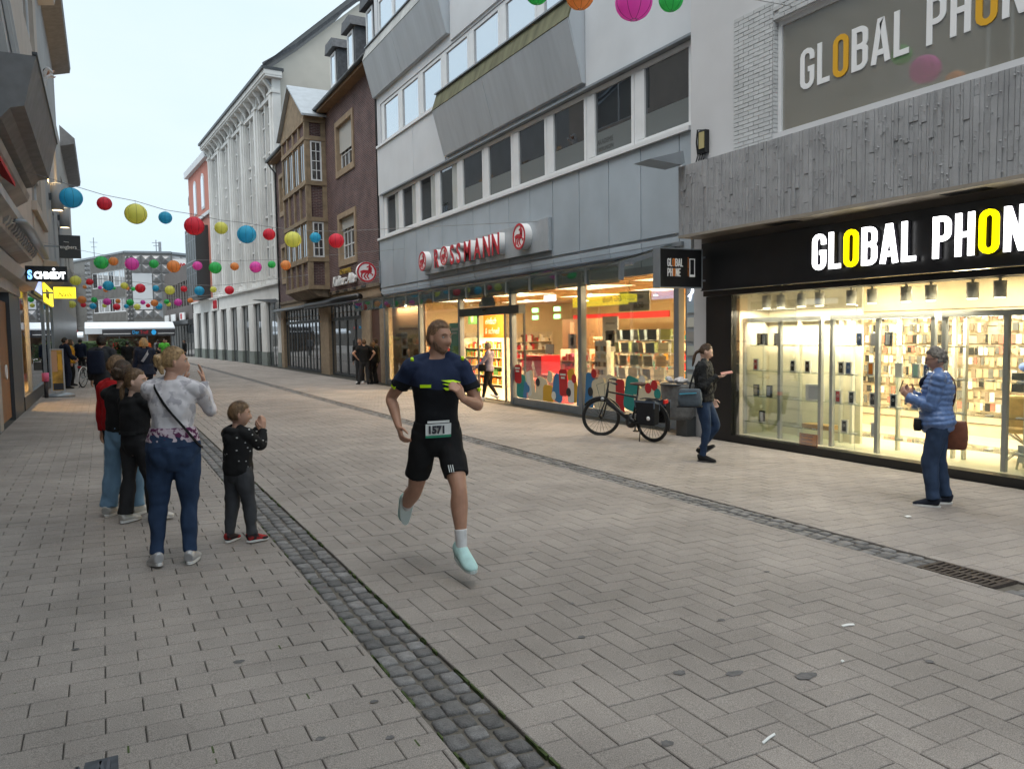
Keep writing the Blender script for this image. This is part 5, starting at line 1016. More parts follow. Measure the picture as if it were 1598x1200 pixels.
q = MB(); q.prism([(4.6+.22*cos(2*pi*i/20), 2.3+.26*sin(2*pi*i/20)) for i in range(20)], lambda u, v, t: (u, 85.58+t, v), 0, .02); q.build('sign_mark', mat('sign_blue', (.02, .28, .6)), pv)
for x in (-1.3, 1.5, 4.0, 6.4): q = MB(); q.bar((x, 86.2, -.5), (x, 86.2, 2.2), .12); q.build('post', M_steel, pv)
q = MB(); q.box(-1.4, 6.5, 90.5, 90.8, -.5, 2.3); q.build('back_wall', mat('stall_goods', (.16, .11, .075), .9, var=.5, vscale=2.2), pv)
mk2 = MB(); mk2.prism([(93, 1.9), (93, 2.1), (95, 2.5), (97, 2.1), (97, 1.9)], lambda u, v, t: (t, u, v), -6.5, -1.8); tag(mk2.build('small_stall_roof', mat('white_membrane', (.7, .74, .78))), 'small white stall roof left of the long pavilion', 'stall')
# ================================================================= LEFT SIDE OF THE STREET
LX = -1.65; fL_ = fl(LX)
M_lst = mat('weathered_stone', (.38, .375, .37), .85, var=.14, vscale=2, dirt=.25, bump=.3, bscale=30)
M_lgr = mat('grey_render', (.40, .40, .40), .85, var=.08, vscale=1.2, dirt=.15)
M_apr = mat('apricot_render', (.48, .41, .35), .85, var=.08, vscale=1.5)
M_dkred = brick_mat('dark_red_brick', (.16, .05, .045), (.12, .04, .04), (.2, .17, .15))
G_left = dark_glass('left_pane', (.04, .042, .045), .15)
def leftblock(name, label, y0, y1, top, m, wins, ground=3.2, depth=8, wm=M_white, extra=None):
    T = thing(name, label, 'building', (LX, (y0+y1)/2, gz(LX))); q = MB(); q.wall(fL_, y0, y1, ground, top, wins, .25)
    for y in (y0, y1): q.quad((LX, y, -.2 if False else ground), (LX-depth, y, ground), (LX-depth, y, top), (LX, y, top))
    q.quad((LX, y0, top), (LX-depth, y0, top), (LX-depth, y1, top), (LX, y1, top)); q.build('wall', m, T)
    for a, b, c, d in wins: window(T, fL_, a, b, c, d, .09, .14, wm, G_left, mu=((a+b)/2,), bw=.07)
    return T
# building above the near shops (mostly outside the frame, mirrored in the panes opposite)
wA = [(y, y+1.3, z, z+2.0) for y in (-11, -8.2, -5.4, -2.6, .2, 3.0, 5.8, 8.6, 11.2) for z in (4.6, 8.0, 11.4)]
bA = leftblock('stone_house', 'weathered grey stone house with a deep bay slab at the left edge', -13, 20.4, 14.6, M_lst, wA)
q = MB(); q.box(LX-.5, LX-.2, -13, 17.0, -.2, 3.2); q.build('ground_front', mat('dark_shop_inside', (.05, .05, .05), .5), bA); q = MB(); q.box(LX-.3, LX+.03, -13, 20.45, 2.75, 3.28); q.build('shop_fascia', M_lgr, bA)
q = MB()
for y in range(-12, 17, 4): q.box(LX-.25, LX+.01, y, y+.5, -.1, 2.75)
q.build('pier', M_lst, bA)
# dark arches mirrored in the upper right window opposite
for y in (.2, 3.0, 5.8): q = MB(); q.prism([(y-.25, 7.6), (y+1.55, 7.6), (y+1.55, 10.2)]+[(y+.65+.9*cos(pi*i/10), 10.2+.5*sin(pi*i/10)) for i in range(1, 10)]+[(y-.25, 10.2)], fL_, -.08, -.005); q.build('window_surround', M_render, bA) if False else None
# bay slab: stepped underside, lead edge, sloping glazing
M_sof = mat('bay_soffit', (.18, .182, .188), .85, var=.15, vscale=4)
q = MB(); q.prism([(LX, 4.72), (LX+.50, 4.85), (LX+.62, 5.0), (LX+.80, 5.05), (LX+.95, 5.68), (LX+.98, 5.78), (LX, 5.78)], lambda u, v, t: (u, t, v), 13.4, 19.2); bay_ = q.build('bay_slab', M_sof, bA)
q = MB(); q.prism([(LX, 4.35), (LX+.38, 4.6), (LX+.42, 4.72), (LX, 4.72)], lambda u, v, t: (u, t, v), 12.5, 19.5); q.build('bay_moulding', M_lst, bay_)
q = MB(); q.prism([(LX+.93, 5.79), (LX+1.0, 5.79), (LX+1.0, 5.83), (LX+.93, 5.83)], lambda u, v, t: (u, t, v), 13.38, 19.22); q.build('lead_edge', M_steeld, bay_)
q = MB(); q.prism([(LX, 5.79), (LX+.62, 5.79), (LX+.30, 8.6), (LX, 8.6)], lambda u, v, t: (u, t, v), 13.9, 16.6); q.build('sloping_bay', M_lst, bay_)
q = MB()
for y in (14.6, 15.9): q.prism([(LX+.64, 5.85), (LX+.70, 5.85), (LX+.38, 8.6), (LX+.30, 8.6)], lambda u, v, t: (u, t, v), y, y+.16)
q.prism([(LX+.60, 5.9), (LX+.63, 5.9), (LX+.34, 8.4), (LX+.31, 8.4)], lambda u, v, t: (u, t, v), 14.8, 15.85); q.build('bay_mullion', M_lgr, bay_)
q = MB()
for i in range(60): y = 16.7+rng.random()*2.2; x = LX+.55+rng.random()*.3; h = rng.uniform(.15, .38); q.bar((x, y, 5.8), (x+rng.uniform(-.05, .05), y+rng.uniform(-.06, .06), 5.8+h), .012)
tag(q.build('dry_grass', mat('dry_grass', (.30, .25, .16), .9, var=.3, vscale=20)), 'tuft of dry ornamental grass standing on the bay slab ledge', 'grass', kind='stuff')
q = MB(); q.prism([(LX+.02, 4.75), (LX+.42, 4.42), (LX+.42, 4.34), (LX+.02, 4.67)], lambda u, v, t: (u, t, v), 14.0, 16.2); aw_ = tag(q.build('red_awning', mat('awning_red', (.55, .015, .02), .7)), 'small red sloping awning under the bay slab at the left edge', 'awning')
q = MB(); q.prism([(LX+.03, 3.92), (LX+.42, 3.98), (LX+.46, 3.75), (LX+.3, 3.66), (LX+.28, 3.5), (LX+.03, 3.42)], lambda u, v, t: (u, t, v), 10, 21.3); q.build('stone_cornice', M_lst, bA)
for i in range(16): q = MB(); y = 15.2+i*.4; q.prism([(LX+.20, 3.5), (LX+.36, 3.62), (LX+.42, 3.78), (LX+.20, 3.8)], lambda u, v, t: (u, t+y, v), 0, .18); q.build('dentil', M_lst, bA)
# brown door with dark frame
dr = thing('shop_door_panel', 'brown door panel in a thick dark blue frame at the left edge', 'door', (LX, 18.6, gz(LX)))
q = MB(); q.box(LX-.5, LX+.02, 18.55, 20.55, gz(LX)-.05, 2.62); q.build('frame', mat('dark_blue_frame', (.035, .042, .052), .4), dr); q = MB(); q.box(LX-.12, LX-.05, 16.2, 18.55, .1, 2.42); q.build('panel', mat('brown_panel_door', (.22, .11, .05), .6, var=.12, vscale=4), dr); q = MB(); q.torus((LX+.0, 17.5, 1.05), .13, .014, (1, 0, 0), 18, 6); q.build('handle', M_lw, dr)
q = MB(); q.box(LX-.5, LX+.06, 15.5, 20.6, 2.62, 2.78); q.prism([(LX-.3, 2.78), (LX+.22, 2.9), (LX+.30, 3.1), (LX-.3, 3.2)], lambda u, v, t: (u, t, v), 14, 22.6); q.build('canopy_box', M_lgr, bA)
# ---------------------------------------------------------------- second house: lit display, nail studio
wB = [(27.0, 31.6, 5.75, 7.6), (27.6, 32.6, 11.4, 13.9), (22.4, 25.0, 5.75, 7.6), (22.4, 25.0, 11.4, 13.9)]
bB = leftblock('apricot_house', 'narrow apricot house above the lit shop windows on the left', 20.4, 34.2, 15.0, M_apr, wB)
for a, b, z0_, z1_ in ((27.1, 31.5, 7.0, 7.6), ):
    for i in range(9): q = MB(); fbox(q, fL_, a, b, z1_-.07*(i+1)+.008, z1_-.07*i, .06, .09); q.build('shutter_slat', mat('shutter_left', (.52, .49, .46), .6), bB)
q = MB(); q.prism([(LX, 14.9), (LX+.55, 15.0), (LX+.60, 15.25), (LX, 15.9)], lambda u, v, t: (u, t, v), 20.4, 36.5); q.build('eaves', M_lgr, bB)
q = MB(); fbox(q, fL_, 26.6, 32.0, 5.45, 5.72, -.14, .05); fbox(q, fL_, 26.8, 31.8, 4.3, 5.4, -.03, .05); q.build('sill_panel', M_apr, bB)
q = MB(); q.prism([(LX, 3.75), (LX+.34, 3.95), (LX+.40, 4.3), (LX, 4.35)], lambda u, v, t: (u, t, v), 30.5, 37); q.build('bay_base', M_apr, bB)
q = MB(); q.box(LX-.06, LX+.04, 20.55, 34.2, gz(LX)-.05, .36); q.build('plinth', M_steeld, bB); q = MB()
for y in (20.62, 22.95, 28.9, 31.5, 34.1): q.box(LX-.06, LX+.03, y-.07, y+.07, .36, 3.25)
q.box(LX-.07, LX+.02, 20.6, 34.2, 2.85, 3.25); q.build('shopfront_frame', M_steel, bB)
for a, b in ((20.7, 22.87), (23.03, 28.82), (28.98, 31.42), (31.58, 34.0)): q = MB(); q.box(LX-.03, LX-.018, a, b, .36, 2.85); q.build('pane', glass('left_shop_pane', (.95, .97, .97), .06, 1.2) if a > 22 else glass('left_lit_pane', (.98, .97, .95), 0, .2), bB)
q = MB(); q.box(LX-2.0, LX-.1, 20.5, 34, .25, .34); q.build('display_floor', M_shelf, bB); q = MB(); q.box(LX-2.1, LX-2.0, 20.5, 34, .3, 3.1); q.box(LX-2.0, LX-.1, 34.0, 34.1, .3, 3.1); q.box(LX-2.0, LX-.1, 20.45, 20.5, .3, 3.1); q.build('display_back', mat('display_back', (.62, .46, .26), .7, var=.1), bB)
q = MB(); q.quad((LX-2.0, 20.5, 3.1), (LX-.1, 20.5, 3.1), (LX-.1, 34, 3.1), (LX-2, 34, 3.1)); q.build('display_ceiling', M_shelf, bB)
for i, y in enumerate((21.4, 25.5, 29.5)):
    L = thing('display_lamp', 'warm ceiling lamp in the left shop window, %s along the pavement' % ordn[i], 'lamp', (LX-.8, y, 3.0), 'lamps in the left shop window'); q = MB(); q.tube([(LX-.8, y, 3.09), (LX-.8, y, 3.0)], .07, 10); q.build('housing', M_lamp, L); 
    if i < 2: a = area('display_lamp_light', (LX-.8, y, 2.96), .4, .4, (90, 40)[i], (1, .62, .25)); attach(a, L)
gd = thing('window_goods', 'dark handbags and boxes on steps in the lit left shop window', 'goods', (LX-.8, 21.6, .35)); q = MB()
for i in range(9): a = 20.8+i*.24; q.bev(LX-.9+.12*(i % 2), LX-.5, a, a+.18, .35, .5+.14*(i % 3), .02)
q.build('bag', K['brown'], gd); q = MB(); q.torus((LX-.4, 21.6, .62), .2, .03, (1, .3, 0), 20, 6); q.build('bag_handle', K['dark'], gd)
q = MB(); q.box(LX-1.2, LX-.3, 20.75, 22.8, 1.16, 1.22); q.build('shelf', K['brown'], gd)
P2 = thing('wall_lamp', 'grey cylinder wall lamp shining up and down on the left facades, nearer one', 'lamp', (LX+.3, 41.6, 8), 'cylinder wall lamps')
def wlamp(T, y, z0, z1):
    q = MB(); q.tube([(LX+.28, y, z0), (LX+.28, y, z1)], .22, 16); q.build('body', M_lgr, T); q = MB(); q.bar((LX, y, (z0+z1)/2), (LX+.1, y, (z0+z1)/2), .25); q.build('mount', M_steeld, T)
    for z, s in ((z1+.005, 1), (z0-.012, -1)):
        q = MB(); q.tube([(LX+.28, y, z), (LX+.28, y, z+.006)], .19, 14); q.build('lens', mat('lamp_lens_dim', (1, .9, .7), .5, emit=(1, .75, .4), es=2.5), T)
        if s > 0: a = area('wall_lamp_light', (LX+.28, y, z+.03*s), .3, .3, 60, (1, .62, .25), (pi, 0, 0)); attach(a, T)
wlamp(P2, 36.5, 6.9, 7.95)
P3 = thing('wall_lamp', 'second grey cylinder wall lamp, farther along the left facades', 'lamp', (LX+.3, 46, 8), 'cylinder wall lamps'); wlamp(P3, 43.5, 7.1, 8.0)
bC = leftblock('grey_house', 'grey rendered house with projecting eaves farther along on the left', 34.2, 48, 15.8, M_lgr, [(35, 36.4, 9, 11.4), (38.5, 40, 5.2, 7.2), (38.5, 40, 9, 11.4), (43, 45, 5.2, 7.2), (43, 45, 9, 11.4)])
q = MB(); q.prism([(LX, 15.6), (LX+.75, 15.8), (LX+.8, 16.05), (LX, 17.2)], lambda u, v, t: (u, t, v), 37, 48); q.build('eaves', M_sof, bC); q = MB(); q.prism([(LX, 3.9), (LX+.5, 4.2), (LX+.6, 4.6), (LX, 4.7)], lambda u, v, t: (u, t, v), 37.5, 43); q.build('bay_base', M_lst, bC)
bD = leftblock('far_left_house', 'pale house with dark eaves at the far left of the street', 48, 66, 13.0, mat('pale_left', (.40, .38, .35), .85, var=.06), [(50, 52, 5.2, 7.4), (55, 57, 5.2, 7.4), (50, 52, 8.6, 10.8)])
q = MB(); q.prism([(LX, 12.8), (LX+.7, 13.0), (LX+.75, 13.3), (LX, 14)], lambda u, v, t: (u, t, v), 52, 66); q.build('eaves', M_sof, bD)
for T, a, b in ((bC, 34.2, 48), (bD, 48, 66)): q = MB(); q.box(LX-.3, LX, a, b, -.2, 3.2); q.build('shopfront', mat('left_far_front', (.07, .075, .08), .3, var=.2, vscale=.6), T)
# projecting signs
s1 = thing('projecting_sign', 'black box sign with glowing white and blue letters on the left', 'sign', (-.97, 19, 2.9)); q = MB(); q.box(-1.36, -.60, 19.0, 19.14, 2.88, 3.20); q.build('box', M_black, s1); M_sl = mat('lit_sign_white', (1, 1, 1), .4, emit=(.9, .95, 1), es=1.6)
text_mesh('S', .25, mat('lit_sign_blue', (.2, .5, .9), .4, emit=(.2, .5, .95), es=1.3), 'letter', s1, (-1.32, 18.995, 2.93), (1, 0, 0), (0, 0, 1), .008, squeeze=.7, bold=.012); text_mesh('CHMIDT', .185, M_sl, 'lettering', s1, (-1.205, 18.995, 2.945), (1, 0, 0), (0, 0, 1), .008, squeeze=.80, bold=.012)
q = MB(); q.torus((-.845, 18.99, 3.135), .020, .007, (0, 1, 0), 16, 5); q.build('ring', M_sl, s1); q = MB(); q.bar((LX, 19.07, 3.04), (-1.36, 19.07, 3.04), .06); q.build('arm', M_steel, s1)
s2 = thing('projecting_sign', 'lit yellow box sign with dark script letters on the left', 'sign', (-1.05, 28, 3.1)); q = MB(); q.box(-1.28, -.68, 28.0, 28.15, 2.95, 3.30); q.build('box', mat('lit_yellow_box', (.9, .7, .02), .4, emit=(1, .80, .03), es=.9), s2); M_dk = mat('sign_ink', (.10, .08, .03), .6)
text_mesh('GG', .12, M_dk, 'lettering', s2, (-1.08, 27.995, 3.17), (1, 0, 0), (0, 0, 1), .006, shear=.3); text_mesh('Nails', .19, M_dk, 'lettering', s2, (-1.18, 27.995, 3.0), (1, 0, 0), (0, 0, 1), .006, shear=.35); q = MB(); q.bar((LX, 28.07, 3.12), (-1.28, 28.07, 3.12), .05); q.build('arm', M_steel, s2)
s3 = thing('projecting_sign', 'dark square sign with thin white letters high on the left', 'sign', (-.8, 30, 4.8)); q = MB(); q.box(-1.15, -.51, 30.0, 30.12, 4.39, 5.15); q.build('box', mat('dark_slate_sign', (.035, .04, .045), .5), s3); text_mesh('engbers', .17, M_lw, 'lettering', s3, (-1.12, 29.995, 4.7), (1, 0, 0), (0, 0, 1), .006, squeeze=.92); q = MB(); q.bar((-1.0, 29.99, 4.93), (-.85, 29.99, 4.91), .012); q.build('mark', M_lw, s3); q = MB(); q.bar((LX, 30.06, 4.77), (-1.15, 30.06, 4.77), .05); q.build('arm', M_steel, s3)
s4 = thing('fascia_sign', 'yellow lit fascia sign with script letters along the left shop front', 'sign', (LX+.06, 30, 3)); q = MB(); q.box(LX+.031, LX+.08, 29.1, 33.8, 2.9, 3.5); q.build('box', mat('lit_yellow_box', (.9, .7, .02)), s4); text_mesh('GG Nails', .42, M_dk, 'lettering', s4, (LX+.085, 29.5, 3.05), (0, 1, 0), (0, 0, 1), .01, shear=.3)
s5 = thing('fascia_sign', 'white and blue glowing sign panel above the big left shop window', 'sign', (LX+.06, 26, 3)); q = MB(); q.box(LX+.031, LX+.09, 24.2, 27.6, 2.9, 3.6); q.build('box', M_steeld, s5); q = MB(); q.box(LX+.091, LX+.10, 24.5, 27.3, 3.0, 3.4); q.build('lit_face', mat('lit_blue_white', (.5, .6, .9), .4, emit=(.35, .45, .9), es=.7), s5)
# arm lamp over the left pavement
al = thing('street_lamp', 'long grey arm lamp reaching out over the left pavement', 'lamp', (LX, 17, 3.9)); q = MB(); q.tube([(LX, 15.8, 3.68), (LX+.42, 15.8, 3.70)], .05, 10); q.build('arm', M_lw, al); q = MB(); q.tube([(LX+.40, 15.75, 3.70), (LX+.50, 16.0, 3.70), (LX+.55, 16.6, 3.66), (LX+.57, 18.6, 3.60), (LX+.57, 21.0, 3.55)], [(.05, .04), (.09, .06), (.10, .055), (.10, .05), (.08, .04)], 12); q.build('head', M_steel, al)
# A-board, pink cylinder, planter trees
ab = thing('advertising_board', 'upright pavement advertising board with golden poster in a steel frame', 'board', (-1.15, 25.4, gz(-1.2)))
fA_ = lambda u, v, d: (u, 25.35+d, v); q = MB(); frame(q, fA_, -1.34, -1.0, .18, 1.40, .035, 0, .05); q.build('frame', M_lead, ab); q = MB(); fbox(q, fA_, -1.31, -1.03, .21, 1.37, .015, .04); q.build('poster', mat('gold_poster', (.50, .30, .05), .5, var=.5, vscale=5), ab)
q = MB(); fbox(q, fA_, -1.30, -1.17, .75, 1.34, .009, .014); q.build('printed_face', K['skin'], ab); q = MB(); fbox(q, fA_, -1.29, -1.04, .23, .42, .009, .014); q.build('printed_product', K['dark'], ab)
q = MB(); fbox(q, fA_, -1.15, -1.05, .8, 1.25, .009, .014); q.build('printed_text', K['yellow'], ab)
q = MB(); q.tube([(-1.17, 25.38, gz(-1.2)), (-1.17, 25.38, gz(-1.2)+.07), (-1.17, 25.38, gz(-1.2)+.12)], [(.42, .30), (.38, .27), (.12, .12)], 20, up=(0, 1, 0)); q.bar((-1.25, 25.38, .1), (-1.25, 25.38, .2), .04); q.bar((-1.09, 25.38, .1), (-1.09, 25.38, .2), .04); q.build('foot', M_steel, ab)
pc = thing('pink_bucket', 'pink topped dark ashtray stand beside the advertising board', 'ashtray', (-1.45, 25.0, .04)); q = MB(); q.tube([(-1.45, 25.0, .04), (-1.45, 25.0, .55)], .05, 10); q.build('pole', K['dark'], pc); q = MB(); q.tube([(-1.45, 25.0, .5), (-1.45, 25.0, .74)], .085, 14); q.build('pot', K['pink'], pc)
# leafy planters in the square
M_leaf = [mat('leaf_%d' % i, c, .6, var=.3, vscale=3) for i, c in enumerate(((.045, .10, .025), (.07, .13, .035), (.03, .07, .02)))]
def shrub(label, x, y, z0, w, h, n, seed):
    r = random.Random(seed); T = thing('planter_shrub', label, 'shrub', (x, y, gz(x)), 'leafy shrubs in planters'); q = MB(); q.bev(x-w*.42, x+w*.42, y-.35, y+.35, gz(x), z0, .02); q.build('planter', mat('planter_box', (.10, .09, .08), .7), T)
    st_ = MB()
    for i in range(7): a = r.uniform(-.4, .4)*w; st_.tube([(x+a*.5, y, z0), (x+a, y+r.uniform(-.2, .2), z0+h*.8)], [.025, .008], 6)
    st_.build('stem', mat('bark', (.08, .06, .04), .9), T)
    for k in range(3):
        L = MB()
        for i in range(n//3):
            t = r.random(); c = Vector((x+r.gauss(0, .28)*w*(1-.35*t), y+r.gauss(0, .22)*w*.6, z0+.05+t*h)); d = Vector((r.gauss(0, 1), r.gauss(0, 1), r.gauss(0, .7))).normalized(); e = d.orthogonal().normalized(); s = r.uniform(.05, .11); L.add([c-d*s, c+e*s*.45, c+d*s, c-e*s*.45], [(0, 1, 2, 3)])
        o = L.build('foliage', M_leaf[k], T, fixn=False); o['kind'] = 'stuff'
shrub('leafy shrub in a dark planter left of the navy coat woman', -.55, 50, .45, 1.5, .95, 1100, 1); shrub('second leafy shrub in a planter just right of the first, slightly taller', .95, 50, .45, 1.3, 1.15, 1000, 2)
q = MB(); q.prism([(60, 1.2), (60, 1.35), (61.5, 1.55), (63, 1.35), (63, 1.2)], lambda u, v, t: (t, u, v), -1.5, .3); tag(q.build('green_parasol_roof', mat('green_canvas', (.12, .2, .05), .8, var=.15)), 'green and white canvas roof behind the shrubs', 'canopy')
# ================================================================= LANTERNS
LC = dict(blue=(.08, .54, .76), red=(.88, .08, .13), yellow=(.93, .92, .26), green=(.10, .64, .22), orange=(.95, .42, .16), pink=(.93, .17, .60))
def lant_mat(n):
    m = mat('paper_'+n, LC[n], .65, var=.06, vscale=8, bump=.2, bscale=40); b = m.node_tree.nodes['Principled BSDF']; b.inputs['Transmission Weight'].default_value = 0
    if 'tl' not in m.node_tree.nodes:
        n_, l_ = m.node_tree.nodes, m.node_tree.links; t = n_.new('ShaderNodeBsdfTranslucent'); t.name = 'tl'; t.inputs[0].default_value = (*[min(1, c*1.3+.02) for c in LC[n]], 1); mx = n_.new('ShaderNodeMixShader'); mx.inputs[0].default_value = .5; out = [x for x in n_ if x.type == 'OUTPUT_MATERIAL'][0]; l_.new(b.outputs[0], mx.inputs[1]); l_.new(t.outputs[0], mx.inputs[2]); l_.new(mx.outputs[0], out.inputs[0])
    return m
LPROTO = {}
def lantern_mesh(n):
    """paper globe: horizontal wire ribs, soft vertical seams, open collar top and bottom"""
    if n in LPROTO: return LPROTO[n]
    v = []; f = []; seg = 32; rings = 34
    for i in range(rings+1):
        a = -pi/2*.90+pi*.90*i/rings; rr = cos(a)*(1-.008*(i % 2))
        for k in range(seg): t = 2*pi*k/seg; s = rr*(1-.035*(k % 4 == 0)); v.append((s*cos(t), s*sin(t), sin(a)*.94))
    for i in range(rings):
        for k in range(seg): j = (k+1) % seg; f.append((i*seg+k, i*seg+j, (i+1)*seg+j, (i+1)*seg+k))
    me = bpy.data.meshes.new('shade'); me.from_pydata(v, [], f); me.polygons.foreach_set('use_smooth', [True]*len(f)); me.materials.append(lant_mat(n)); LPROTO[n] = me; return me
CAPM = MB(); CAPM.torus((0, 0, -.93), .16, .02, (0, 0, 1), 20, 6); CAPM.torus((0, 0, .93), .16, .02, (0, 0, 1), 20, 6); CAPM.bar((-.16, 0, .93), (.16, 0, .93), .02); CAPM.bar((0, 0, .93), (0, 0, 1.25), .02)
capo = CAPM.build('wire_ring', M_steel); capme = capo.data; bpy.data.objects.remove(capo)
SEAM = {}
def seam_mesh(n):
    if n not in SEAM:
        mb = MB()
        for k in range(8): t = 2*pi*k/8; mb.tube([(1.0*cos(a)*cos(t)*.985, 1.0*cos(a)*sin(t)*.985, sin(a)*.94) for a in [pi*.88*(i/12-.5) for i in range(13)]], .016, 5, caps=False)
        o = mb.build('seam', mat('seam_'+n, tuple(c*.45 for c in LC[n]), .8)); SEAM[n] = o.data; bpy.data.objects.remove(o)
    return SEAM[n]
def px_ray(x, y): return _f+_r2*((x-799)/1200)+_u2*((600-y)/1200)
ROWN = {0: 'string near the top edge', 1: 'nearest full string', 2: 'second full string', 3: 'third full string', 4: 'fourth full string', 5: 'fifth full string', 6: 'far small string', 7: 'low far string'}
rows = [(0, 8.6, [('green', 838, -10, 18), ('orange', 905, -6, 22), ('pink', 989, 4, 29), ('green', 1047, 0, 19)]),
 (1, 17.0, [('blue', 111, 309, 16.5), ('red', 163, 318, 11), ('yellow', 212, 334, 16.5), ('blue', 258, 340, 10), ('red', 303, 353, 15), ('yellow', 345, 356, 10), ('blue', 385, 366, 14.5), ('red', 420, 366, 9.5), ('yellow', 457, 374, 13), ('blue', 492, 371, 8.5), ('red', 525, 376, 12)]),
 (2, 27.0, [('green', 158, 410, 10.5), ('orange', 177, 408, 7), ('pink', 206, 412, 10.3), ('green', 240, 412, 7), ('orange', 271, 416, 10), ('pink', 308, 415, 7.3), ('green', 336, 418, 9.6), ('orange', 366, 416, 6.5), ('pink', 399, 417, 9.2), ('green', 424, 413, 6), ('orange', 446, 414, 8)]),
 (3, 35.5, [('yellow', 118, 438, 8), ('red', 140, 440, 5.3), ('blue', 169, 446, 8), ('yellow', 194, 446, 5.5), ('red', 219, 450, 7.5), ('blue', 243, 450, 5), ('yellow', 265, 453, 7.5), ('red', 287, 451, 5), ('blue', 311, 454, 7.5), ('yellow', 333, 452, 5), ('red', 358, 453, 7)]),
 (4, 45, [('orange', 128, 468, 6.2), ('green', 147, 468, 4.5), ('pink', 167, 471, 5.8), ('orange', 184, 470, 3.8), ('green', 203, 472, 5.5), ('pink', 223, 472, 3.7), ('orange', 241, 473, 5.6), ('green', 260, 471, 4), ('pink', 278, 472, 6), ('orange', 297, 469, 4.3)]),
 (5, 53, [('blue', 94, 472, 4), ('yellow', 112, 475, 6), ('red', 130, 476, 4), ('blue', 145, 478, 5), ('yellow', 163, 477, 3.4), ('red', 182, 479, 5.5), ('blue', 197, 478, 3.5), ('yellow', 214, 479, 5), ('red', 231, 477, 3.3), ('blue', 248, 478, 5.3), ('yellow', 263, 475, 3.5)]),
 (6, 64, [('green', 109, 446, 3.3), ('orange', 132, 448, 3), ('pink', 156, 449, 3), ('orange', 165, 453, 3.4), ('green', 178, 450, 2.5), ('orange', 199, 450, 3), ('green', 208, 451, 3.3)]),
 (7, 76, [('red', 87, 516, 2.6), ('yellow', 95, 517, 3.7), ('blue', 107, 516, 2.8), ('red', 117, 517, 3.7)])]
M_cord = mat('cord', (.25, .25, .25), .7)
def lantern(col, p, r, label, grp):
    T = thing('paper_lantern', label, 'lantern', p, grp); T.rotation_euler = (rng.uniform(-.05, .05), rng.uniform(-.05, .05), rng.uniform(0, 3))
    for nm, me in (('shade', lantern_mesh(col)), ('wire_ring', capme), ('seam', seam_mesh(col))): o = bpy.data.objects.new(nm, me); C.objects.link(o); o.parent = T; o.scale = (r, r, r)
for ri, Y, L in rows:
    pts = []; seen = {}
    for i, (c, x, y, r) in enumerate(L):
        d = px_ray(x, y); t = Y/d.y; p = Vector((0, 0, CAMH))+d*t; R = r*t/1200; pts.append(p+Vector((0, 0, R*1.2)))
        size = 'large' if R > .165 else 'small'; nth = seen.get((c, size), 0); seen[(c, size)] = nth+1
        lantern(c, p, R, '%s %s lantern, %s such from left on the %s' % (size, c, ordn[nth], ROWN[ri]), 'paper lanterns on the strings')
    a = pts[0]+Vector((-(pts[0].x-LX), 0, .35)) if ri else Vector((LX, Y, 7.6)); b_ = Vector((9.9 if ri < 3 else 8.4, Y, pts[-1].z+.5))
    if ri == 0: b_ = Vector((9.9, 8.6, pts[-1].z+.15))
    if ri in (6, 7): b_ = pts[-1]+Vector((2, 0, .2))
    q = MB(); q.tube([a]+pts+[b_], .006 if ri < 3 else .01, 5, caps=False); tag(q.build('lantern_cord', M_cord), 'thin cord carrying the lanterns of the '+ROWN[ri], 'cord', 'lantern cords')
# lanterns above the camera, seen only in the upper phone shop window
for i, (c, x, y, z, r) in enumerate((('green', 5.6, 6.9, 7.6, .2), ('pink', 4.4, 6.9, 7.5, .26), ('orange', 3.3, 6.9, 7.4, .16), ('green', 2.6, 6.0, 7.0, .24), ('pink', 1.6, 6.0, 6.9, .17), ('orange', .6, 6.0, 6.9, .24))): lantern(c, (x, y, z), r, '%s paper lantern above the frame, %s in the row mirrored in the phone shop window' % (c, ordn[i]), 'lanterns over the phone shop')
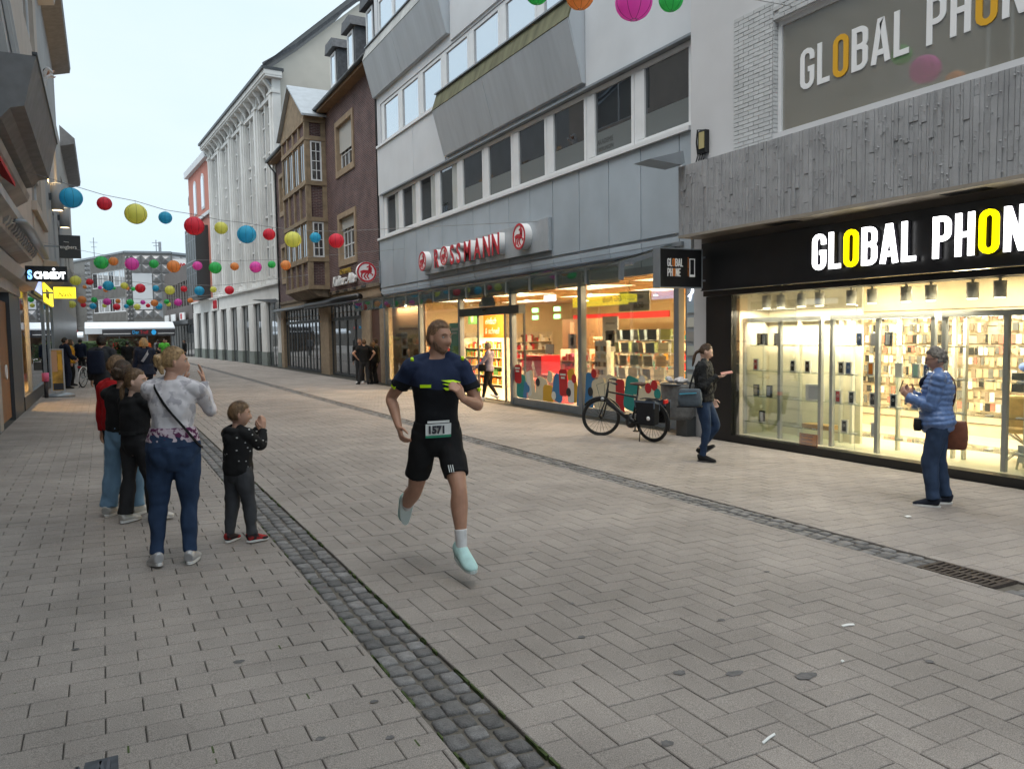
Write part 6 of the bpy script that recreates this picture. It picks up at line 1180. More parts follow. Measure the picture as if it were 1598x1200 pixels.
# ================================================================= PEOPLE
V3 = Vector
def sstep(a, b, x): t = max(0., min(1., (x-a)/(b-a))); return t*t*(3-2*t)
def gs_(x, s): return math.exp(-.5*(x/s)**2)
def head_pt(th, ph, hair=None):
    """point of a head 0.235 m high centred on the origin, face towards +Y"""
    d = V3((sin(th)*cos(ph), cos(th)*cos(ph), sin(ph))); x, y, z = d.x*.077, d.y*(.094 if d.y > 0 else .104), d.z*.119
    t = max(0, -z/.119); x *= 1-.30*t**1.4
    if y < 0: y *= 1-.50*t**1.2
    if z > .04 and y > 0: y -= .010*((z-.04)/.079)**2
    if hair is not None:
        a = abs(atan2(x, y)); A = math.degrees(a)
        hl, off, ear = hair; n = V3((x/.077, y/.1, z/.119)).normalized()
        if hl < 0:   # beard: jaw, chin and upper lip
            k = sstep(.012, -.012, z-(-.052+.058*sstep(35, 82, A)))*(1-sstep(84, 100, A)); k *= 1-.9*gs_(x, .020)*gs_(z+.064, .008)
            return V3((x, y+(.008*gs_(x, .02)*gs_(z+.102, .02) if y > 0 else 0), z))+n*(-.014+(off+.014)*k)
        line = hl+(.0 if A < 40 else -(hl-.015)*sstep(40, 75, A))
        if A > 75: line = .015-(.015+ear)*sstep(78, 105, A)
        k = sstep(-.012, .014, z-line); o2 = off*(.45+.55*sstep(.03, .085, z)) if ear < .058 else off
        return V3((x, y, z))+n*(-.014+(o2+.014)*k)
    if y > 0:
        ax = abs(x)
        nz = 0
        if z > -.045: nz = (.006+.021*sstep(.022, -.028, z))*sstep(-.046, -.033, z)*(1-sstep(.018, .040, z))
        y += nz*gs_(x, .0105+.004*sstep(0, -.03, z))
        y += -.011*gs_(ax-.032, .013)*gs_(z-.010, .011)+.005*gs_(z-.030, .008)*gs_(ax-.028, .022)
        y += .006*gs_(x, .022)*gs_(z+.064, .012)-.0045*gs_(z+.064, .003)*gs_(x, .02)+.010*gs_(x, .02)*gs_(z+.102, .015)+.004*gs_(ax-.042, .018)*gs_(z+.022, .02)
    return V3((x, y, z))
def head_mesh(mb, M, s, hair=None, seg=36, rings=30):
    v = []; f = []
    v.append(M @ (head_pt(0, -pi/2, hair)*s))
    for i in range(1, rings):
        ph = -pi/2+pi*i/rings
        for k in range(seg): v.append(M @ (head_pt(2*pi*k/seg, ph, hair)*s))
    v.append(M @ (head_pt(0, pi/2, hair)*s)); n = len(v)-1
    for k in range(seg): j = (k+1) % seg; f.append((0, 1+k, 1+j)); f.append((n, n-seg+j, n-seg+k))
    for i in range(rings-2):
        for k in range(seg): j = (k+1) % seg; a = 1+i*seg; f.append((a+k, a+seg+k, a+seg+j, a+j))
    mb.add(v, f, True)
def smooth_path(pts, n=4):
    """catmull-rom through points and radii"""
    out = []; P = [(V3(p), (r if isinstance(r, tuple) else (r, r))) for p, r in pts]
    for i in range(len(P)-1):
        p0, p1, p2, p3 = P[max(i-1, 0)], P[i], P[i+1], P[min(i+2, len(P)-1)]
        for k in range(n):
            t = k/n; b = (-.5*t+t*t-.5*t**3, 1-2.5*t*t+1.5*t**3, .5*t+2*t*t-1.5*t**3, -.5*t*t+.5*t**3)
            q = p0[0]*b[0]+p1[0]*b[1]+p2[0]*b[2]+p3[0]*b[3]; r = tuple(max(.002, sum(w*x[1][c] for w, x in zip(b, (p0, p1, p2, p3)))) for c in (0, 1)); out.append((q, r))
    out.append(P[-1]); return out
def limb(mb, pts, seg=14, up=None, n=4, ripple=None):
    sp = smooth_path(pts, n); 
    if ripple: sp = [(p, tuple(x+ripple[0]*abs(sin(i*ripple[1])) for x in r)) for i, (p, r) in enumerate(sp)]
    mb.tube([p for p, r in sp], [r for p, r in sp], seg, up=up); mb.ball(sp[0][0], max(sp[0][1])*.97, 12, 8) if False else None
FOLD = {}
def folds(scale):
    if scale not in FOLD: t = bpy.data.textures.new('folds', 'CLOUDS'); t.noise_scale = scale; t.noise_depth = 1; FOLD[scale] = t
    return FOLD[scale]
def blob(name, mb, m, par, vox=.008, smooth=4, fold=0, fscale=.09):
    o = mb.build(name, m, None, fixn=True); o.parent = par
    r = o.modifiers.new('remesh', 'REMESH'); r.mode = 'VOXEL'; r.voxel_size = vox; r.use_smooth_shade = True
    if smooth: s = o.modifiers.new('smooth', 'SMOOTH'); s.factor = .5; s.iterations = smooth
    if fold: d = o.modifiers.new('folds', 'DISPLACE'); d.texture = folds(fscale); d.texture_coords = 'LOCAL'; d.strength = fold; d.mid_level = .5
    return o
def ik(a, b, l1, l2, hint):
    d = b-a; L = min(d.length, (l1+l2)*.999); u = d.normalized(); b = a+u*L; x = (l1*l1-l2*l2+L*L)/(2*L); h = sqrt(max(0, l1*l1-x*x)); hv = V3(hint); hv = (hv-u*hv.dot(u)).normalized(); return a+u*x+hv*h, b
RM = dict(
 m=[(-.082, .045, .040), (-.048, .072, .056), (0, .092, .068), (.06, .086, .063), (.12, .086, .063), (.18, .096, .070), (.23, .104, .070), (.27, .100, .060), (.30, .072, .048), (.32, .042, .040), (.345, .034, .036)],
 f=[(-.090, .045, .040), (-.052, .078, .060), (0, .104, .076), (.05, .094, .068), (.10, .080, .060), (.15, .082, .063), (.20, .089, .068), (.25, .088, .058), (.285, .066, .047), (.31, .038, .037), (.34, .028, .031)],
 c=[(-.082, .045, .040), (-.048, .070, .058), (0, .090, .070), (.05, .086, .068), (.10, .084, .066), (.15, .086, .066), (.20, .090, .064), (.24, .086, .058), (.265, .060, .046), (.285, .036, .036), (.31, .030, .032)])
SKIN = {n: mat('skin_'+n, c, .55, var=.08, vscale=22) for n, c in dict(fair=(.52, .30, .215), tan=(.44, .235, .155), pale=(.58, .37, .28)).items()}
for m_ in SKIN.values(): b_ = m_.node_tree.nodes['Principled BSDF']; b_.inputs['Subsurface Weight'].default_value = .12; b_.inputs['Subsurface Radius'].default_value = (.012, .005, .003); b_.inputs['Subsurface Scale'].default_value = 1
def cloth(name, col, var=.14, rough=.85, vs_=14, bump=.12, bs=320): return mat(name, col, rough, var=var, vscale=vs_, bump=bump, bscale=bs, sheen=.0, spec=.25)
M_eye = mat('eye_white', (.42, .38, .35), .4); M_iris = mat('iris', (.05, .035, .025), .3); M_lip = mat('lips', (.42, .16, .13), .5)
def hairmat(name, col): return mat(name, col, .5, var=.45, vscale=60, bump=.7, bscale=110, stretch=(1, 1, .25), spec=.4, isl=.35)
def person(label, x, y, H, rz, kind='m', skin='fair', pose=None, top=None, legs=None, shoes=None, hair=None, vox=.0075, z=None, extra=None, group=None, face=True):
    """one figure. top/legs/shoes/hair are dicts; pose in fractions of the body height, forward = +Y, right = +X"""
    po = dict(lean=.0, twist=0, side=0, hy=0, hp=0, pelvis=(0, 0, 0), hr=(.15, .02, .40), hl=(-.15, .02, .40), er=(.5, -1, 0), el=(-.5, -1, 0), fr=(.055, .0, .045), fl=(-.055, .0, .045), kr=(.1, 1, 0), kl=(-.1, 1, 0), pr=(8, 0), pl=(-8, 0), curl=.45, hdr=None, hdl=None, hnr=None, hnl=None, build=1.0)
    po.update(pose or {}); T = thing('person', label, 'person', (x, y, gz(x) if z is None else z), group, rz); R = RM[kind]; ch = kind == 'c'
    hipz = .50 if ch else .515; tl, sl_ = (.222, .220) if ch else (.2325, .2325); ua, fa_ = (.155, .130) if ch else (.168, .142); sw = po.get('sw', {'m': .112, 'f': .098, 'c': .095}[kind]); hw = .050; szn = R[-1][0]-.068
    P = (V3((0, 0, hipz))+V3(po['pelvis']))*H; up = V3((po['side'], po['lean'], 1)).normalized(); fwd0 = V3((0, 1, 0)); tw = radians(po['twist'])
    def tpt(z_, tx=0, ty=0):
        k = sstep(.0, .25, z_); a = tw*k; q = V3((tx*cos(a)-ty*sin(a), tx*sin(a)+ty*cos(a), 0)); return P+up*(z_*H)+q*H
    fw = V3((-sin(tw), cos(tw), 0)); rt = V3((cos(tw), sin(tw), 0))
    SR, SL = tpt(szn, sw), tpt(szn, -sw); HR, HL = P+V3((hw, 0, -.01))*H, P+V3((-hw, 0, -.01))*H
    ER, WR = ik(SR, V3(po['hr'])*H, ua*H, fa_*H, po['er']); EL, WL = ik(SL, V3(po['hl'])*H, ua*H, fa_*H, po['el'])
    KR, AR = ik(HR, V3(po['fr'])*H, tl*H, sl_*H, po['kr']); KL, AL = ik(HL, V3(po['fl'])*H, tl*H, sl_*H, po['kl'])
    # ---- body
    b = MB(); bld = po['build']
    def torso(mb, off=0, z0=-9, z1=9, sx=1.0, sy=1.0, ripple=None, belly=0):
        zs = [r_[0] for r_ in R]; lo, hi = max(z0, zs[0]), min(z1, zs[-1]); rr = [(z_, float(np.interp(z_, zs, [q[1] for q in R])), float(np.interp(z_, zs, [q[2] for q in R]))) for z_ in sorted({lo, hi, *[q for q in zs if lo+.008 < q < hi-.008]})]
        bf = lambda z_: 1+(bld-1)*(1-sstep(.24, .32, z_))
        pts = [(tpt(z_, 0, belly*gs_(z_-.07, .06)), (a*H*sx*bf(z_)+off, d_*H*sy*bf(z_)+off+belly*H*.5*gs_(z_-.07, .07))) for z_, a, d_ in rr]; limb(mb, pts, 24, up=fwd0*.999+fw*.001 if not tw else (fwd0+fw).normalized(), n=4 if not ripple else 8, ripple=ripple)
    cov = lambda c_: .82 if c_ else 1.0
    if top: torso(b, 0, -9, R[-1][0]-.06, .84, .84); torso(b, 0, R[-1][0]-.08, 9, .95, .95)
    else: torso(b)
    g = {'m': 1.0, 'f': .88, 'c': .92}[kind]*po['build']
    def arm(mb, S, E, W_, off=0, t1=1.0, cuff=None, ripple=None):
        N_ = tpt(szn+.012, 0); inn_ = S+(N_-S)*.5; nb_ = tpt(R[-1][0]-.030, (.018 if S is SR else -.018)); limb(mb, [(nb_, .026*H*g+off*.5), (nb_*.45+(S+up*.012*H)*.55, .025*H*g+off*.8), (S+up*.004*H, .029*H*g+off)], 12)
        pts = [(inn_-up*.012*H, .036*H*g+off), (S+(N_-S)*.03, .034*H*g+off), (S+(E-S)*.25, .031*H*g+off), (S+(E-S)*.6, .0275*H*g+off), (E, .0245*H*g+off), (E+(W_-E)*.3, .0250*H*g+off), (E+(W_-E)*.7, .0195*H*g+off), (W_, .0155*H*g+off)]
        if t1 < 1:
            k = 2+int(round(t1*5)); pts = pts[:max(3, k)]
            if cuff: pts[-1] = (pts[-1][0], cuff*H)
        elif cuff: pts[-2] = (pts[-2][0], (pts[-2][1]+cuff*H)/2 if off else pts[-2][1]); pts[-1] = (pts[-1][0], cuff*H)
        limb(mb, pts, 14, n=4 if not ripple else 7, ripple=ripple)
    for S, E, W_ in ((SR, ER, WR), (SL, EL, WL)): arm(b, S, E, W_, -.009*H/1.7 if top and top.get('sleeve', 1) >= 1 else -.003)
    gl = {'m': 1.0, 'f': 1.02, 'c': .9}[kind]*po['build']; legs_b = po['build']; gl0 = gl
    for h_, k_, a_ in ((HR, KR, AR), (HL, KL, AL)):
        gl = gl0*(.70 if legs and legs.get('end', 1) >= 1 else 1.0); gt_ = gl*(.86 if legs else 1)
        limb(b, [(h_+V3((0, 0, .03*H)), .050*H*gt_), (h_+(k_-h_)*.2, .049*H*gt_), (h_+(k_-h_)*.65, .041*H*gl), (k_, .0315*H*gl), (k_+(a_-k_)*.28-V3((0, .006*H, 0)), .0350*H*gl), (k_+(a_-k_)*.7, .0225*H*gl), (a_, .0185*H*gl)])
    nk = tpt(R[-1][0]-.005); hh = {'m': .131, 'f': .130, 'c': .150}[kind]*H
    if ch: hh = .085*H+.100
    hs = hh/.235; Mh = Matrix.Rotation(tw+radians(po['hy']), 4, 'Z') @ Matrix.Rotation(radians(po['hp']), 4, 'X')
    hc = nk+up*(hh*.40)+Mh.to_3x3() @ V3((0, .022*hs, 0)); MH = Matrix.Translation(hc) @ Mh
    limb(b, [(tpt(R[-1][0]-.04), .036*H*g), (nk, .031*H*g), (hc-up*hh*.15, .030*H*g)], 14)
    head_mesh(b, MH, hs)
    for s in (-1, 1): b.ball(MH @ (V3((s*.078, -.006, -.004))*hs), (.011*hs, .019*hs, .031*hs), 10, 8)
    kf = H/1.75*(1.12 if ch else 1.0)
    def hand(W_, E, side, hd, hn):
        d = V3(hd).normalized() if hd else (W_-E).normalized(); n = V3(hn) if hn else V3((-side, .1, 0)); n = (n-d*n.dot(d)).normalized(); s = d.cross(n)*side; s = s.normalized()
        if s.dot(V3((0, 1, .3))) < 0 and not hn: s = -s
        limb(b, [(W_-d*.02*kf, (.020*kf, .017*kf)), (W_+d*.02*kf, (.032*kf, .017*kf)), (W_+d*.055*kf, (.039*kf, .0155*kf)), (W_+d*.088*kf, (.036*kf, .013*kf))], 12, up=n)
        for i in range(4):
            p = W_+d*.080*kf+s*(.0285-.019*i)*kf; L = (.072, .080, .075, .060)[i]*kf; c = po['curl']*(1+.12*i); q = [p]; dd = d
            for j in range(3):
                a = c*(.7+.3*j); dd = (dd*cos(a)+n*sin(a)).normalized(); q.append(q[-1]+dd*L*(.42, .33, .27)[j])
            b.tube(q, [.0092*kf, .0088*kf, .0082*kf, .0065*kf], 8)
        p = W_+d*.022*kf+s*.024*kf; q = [p, p+(d*.55+s*.75+n*.25).normalized()*.042*kf]; q.append(q[-1]+(d*.85+s*.25+n*.35).normalized()*.036*kf); q.append(q[-1]+(d*.9+s*.0+n*.45).normalized()*.024*kf); b.tube(q, [.013*kf, .0115*kf, .010*kf, .007*kf], 8)
    hand(WR, ER, 1, po['hdr'], po['hnr']); hand(WL, EL, -1, po['hdl'], po['hnl'])
    feet = []
    for A_, (yw, pt) in ((AR, po['pr']), (AL, po['pl'])):
        MF = Matrix.Translation(A_) @ Matrix.Rotation(radians(-yw), 4, 'Z') @ Matrix.Rotation(radians(-pt), 4, 'X'); feet.append(MF); k = H*.96
        limb(b, [(MF @ (V3((0, -.012, .02))*k), .020*k), (MF @ (V3((0, 0, -.012))*k), (.021*k, .020*k)), (MF @ (V3((0, .05, -.026))*k), (.022*k, .012*k)), (MF @ (V3((0, .085, -.030))*k), (.022*k, .007*k))], 10)
    body = blob('body', b, SKIN[skin], T, vox, 3)
    # ---- face
    if face:
        ey = MB(); ir = MB(); br_ = MB()
        for s in (-1, 1):
            c = MH @ (V3((s*.032, .0705, .010))*hs); ey.ball(c, .0115*hs, 10, 8); ir.ball(MH @ (V3((s*.032, .0768, .010))*hs), .0062*hs, 8, 6); br_.tube([MH @ (V3((s*.014, .0945, .030))*hs), MH @ (V3((s*.032, .0925, .036))*hs), MH @ (V3((s*.050, .078, .030))*hs)], [.0035*hs, .0045*hs, .003*hs], 6)
        o = ey.build('eye', M_eye, None); o.parent = T; o = ir.build('iris', M_iris, None); o.parent = T; o = br_.build('eyebrow', hair['m'], None); o.parent = T
        lp_ = MB(); lp_.tube([MH @ (V3((a*.022, .0975-.012*a*a, -.064))*hs) for a in (-1, -.5, 0, .5, 1)], [.002*hs, .0042*hs, .0048*hs, .0042*hs, .002*hs], 6); o = lp_.build('lips', M_lip, None); o.parent = T
    # ---- hair
    if hair:
        h_ = MB(); st = hair.get('style', 'short'); off = hair.get('off', .012); head_mesh(h_, MH, hs, (hair.get('line', .062), off, hair.get('ear', .07)))
        Q = lambda a: MH @ (V3(a)*hs)
        if st == 'bun':
            r = random.Random(4); h_.ball(Q((0, -.112, .018)), (.047*hs, .04*hs, .045*hs), 14, 10)
            for i in range(12): a = r.uniform(0, 6.28); e = r.uniform(-.9, .9); h_.ball(Q((.036*cos(a)*cos(e), -.118+.028*sin(e), .014+.040*sin(a)*cos(e))), .020*hs, 8, 6)
            limb(h_, [(Q((.0, -.105, -.01)), .03*hs), (Q((.03, -.10, -.06)), .022*hs), (Q((.035, -.09, -.095)), .012*hs)], 10) if hair.get('loose') else None
        if st == 'pony':
            limb(h_, [(Q((0, -.095, -.02)), .026*hs), (Q((0, -.13, -.06)), .022*hs), (Q((0, -.13, -.14)), .024*hs), (Q((.0, -.115, -.22)), .018*hs), (Q((0, -.11, -.27)), .006*hs)], 12)
        if st == 'bob':
            for a in range(-120, 121, 12): t = radians(180+a); X_, Y_ = .083*sin(t), .100*cos(t); limb(h_, [(Q((X_*.9, Y_*.9, .05)), .026*hs), (Q((X_*1.03, Y_*1.05, -.02)), .027*hs), (Q((X_*.98, Y_*.98, -.095)), .022*hs)], 8)
        if st == 'curly':
            r = random.Random(9)
            for i in range(150):
                th, ph = r.uniform(-pi, pi), r.uniform(-.35, 1.5)
                p = head_pt(th, ph)
                if (abs(th) < 1.15 and p.z < .072) or p.z < -.06 or (abs(th) < 1.75 and p.z < .01): continue
                h_.ball(Q((p.x*1.10, p.y*1.08, p.z*1.08)), r.uniform(.013, .022)*hs, 7, 6)
        if face:
            sr_ = random.Random(int(H*1000)); sb = MB(); tgt = V3((0, -.115, .015)) if st in ('bun', 'pony') else None
            for i in range(420):
                th, ph = sr_.uniform(-pi, pi), sr_.uniform(-.5, 1.45); prm = (hair.get('line', .062), off, hair.get('ear', .07)); p0 = head_pt(th, ph, prm); raw = head_pt(th, ph)
                if p0.length < raw.length+.002: continue
                n_ = p0.normalized(); g_ = (tgt-p0) if tgt else (V3((sr_.gauss(0, .5), sr_.gauss(-.1, .5), -.6)) if st != 'short' or p0.z < .06 else V3((sr_.gauss(0, .4), .7, .1))); g_ = (g_-n_*g_.dot(n_)).normalized(); w_ = n_.cross(g_)*.0022; ln = sr_.uniform(.02, .05); q_ = []
                for k in range(4): t_ = k/3; c_ = p0+g_*(ln*t_)-n_*(ln*ln*t_*t_*5.5)+n_*(.0035+.006*t_*sr_.random()); ww_ = w_*(1-.8*t_); q_ += [c_-ww_, c_+ww_]
                sb.add([Q(a_) for a_ in q_], [(0, 1, 3, 2), (2, 3, 5, 4), (4, 5, 7, 6)], True)
            o = sb.build('hair_strands', hair['m'], None, fixn=False); o.parent = T; o['kind'] = 'stuff'
        ho = blob('hair', h_, hair['m'], T, min(vox, .006), 2 if st in ('curly', 'bun') else 4, .005 if st != 'curly' else .006, .03)
        if st == 'bun': q_ = MB(); q_.torus(Q((0, -.098, .018)), .03*hs, .008*hs, MH.to_3x3() @ V3((0, 1, 0)), 16, 6); o = q_.build('hair_tie', cloth('hair_tie', (.6, .5, .4)), None); o.parent = ho
        if hair.get('beard'):
            bd = MB(); head_mesh(bd, MH, hs, (-1, .0035, 0), 48, 40)
            blob('beard', bd, hair.get('bm', hair['m']), T, .005, 1)
    # ---- clothes
    if legs:
        l_ = MB(); o_ = legs.get('off', .008); th_ = legs.get('thigh', 1.0); hem = legs.get('hem', .030); end = legs.get('end', 1.0); kn = legs.get('knee', .038); torso(l_, o_, -9, legs.get('waist', .075), legs.get('hips', 1.0), legs.get('seat', 1.0))
        for h2, k2, a2 in ((HR, KR, AR), (HL, KL, AL)):
            pts = [(h2+V3((0, 0, .03*H)), .052*H*th_), (h2+(k2-h2)*.15, .056*H*th_), (h2+(k2-h2)*.6, .048*H*th_), (k2, kn*H), (k2+(a2-k2)*.3, (kn*.55+hem*.45+.002)*H), (k2+(a2-k2)*.7, (hem*.85+kn*.1)*H), (a2+(k2-a2)*.03, hem*H)]
            pts = [(p_, r_*legs_b) for p_, r_ in pts]
            if end < 1: pts = [(h2+V3((0, 0, .03*H)), .054*H*th_), (h2+(k2-h2)*.3, .056*H*th_), (h2+(k2-h2)*(.3+.35*end), .054*H*th_), (h2+(k2-h2)*end*1.0, .051*H*th_)]
            limb(l_, pts, 18)
        if legs.get('seat', 1) > 1:
            for s in (-1, 1): l_.ball(P+V3((s*.044, -.034*legs['seat'], -.022))*H, (.050*H*legs_b, .042*H*legs_b, .056*H*legs_b), 14, 10)
        lo = blob('trousers' if end >= 1 else 'shorts', l_, legs['m'], T, vox*1.05, 9, legs.get('fold', .014)*1.5, legs.get('fs', .09))
    if top:
        t_ = MB(); o_ = top.get('off', .010); rp = top.get('ripple'); torso(t_, o_, top.get('hem', -.02), R[-1][0]-.030, top.get('sx', 1), top.get('sy', 1), rp, top.get('belly', 0))
        if top.get('flare'): limb(t_, [(tpt(.08), (R[3][1]*H+o_, R[3][2]*H+o_)), (tpt(top['hem']), (R[2][1]*H*top['flare']+o_, R[2][2]*H*top['flare']+o_))], 24, up=fwd0)
        for S, E, W_ in ((SR, ER, WR), (SL, EL, WL)): arm(t_, S, E, W_, o_*top.get('arm', .9), top.get('sleeve', 1.0), top.get('cuff'), rp)
        if top.get('hood'): limb(t_, [(tpt(R[-3][0]-.01, -.05, -.03), .026*H), (tpt(R[-3][0]+.004, 0, -.062), (.036*H, .028*H)), (tpt(R[-3][0]-.01, .05, -.03), .026*H)], 12); limb(t_, [(tpt(R[-3][0], 0, -.055), .03*H), (tpt(R[-3][0]-.05, 0, -.075), .028*H), (tpt(R[-3][0]-.09, 0, -.07), .012*H)], 12)
        if top.get('collar'): limb(t_, [(tpt(R[-3][0]-.02), (.050*H, .050*H)), (tpt(R[-3][0]+.02, 0, .005), (.044*H, .046*H))], 18, up=fwd0)
        tp = blob(top.get('name', 'shirt'), t_, top['m'], T, vox*1.05, top.get('smooth', 3), top.get('fold', .016)*1.5, top.get('fs', .11))
        if top.get('under'):
            u_ = MB(); torso(u_, o_*.9+.008, .035, .10, 1.03, 1.03); blob('undershirt', u_, top['under'], T, vox*1.2, 2, .012, .05)
    if shoes:
        for MF in feet:
            k = H*.96*shoes.get('k', 1); s_ = MB(); F = lambda a: MF @ (V3(a)*k)
            limb(s_, [(F((0, -.036, -.012)), (.020*k, .026*k)), (F((0, -.015, -.008)), (.026*k, .032*k)), (F((0, .03, -.018)), (.027*k, .026*k)), (F((0, .065, -.026)), (.029*k, .019*k)), (F((0, .092, -.030)), (.025*k, .014*k)), (F((0, .107, -.034)), (.012*k, .008*k))], 14, up=MF.to_3x3() @ V3((0, 0, 1))); limb(s_, [(F((0, -.008, -.01)), .024*k), (F((0, -.010, .012)), .023*k)], 12)
            so = blob('shoe', s_, shoes['m'], T, .006, 2); u = MB(); N = 20; o2 = []
            for i in range(N): t = 2*pi*i/N; yy = .034+.074*sin(t); o2.append(((.027+.006*sin(t)-.004*sin(2*t+1))*cos(t), yy))
            u.prism([(a, c) for a, c in o2], lambda p, q, t: F((p*1.08, q*1.02, t)), -.0445, -.030); o = u.build('sole', shoes['sole'], None, bevel=.003); o.parent = so
            if shoes.get('lace'):
                u = MB()
                for i in range(4): yy = .022+i*.013; u.bar(F((-.014, yy, .006-i*.006)), F((.014, yy+.003, .006-i*.006)), .004*k/1.0+.003, .004)
                o = u.build('laces', shoes['lace'], None); o.parent = so
            if shoes.get('sock'): c = MB(); e = (KR if MF is feet[0] else KL)-MF.translation; limb(c, [(MF.translation, .0225*H), (MF.translation+e*.22, .0245*H), (MF.translation+e*.34, .0265*H)], 12); blob('sock', c, shoes['sock'], T, .006, 2)
    J = dict(P=P, tpt=tpt, SR=SR, SL=SL, ER=ER, WR=WR, EL=EL, WL=WL, KR=KR, AR=AR, KL=KL, AL=AL, MH=MH, hs=hs, H=H, T=T, fw=fw, rt=rt, feet=feet)
    if extra: extra(J)
    return T
def part(J, mb, name, m, bevel=0, parent=None): o = mb.build(name, m, None, bevel=bevel); o.parent = parent or J['T']; return o
def strap(J, pts, w, m, name='strap', t=.008):
    """flat band through body-space points"""
    mb = MB(); sp = smooth_path([(p, (w, t)) for p in pts], 6); c = J['P']
    n = len(sp); vs = []; fs = []
    for i, (p, r) in enumerate(sp):
        d = (sp[min(i+1, n-1)][0]-sp[max(i-1, 0)][0]).normalized(); o = V3((p.x-c.x, p.y-c.y, 0)).normalized(); s = d.cross(o).normalized()
        vs += [p-s*w/2, p+s*w/2, p+s*w/2+o*t, p-s*w/2+o*t]
    for i in range(n-1):
        for k in range(4): j = (k+1) % 4; fs.append((i*4+k, i*4+j, i*4+4+j, i*4+4+k))
    mb.add(vs, fs); return part(J, mb, name, m)
def bagmesh(J, c, sx, sy, sz, m, name='bag', rot=0, flap=None):
    mb = MB(); R_ = Matrix.Rotation(rot, 3, 'Z'); c = V3(c)
    for (a, b_, z_, s) in ((1, 1, -.5, .82), (1, 1, -.3, 1.0), (1, 1, .2, .98), (1, 1, .5, .85)): pass
    rings = [(-.5, .80), (-.42, .95), (-.1, 1.03), (.25, .98), (.45, .90), (.5, .8)]; vs = []; N = 20
    for zz, s in rings:
        for i in range(N): t = 2*pi*i/N; q = V3((sx/2*s*math.copysign(abs(cos(t))**.6, cos(t)), sy/2*s*math.copysign(abs(sin(t))**.6, sin(t)), zz*sz)); vs.append(c+R_ @ q)
    fs = [tuple(range(N-1, -1, -1)), tuple(range((len(rings)-1)*N, len(rings)*N))]+[(r*N+k, r*N+(k+1) % N, (r+1)*N+(k+1) % N, (r+1)*N+k) for r in range(len(rings)-1) for k in range(N)]
    mb.add(vs, fs, True); o = part(J, mb, name, m); return o
def zmat(name, lo, hi, z, wav=.0):
    """garment with two fabric colours, changing at a height in body space with a curved seam"""
    if name in MC: return MC[name]
    m = cloth(name, lo); n, l = m.node_tree.nodes, m.node_tree.links; b = n['Principled BSDF']; tc = n.new('ShaderNodeTexCoord'); sp = n.new('ShaderNodeSeparateXYZ'); l.new(tc.outputs['Object'], sp.inputs[0])
    sq = n.new('ShaderNodeMath'); sq.operation = 'MULTIPLY'; l.new(sp.outputs['X'], sq.inputs[0]); l.new(sp.outputs['X'], sq.inputs[1]); ma = n.new('ShaderNodeMath'); ma.operation = 'MULTIPLY_ADD'; ma.inputs[1].default_value = -wav; l.new(sq.outputs[0], ma.inputs[0]); l.new(sp.outputs['Z'], ma.inputs[2])
    gt = n.new('ShaderNodeMath'); gt.operation = 'GREATER_THAN'; gt.inputs[1].default_value = z; l.new(ma.outputs[0], gt.inputs[0]); mx = n.new('ShaderNodeMix'); mx.data_type = 'RGBA'; l.new(gt.outputs[0], mx.inputs['Factor']); mx.inputs['A'].default_value = (*lo, 1); mx.inputs['B'].default_value = (*hi, 1); l.new(mx.outputs['Result'], b.inputs['Base Color']); return m
def spotmat(name, base, spot, scale, thr, noise=False, stretch=(1, 1, 1)):
    if name in MC: return MC[name]
    m = cloth(name, base); n, l = m.node_tree.nodes, m.node_tree.links; b = n['Principled BSDF']; tc = n.new('ShaderNodeTexCoord'); mp = n.new('ShaderNodeMapping'); mp.inputs['Scale'].default_value = stretch; l.new(tc.outputs['Object'], mp.inputs[0])
    if noise: t = n.new('ShaderNodeTexNoise'); t.inputs['Scale'].default_value = scale; t.inputs['Detail'].default_value = 3; src = t.outputs['Fac']; lo_, hi_ = thr-.03, thr+.03
    else: t = n.new('ShaderNodeTexVoronoi'); t.inputs['Scale'].default_value = scale; src = t.outputs['Distance']; lo_, hi_ = thr+.02, thr-.02
    l.new(mp.outputs[0], t.inputs['Vector']); mr = n.new('ShaderNodeMapRange'); mr.inputs['From Min'].default_value = lo_; mr.inputs['From Max'].default_value = hi_; l.new(src, mr.inputs['Value']); mx = n.new('ShaderNodeMix'); mx.data_type = 'RGBA'; l.new(mr.outputs[0], mx.inputs['Factor']); mx.inputs['A'].default_value = (*base, 1); mx.inputs['B'].default_value = (*spot, 1); l.new(mx.outputs['Result'], b.inputs['Base Color']); return m
def jeans(name, col):
    return mat(name, col, .85, var=.30, vscale=7, bump=.15, bscale=320, spec=.2, stretch=(1, 1, .5))
HB = {n: hairmat('hair_'+n, c) for n, c in dict(blond=(.33, .21, .10), dkblond=(.17, .10, .05), brown=(.075, .042, .022), dark=(.022, .016, .012), grey=(.20, .18, .155), ginger=(.19, .105, .055), stubble=(.18, .105, .068)).items()}
SO = mat('sole_white', (.65, .64, .62), .6); SOD = mat('sole_dark', (.05, .05, .05), .7)
CB = {n: cloth('cloth_'+n, c) for n, c in dict(black=(.012, .012, .013), navy=(.012, .017, .035), charcoal=(.035, .036, .04), red=(.42, .012, .015), lilac=(.26, .24, .32), yellow=(.5, .25, .02), green=(.12, .55, .06), orange=(.85, .16, .03), grey=(.16, .16, .17), beige=(.4, .33, .25), white=(.66, .65, .65), olive=(.08, .075, .05), leather=(.018, .019, .02)).items()}
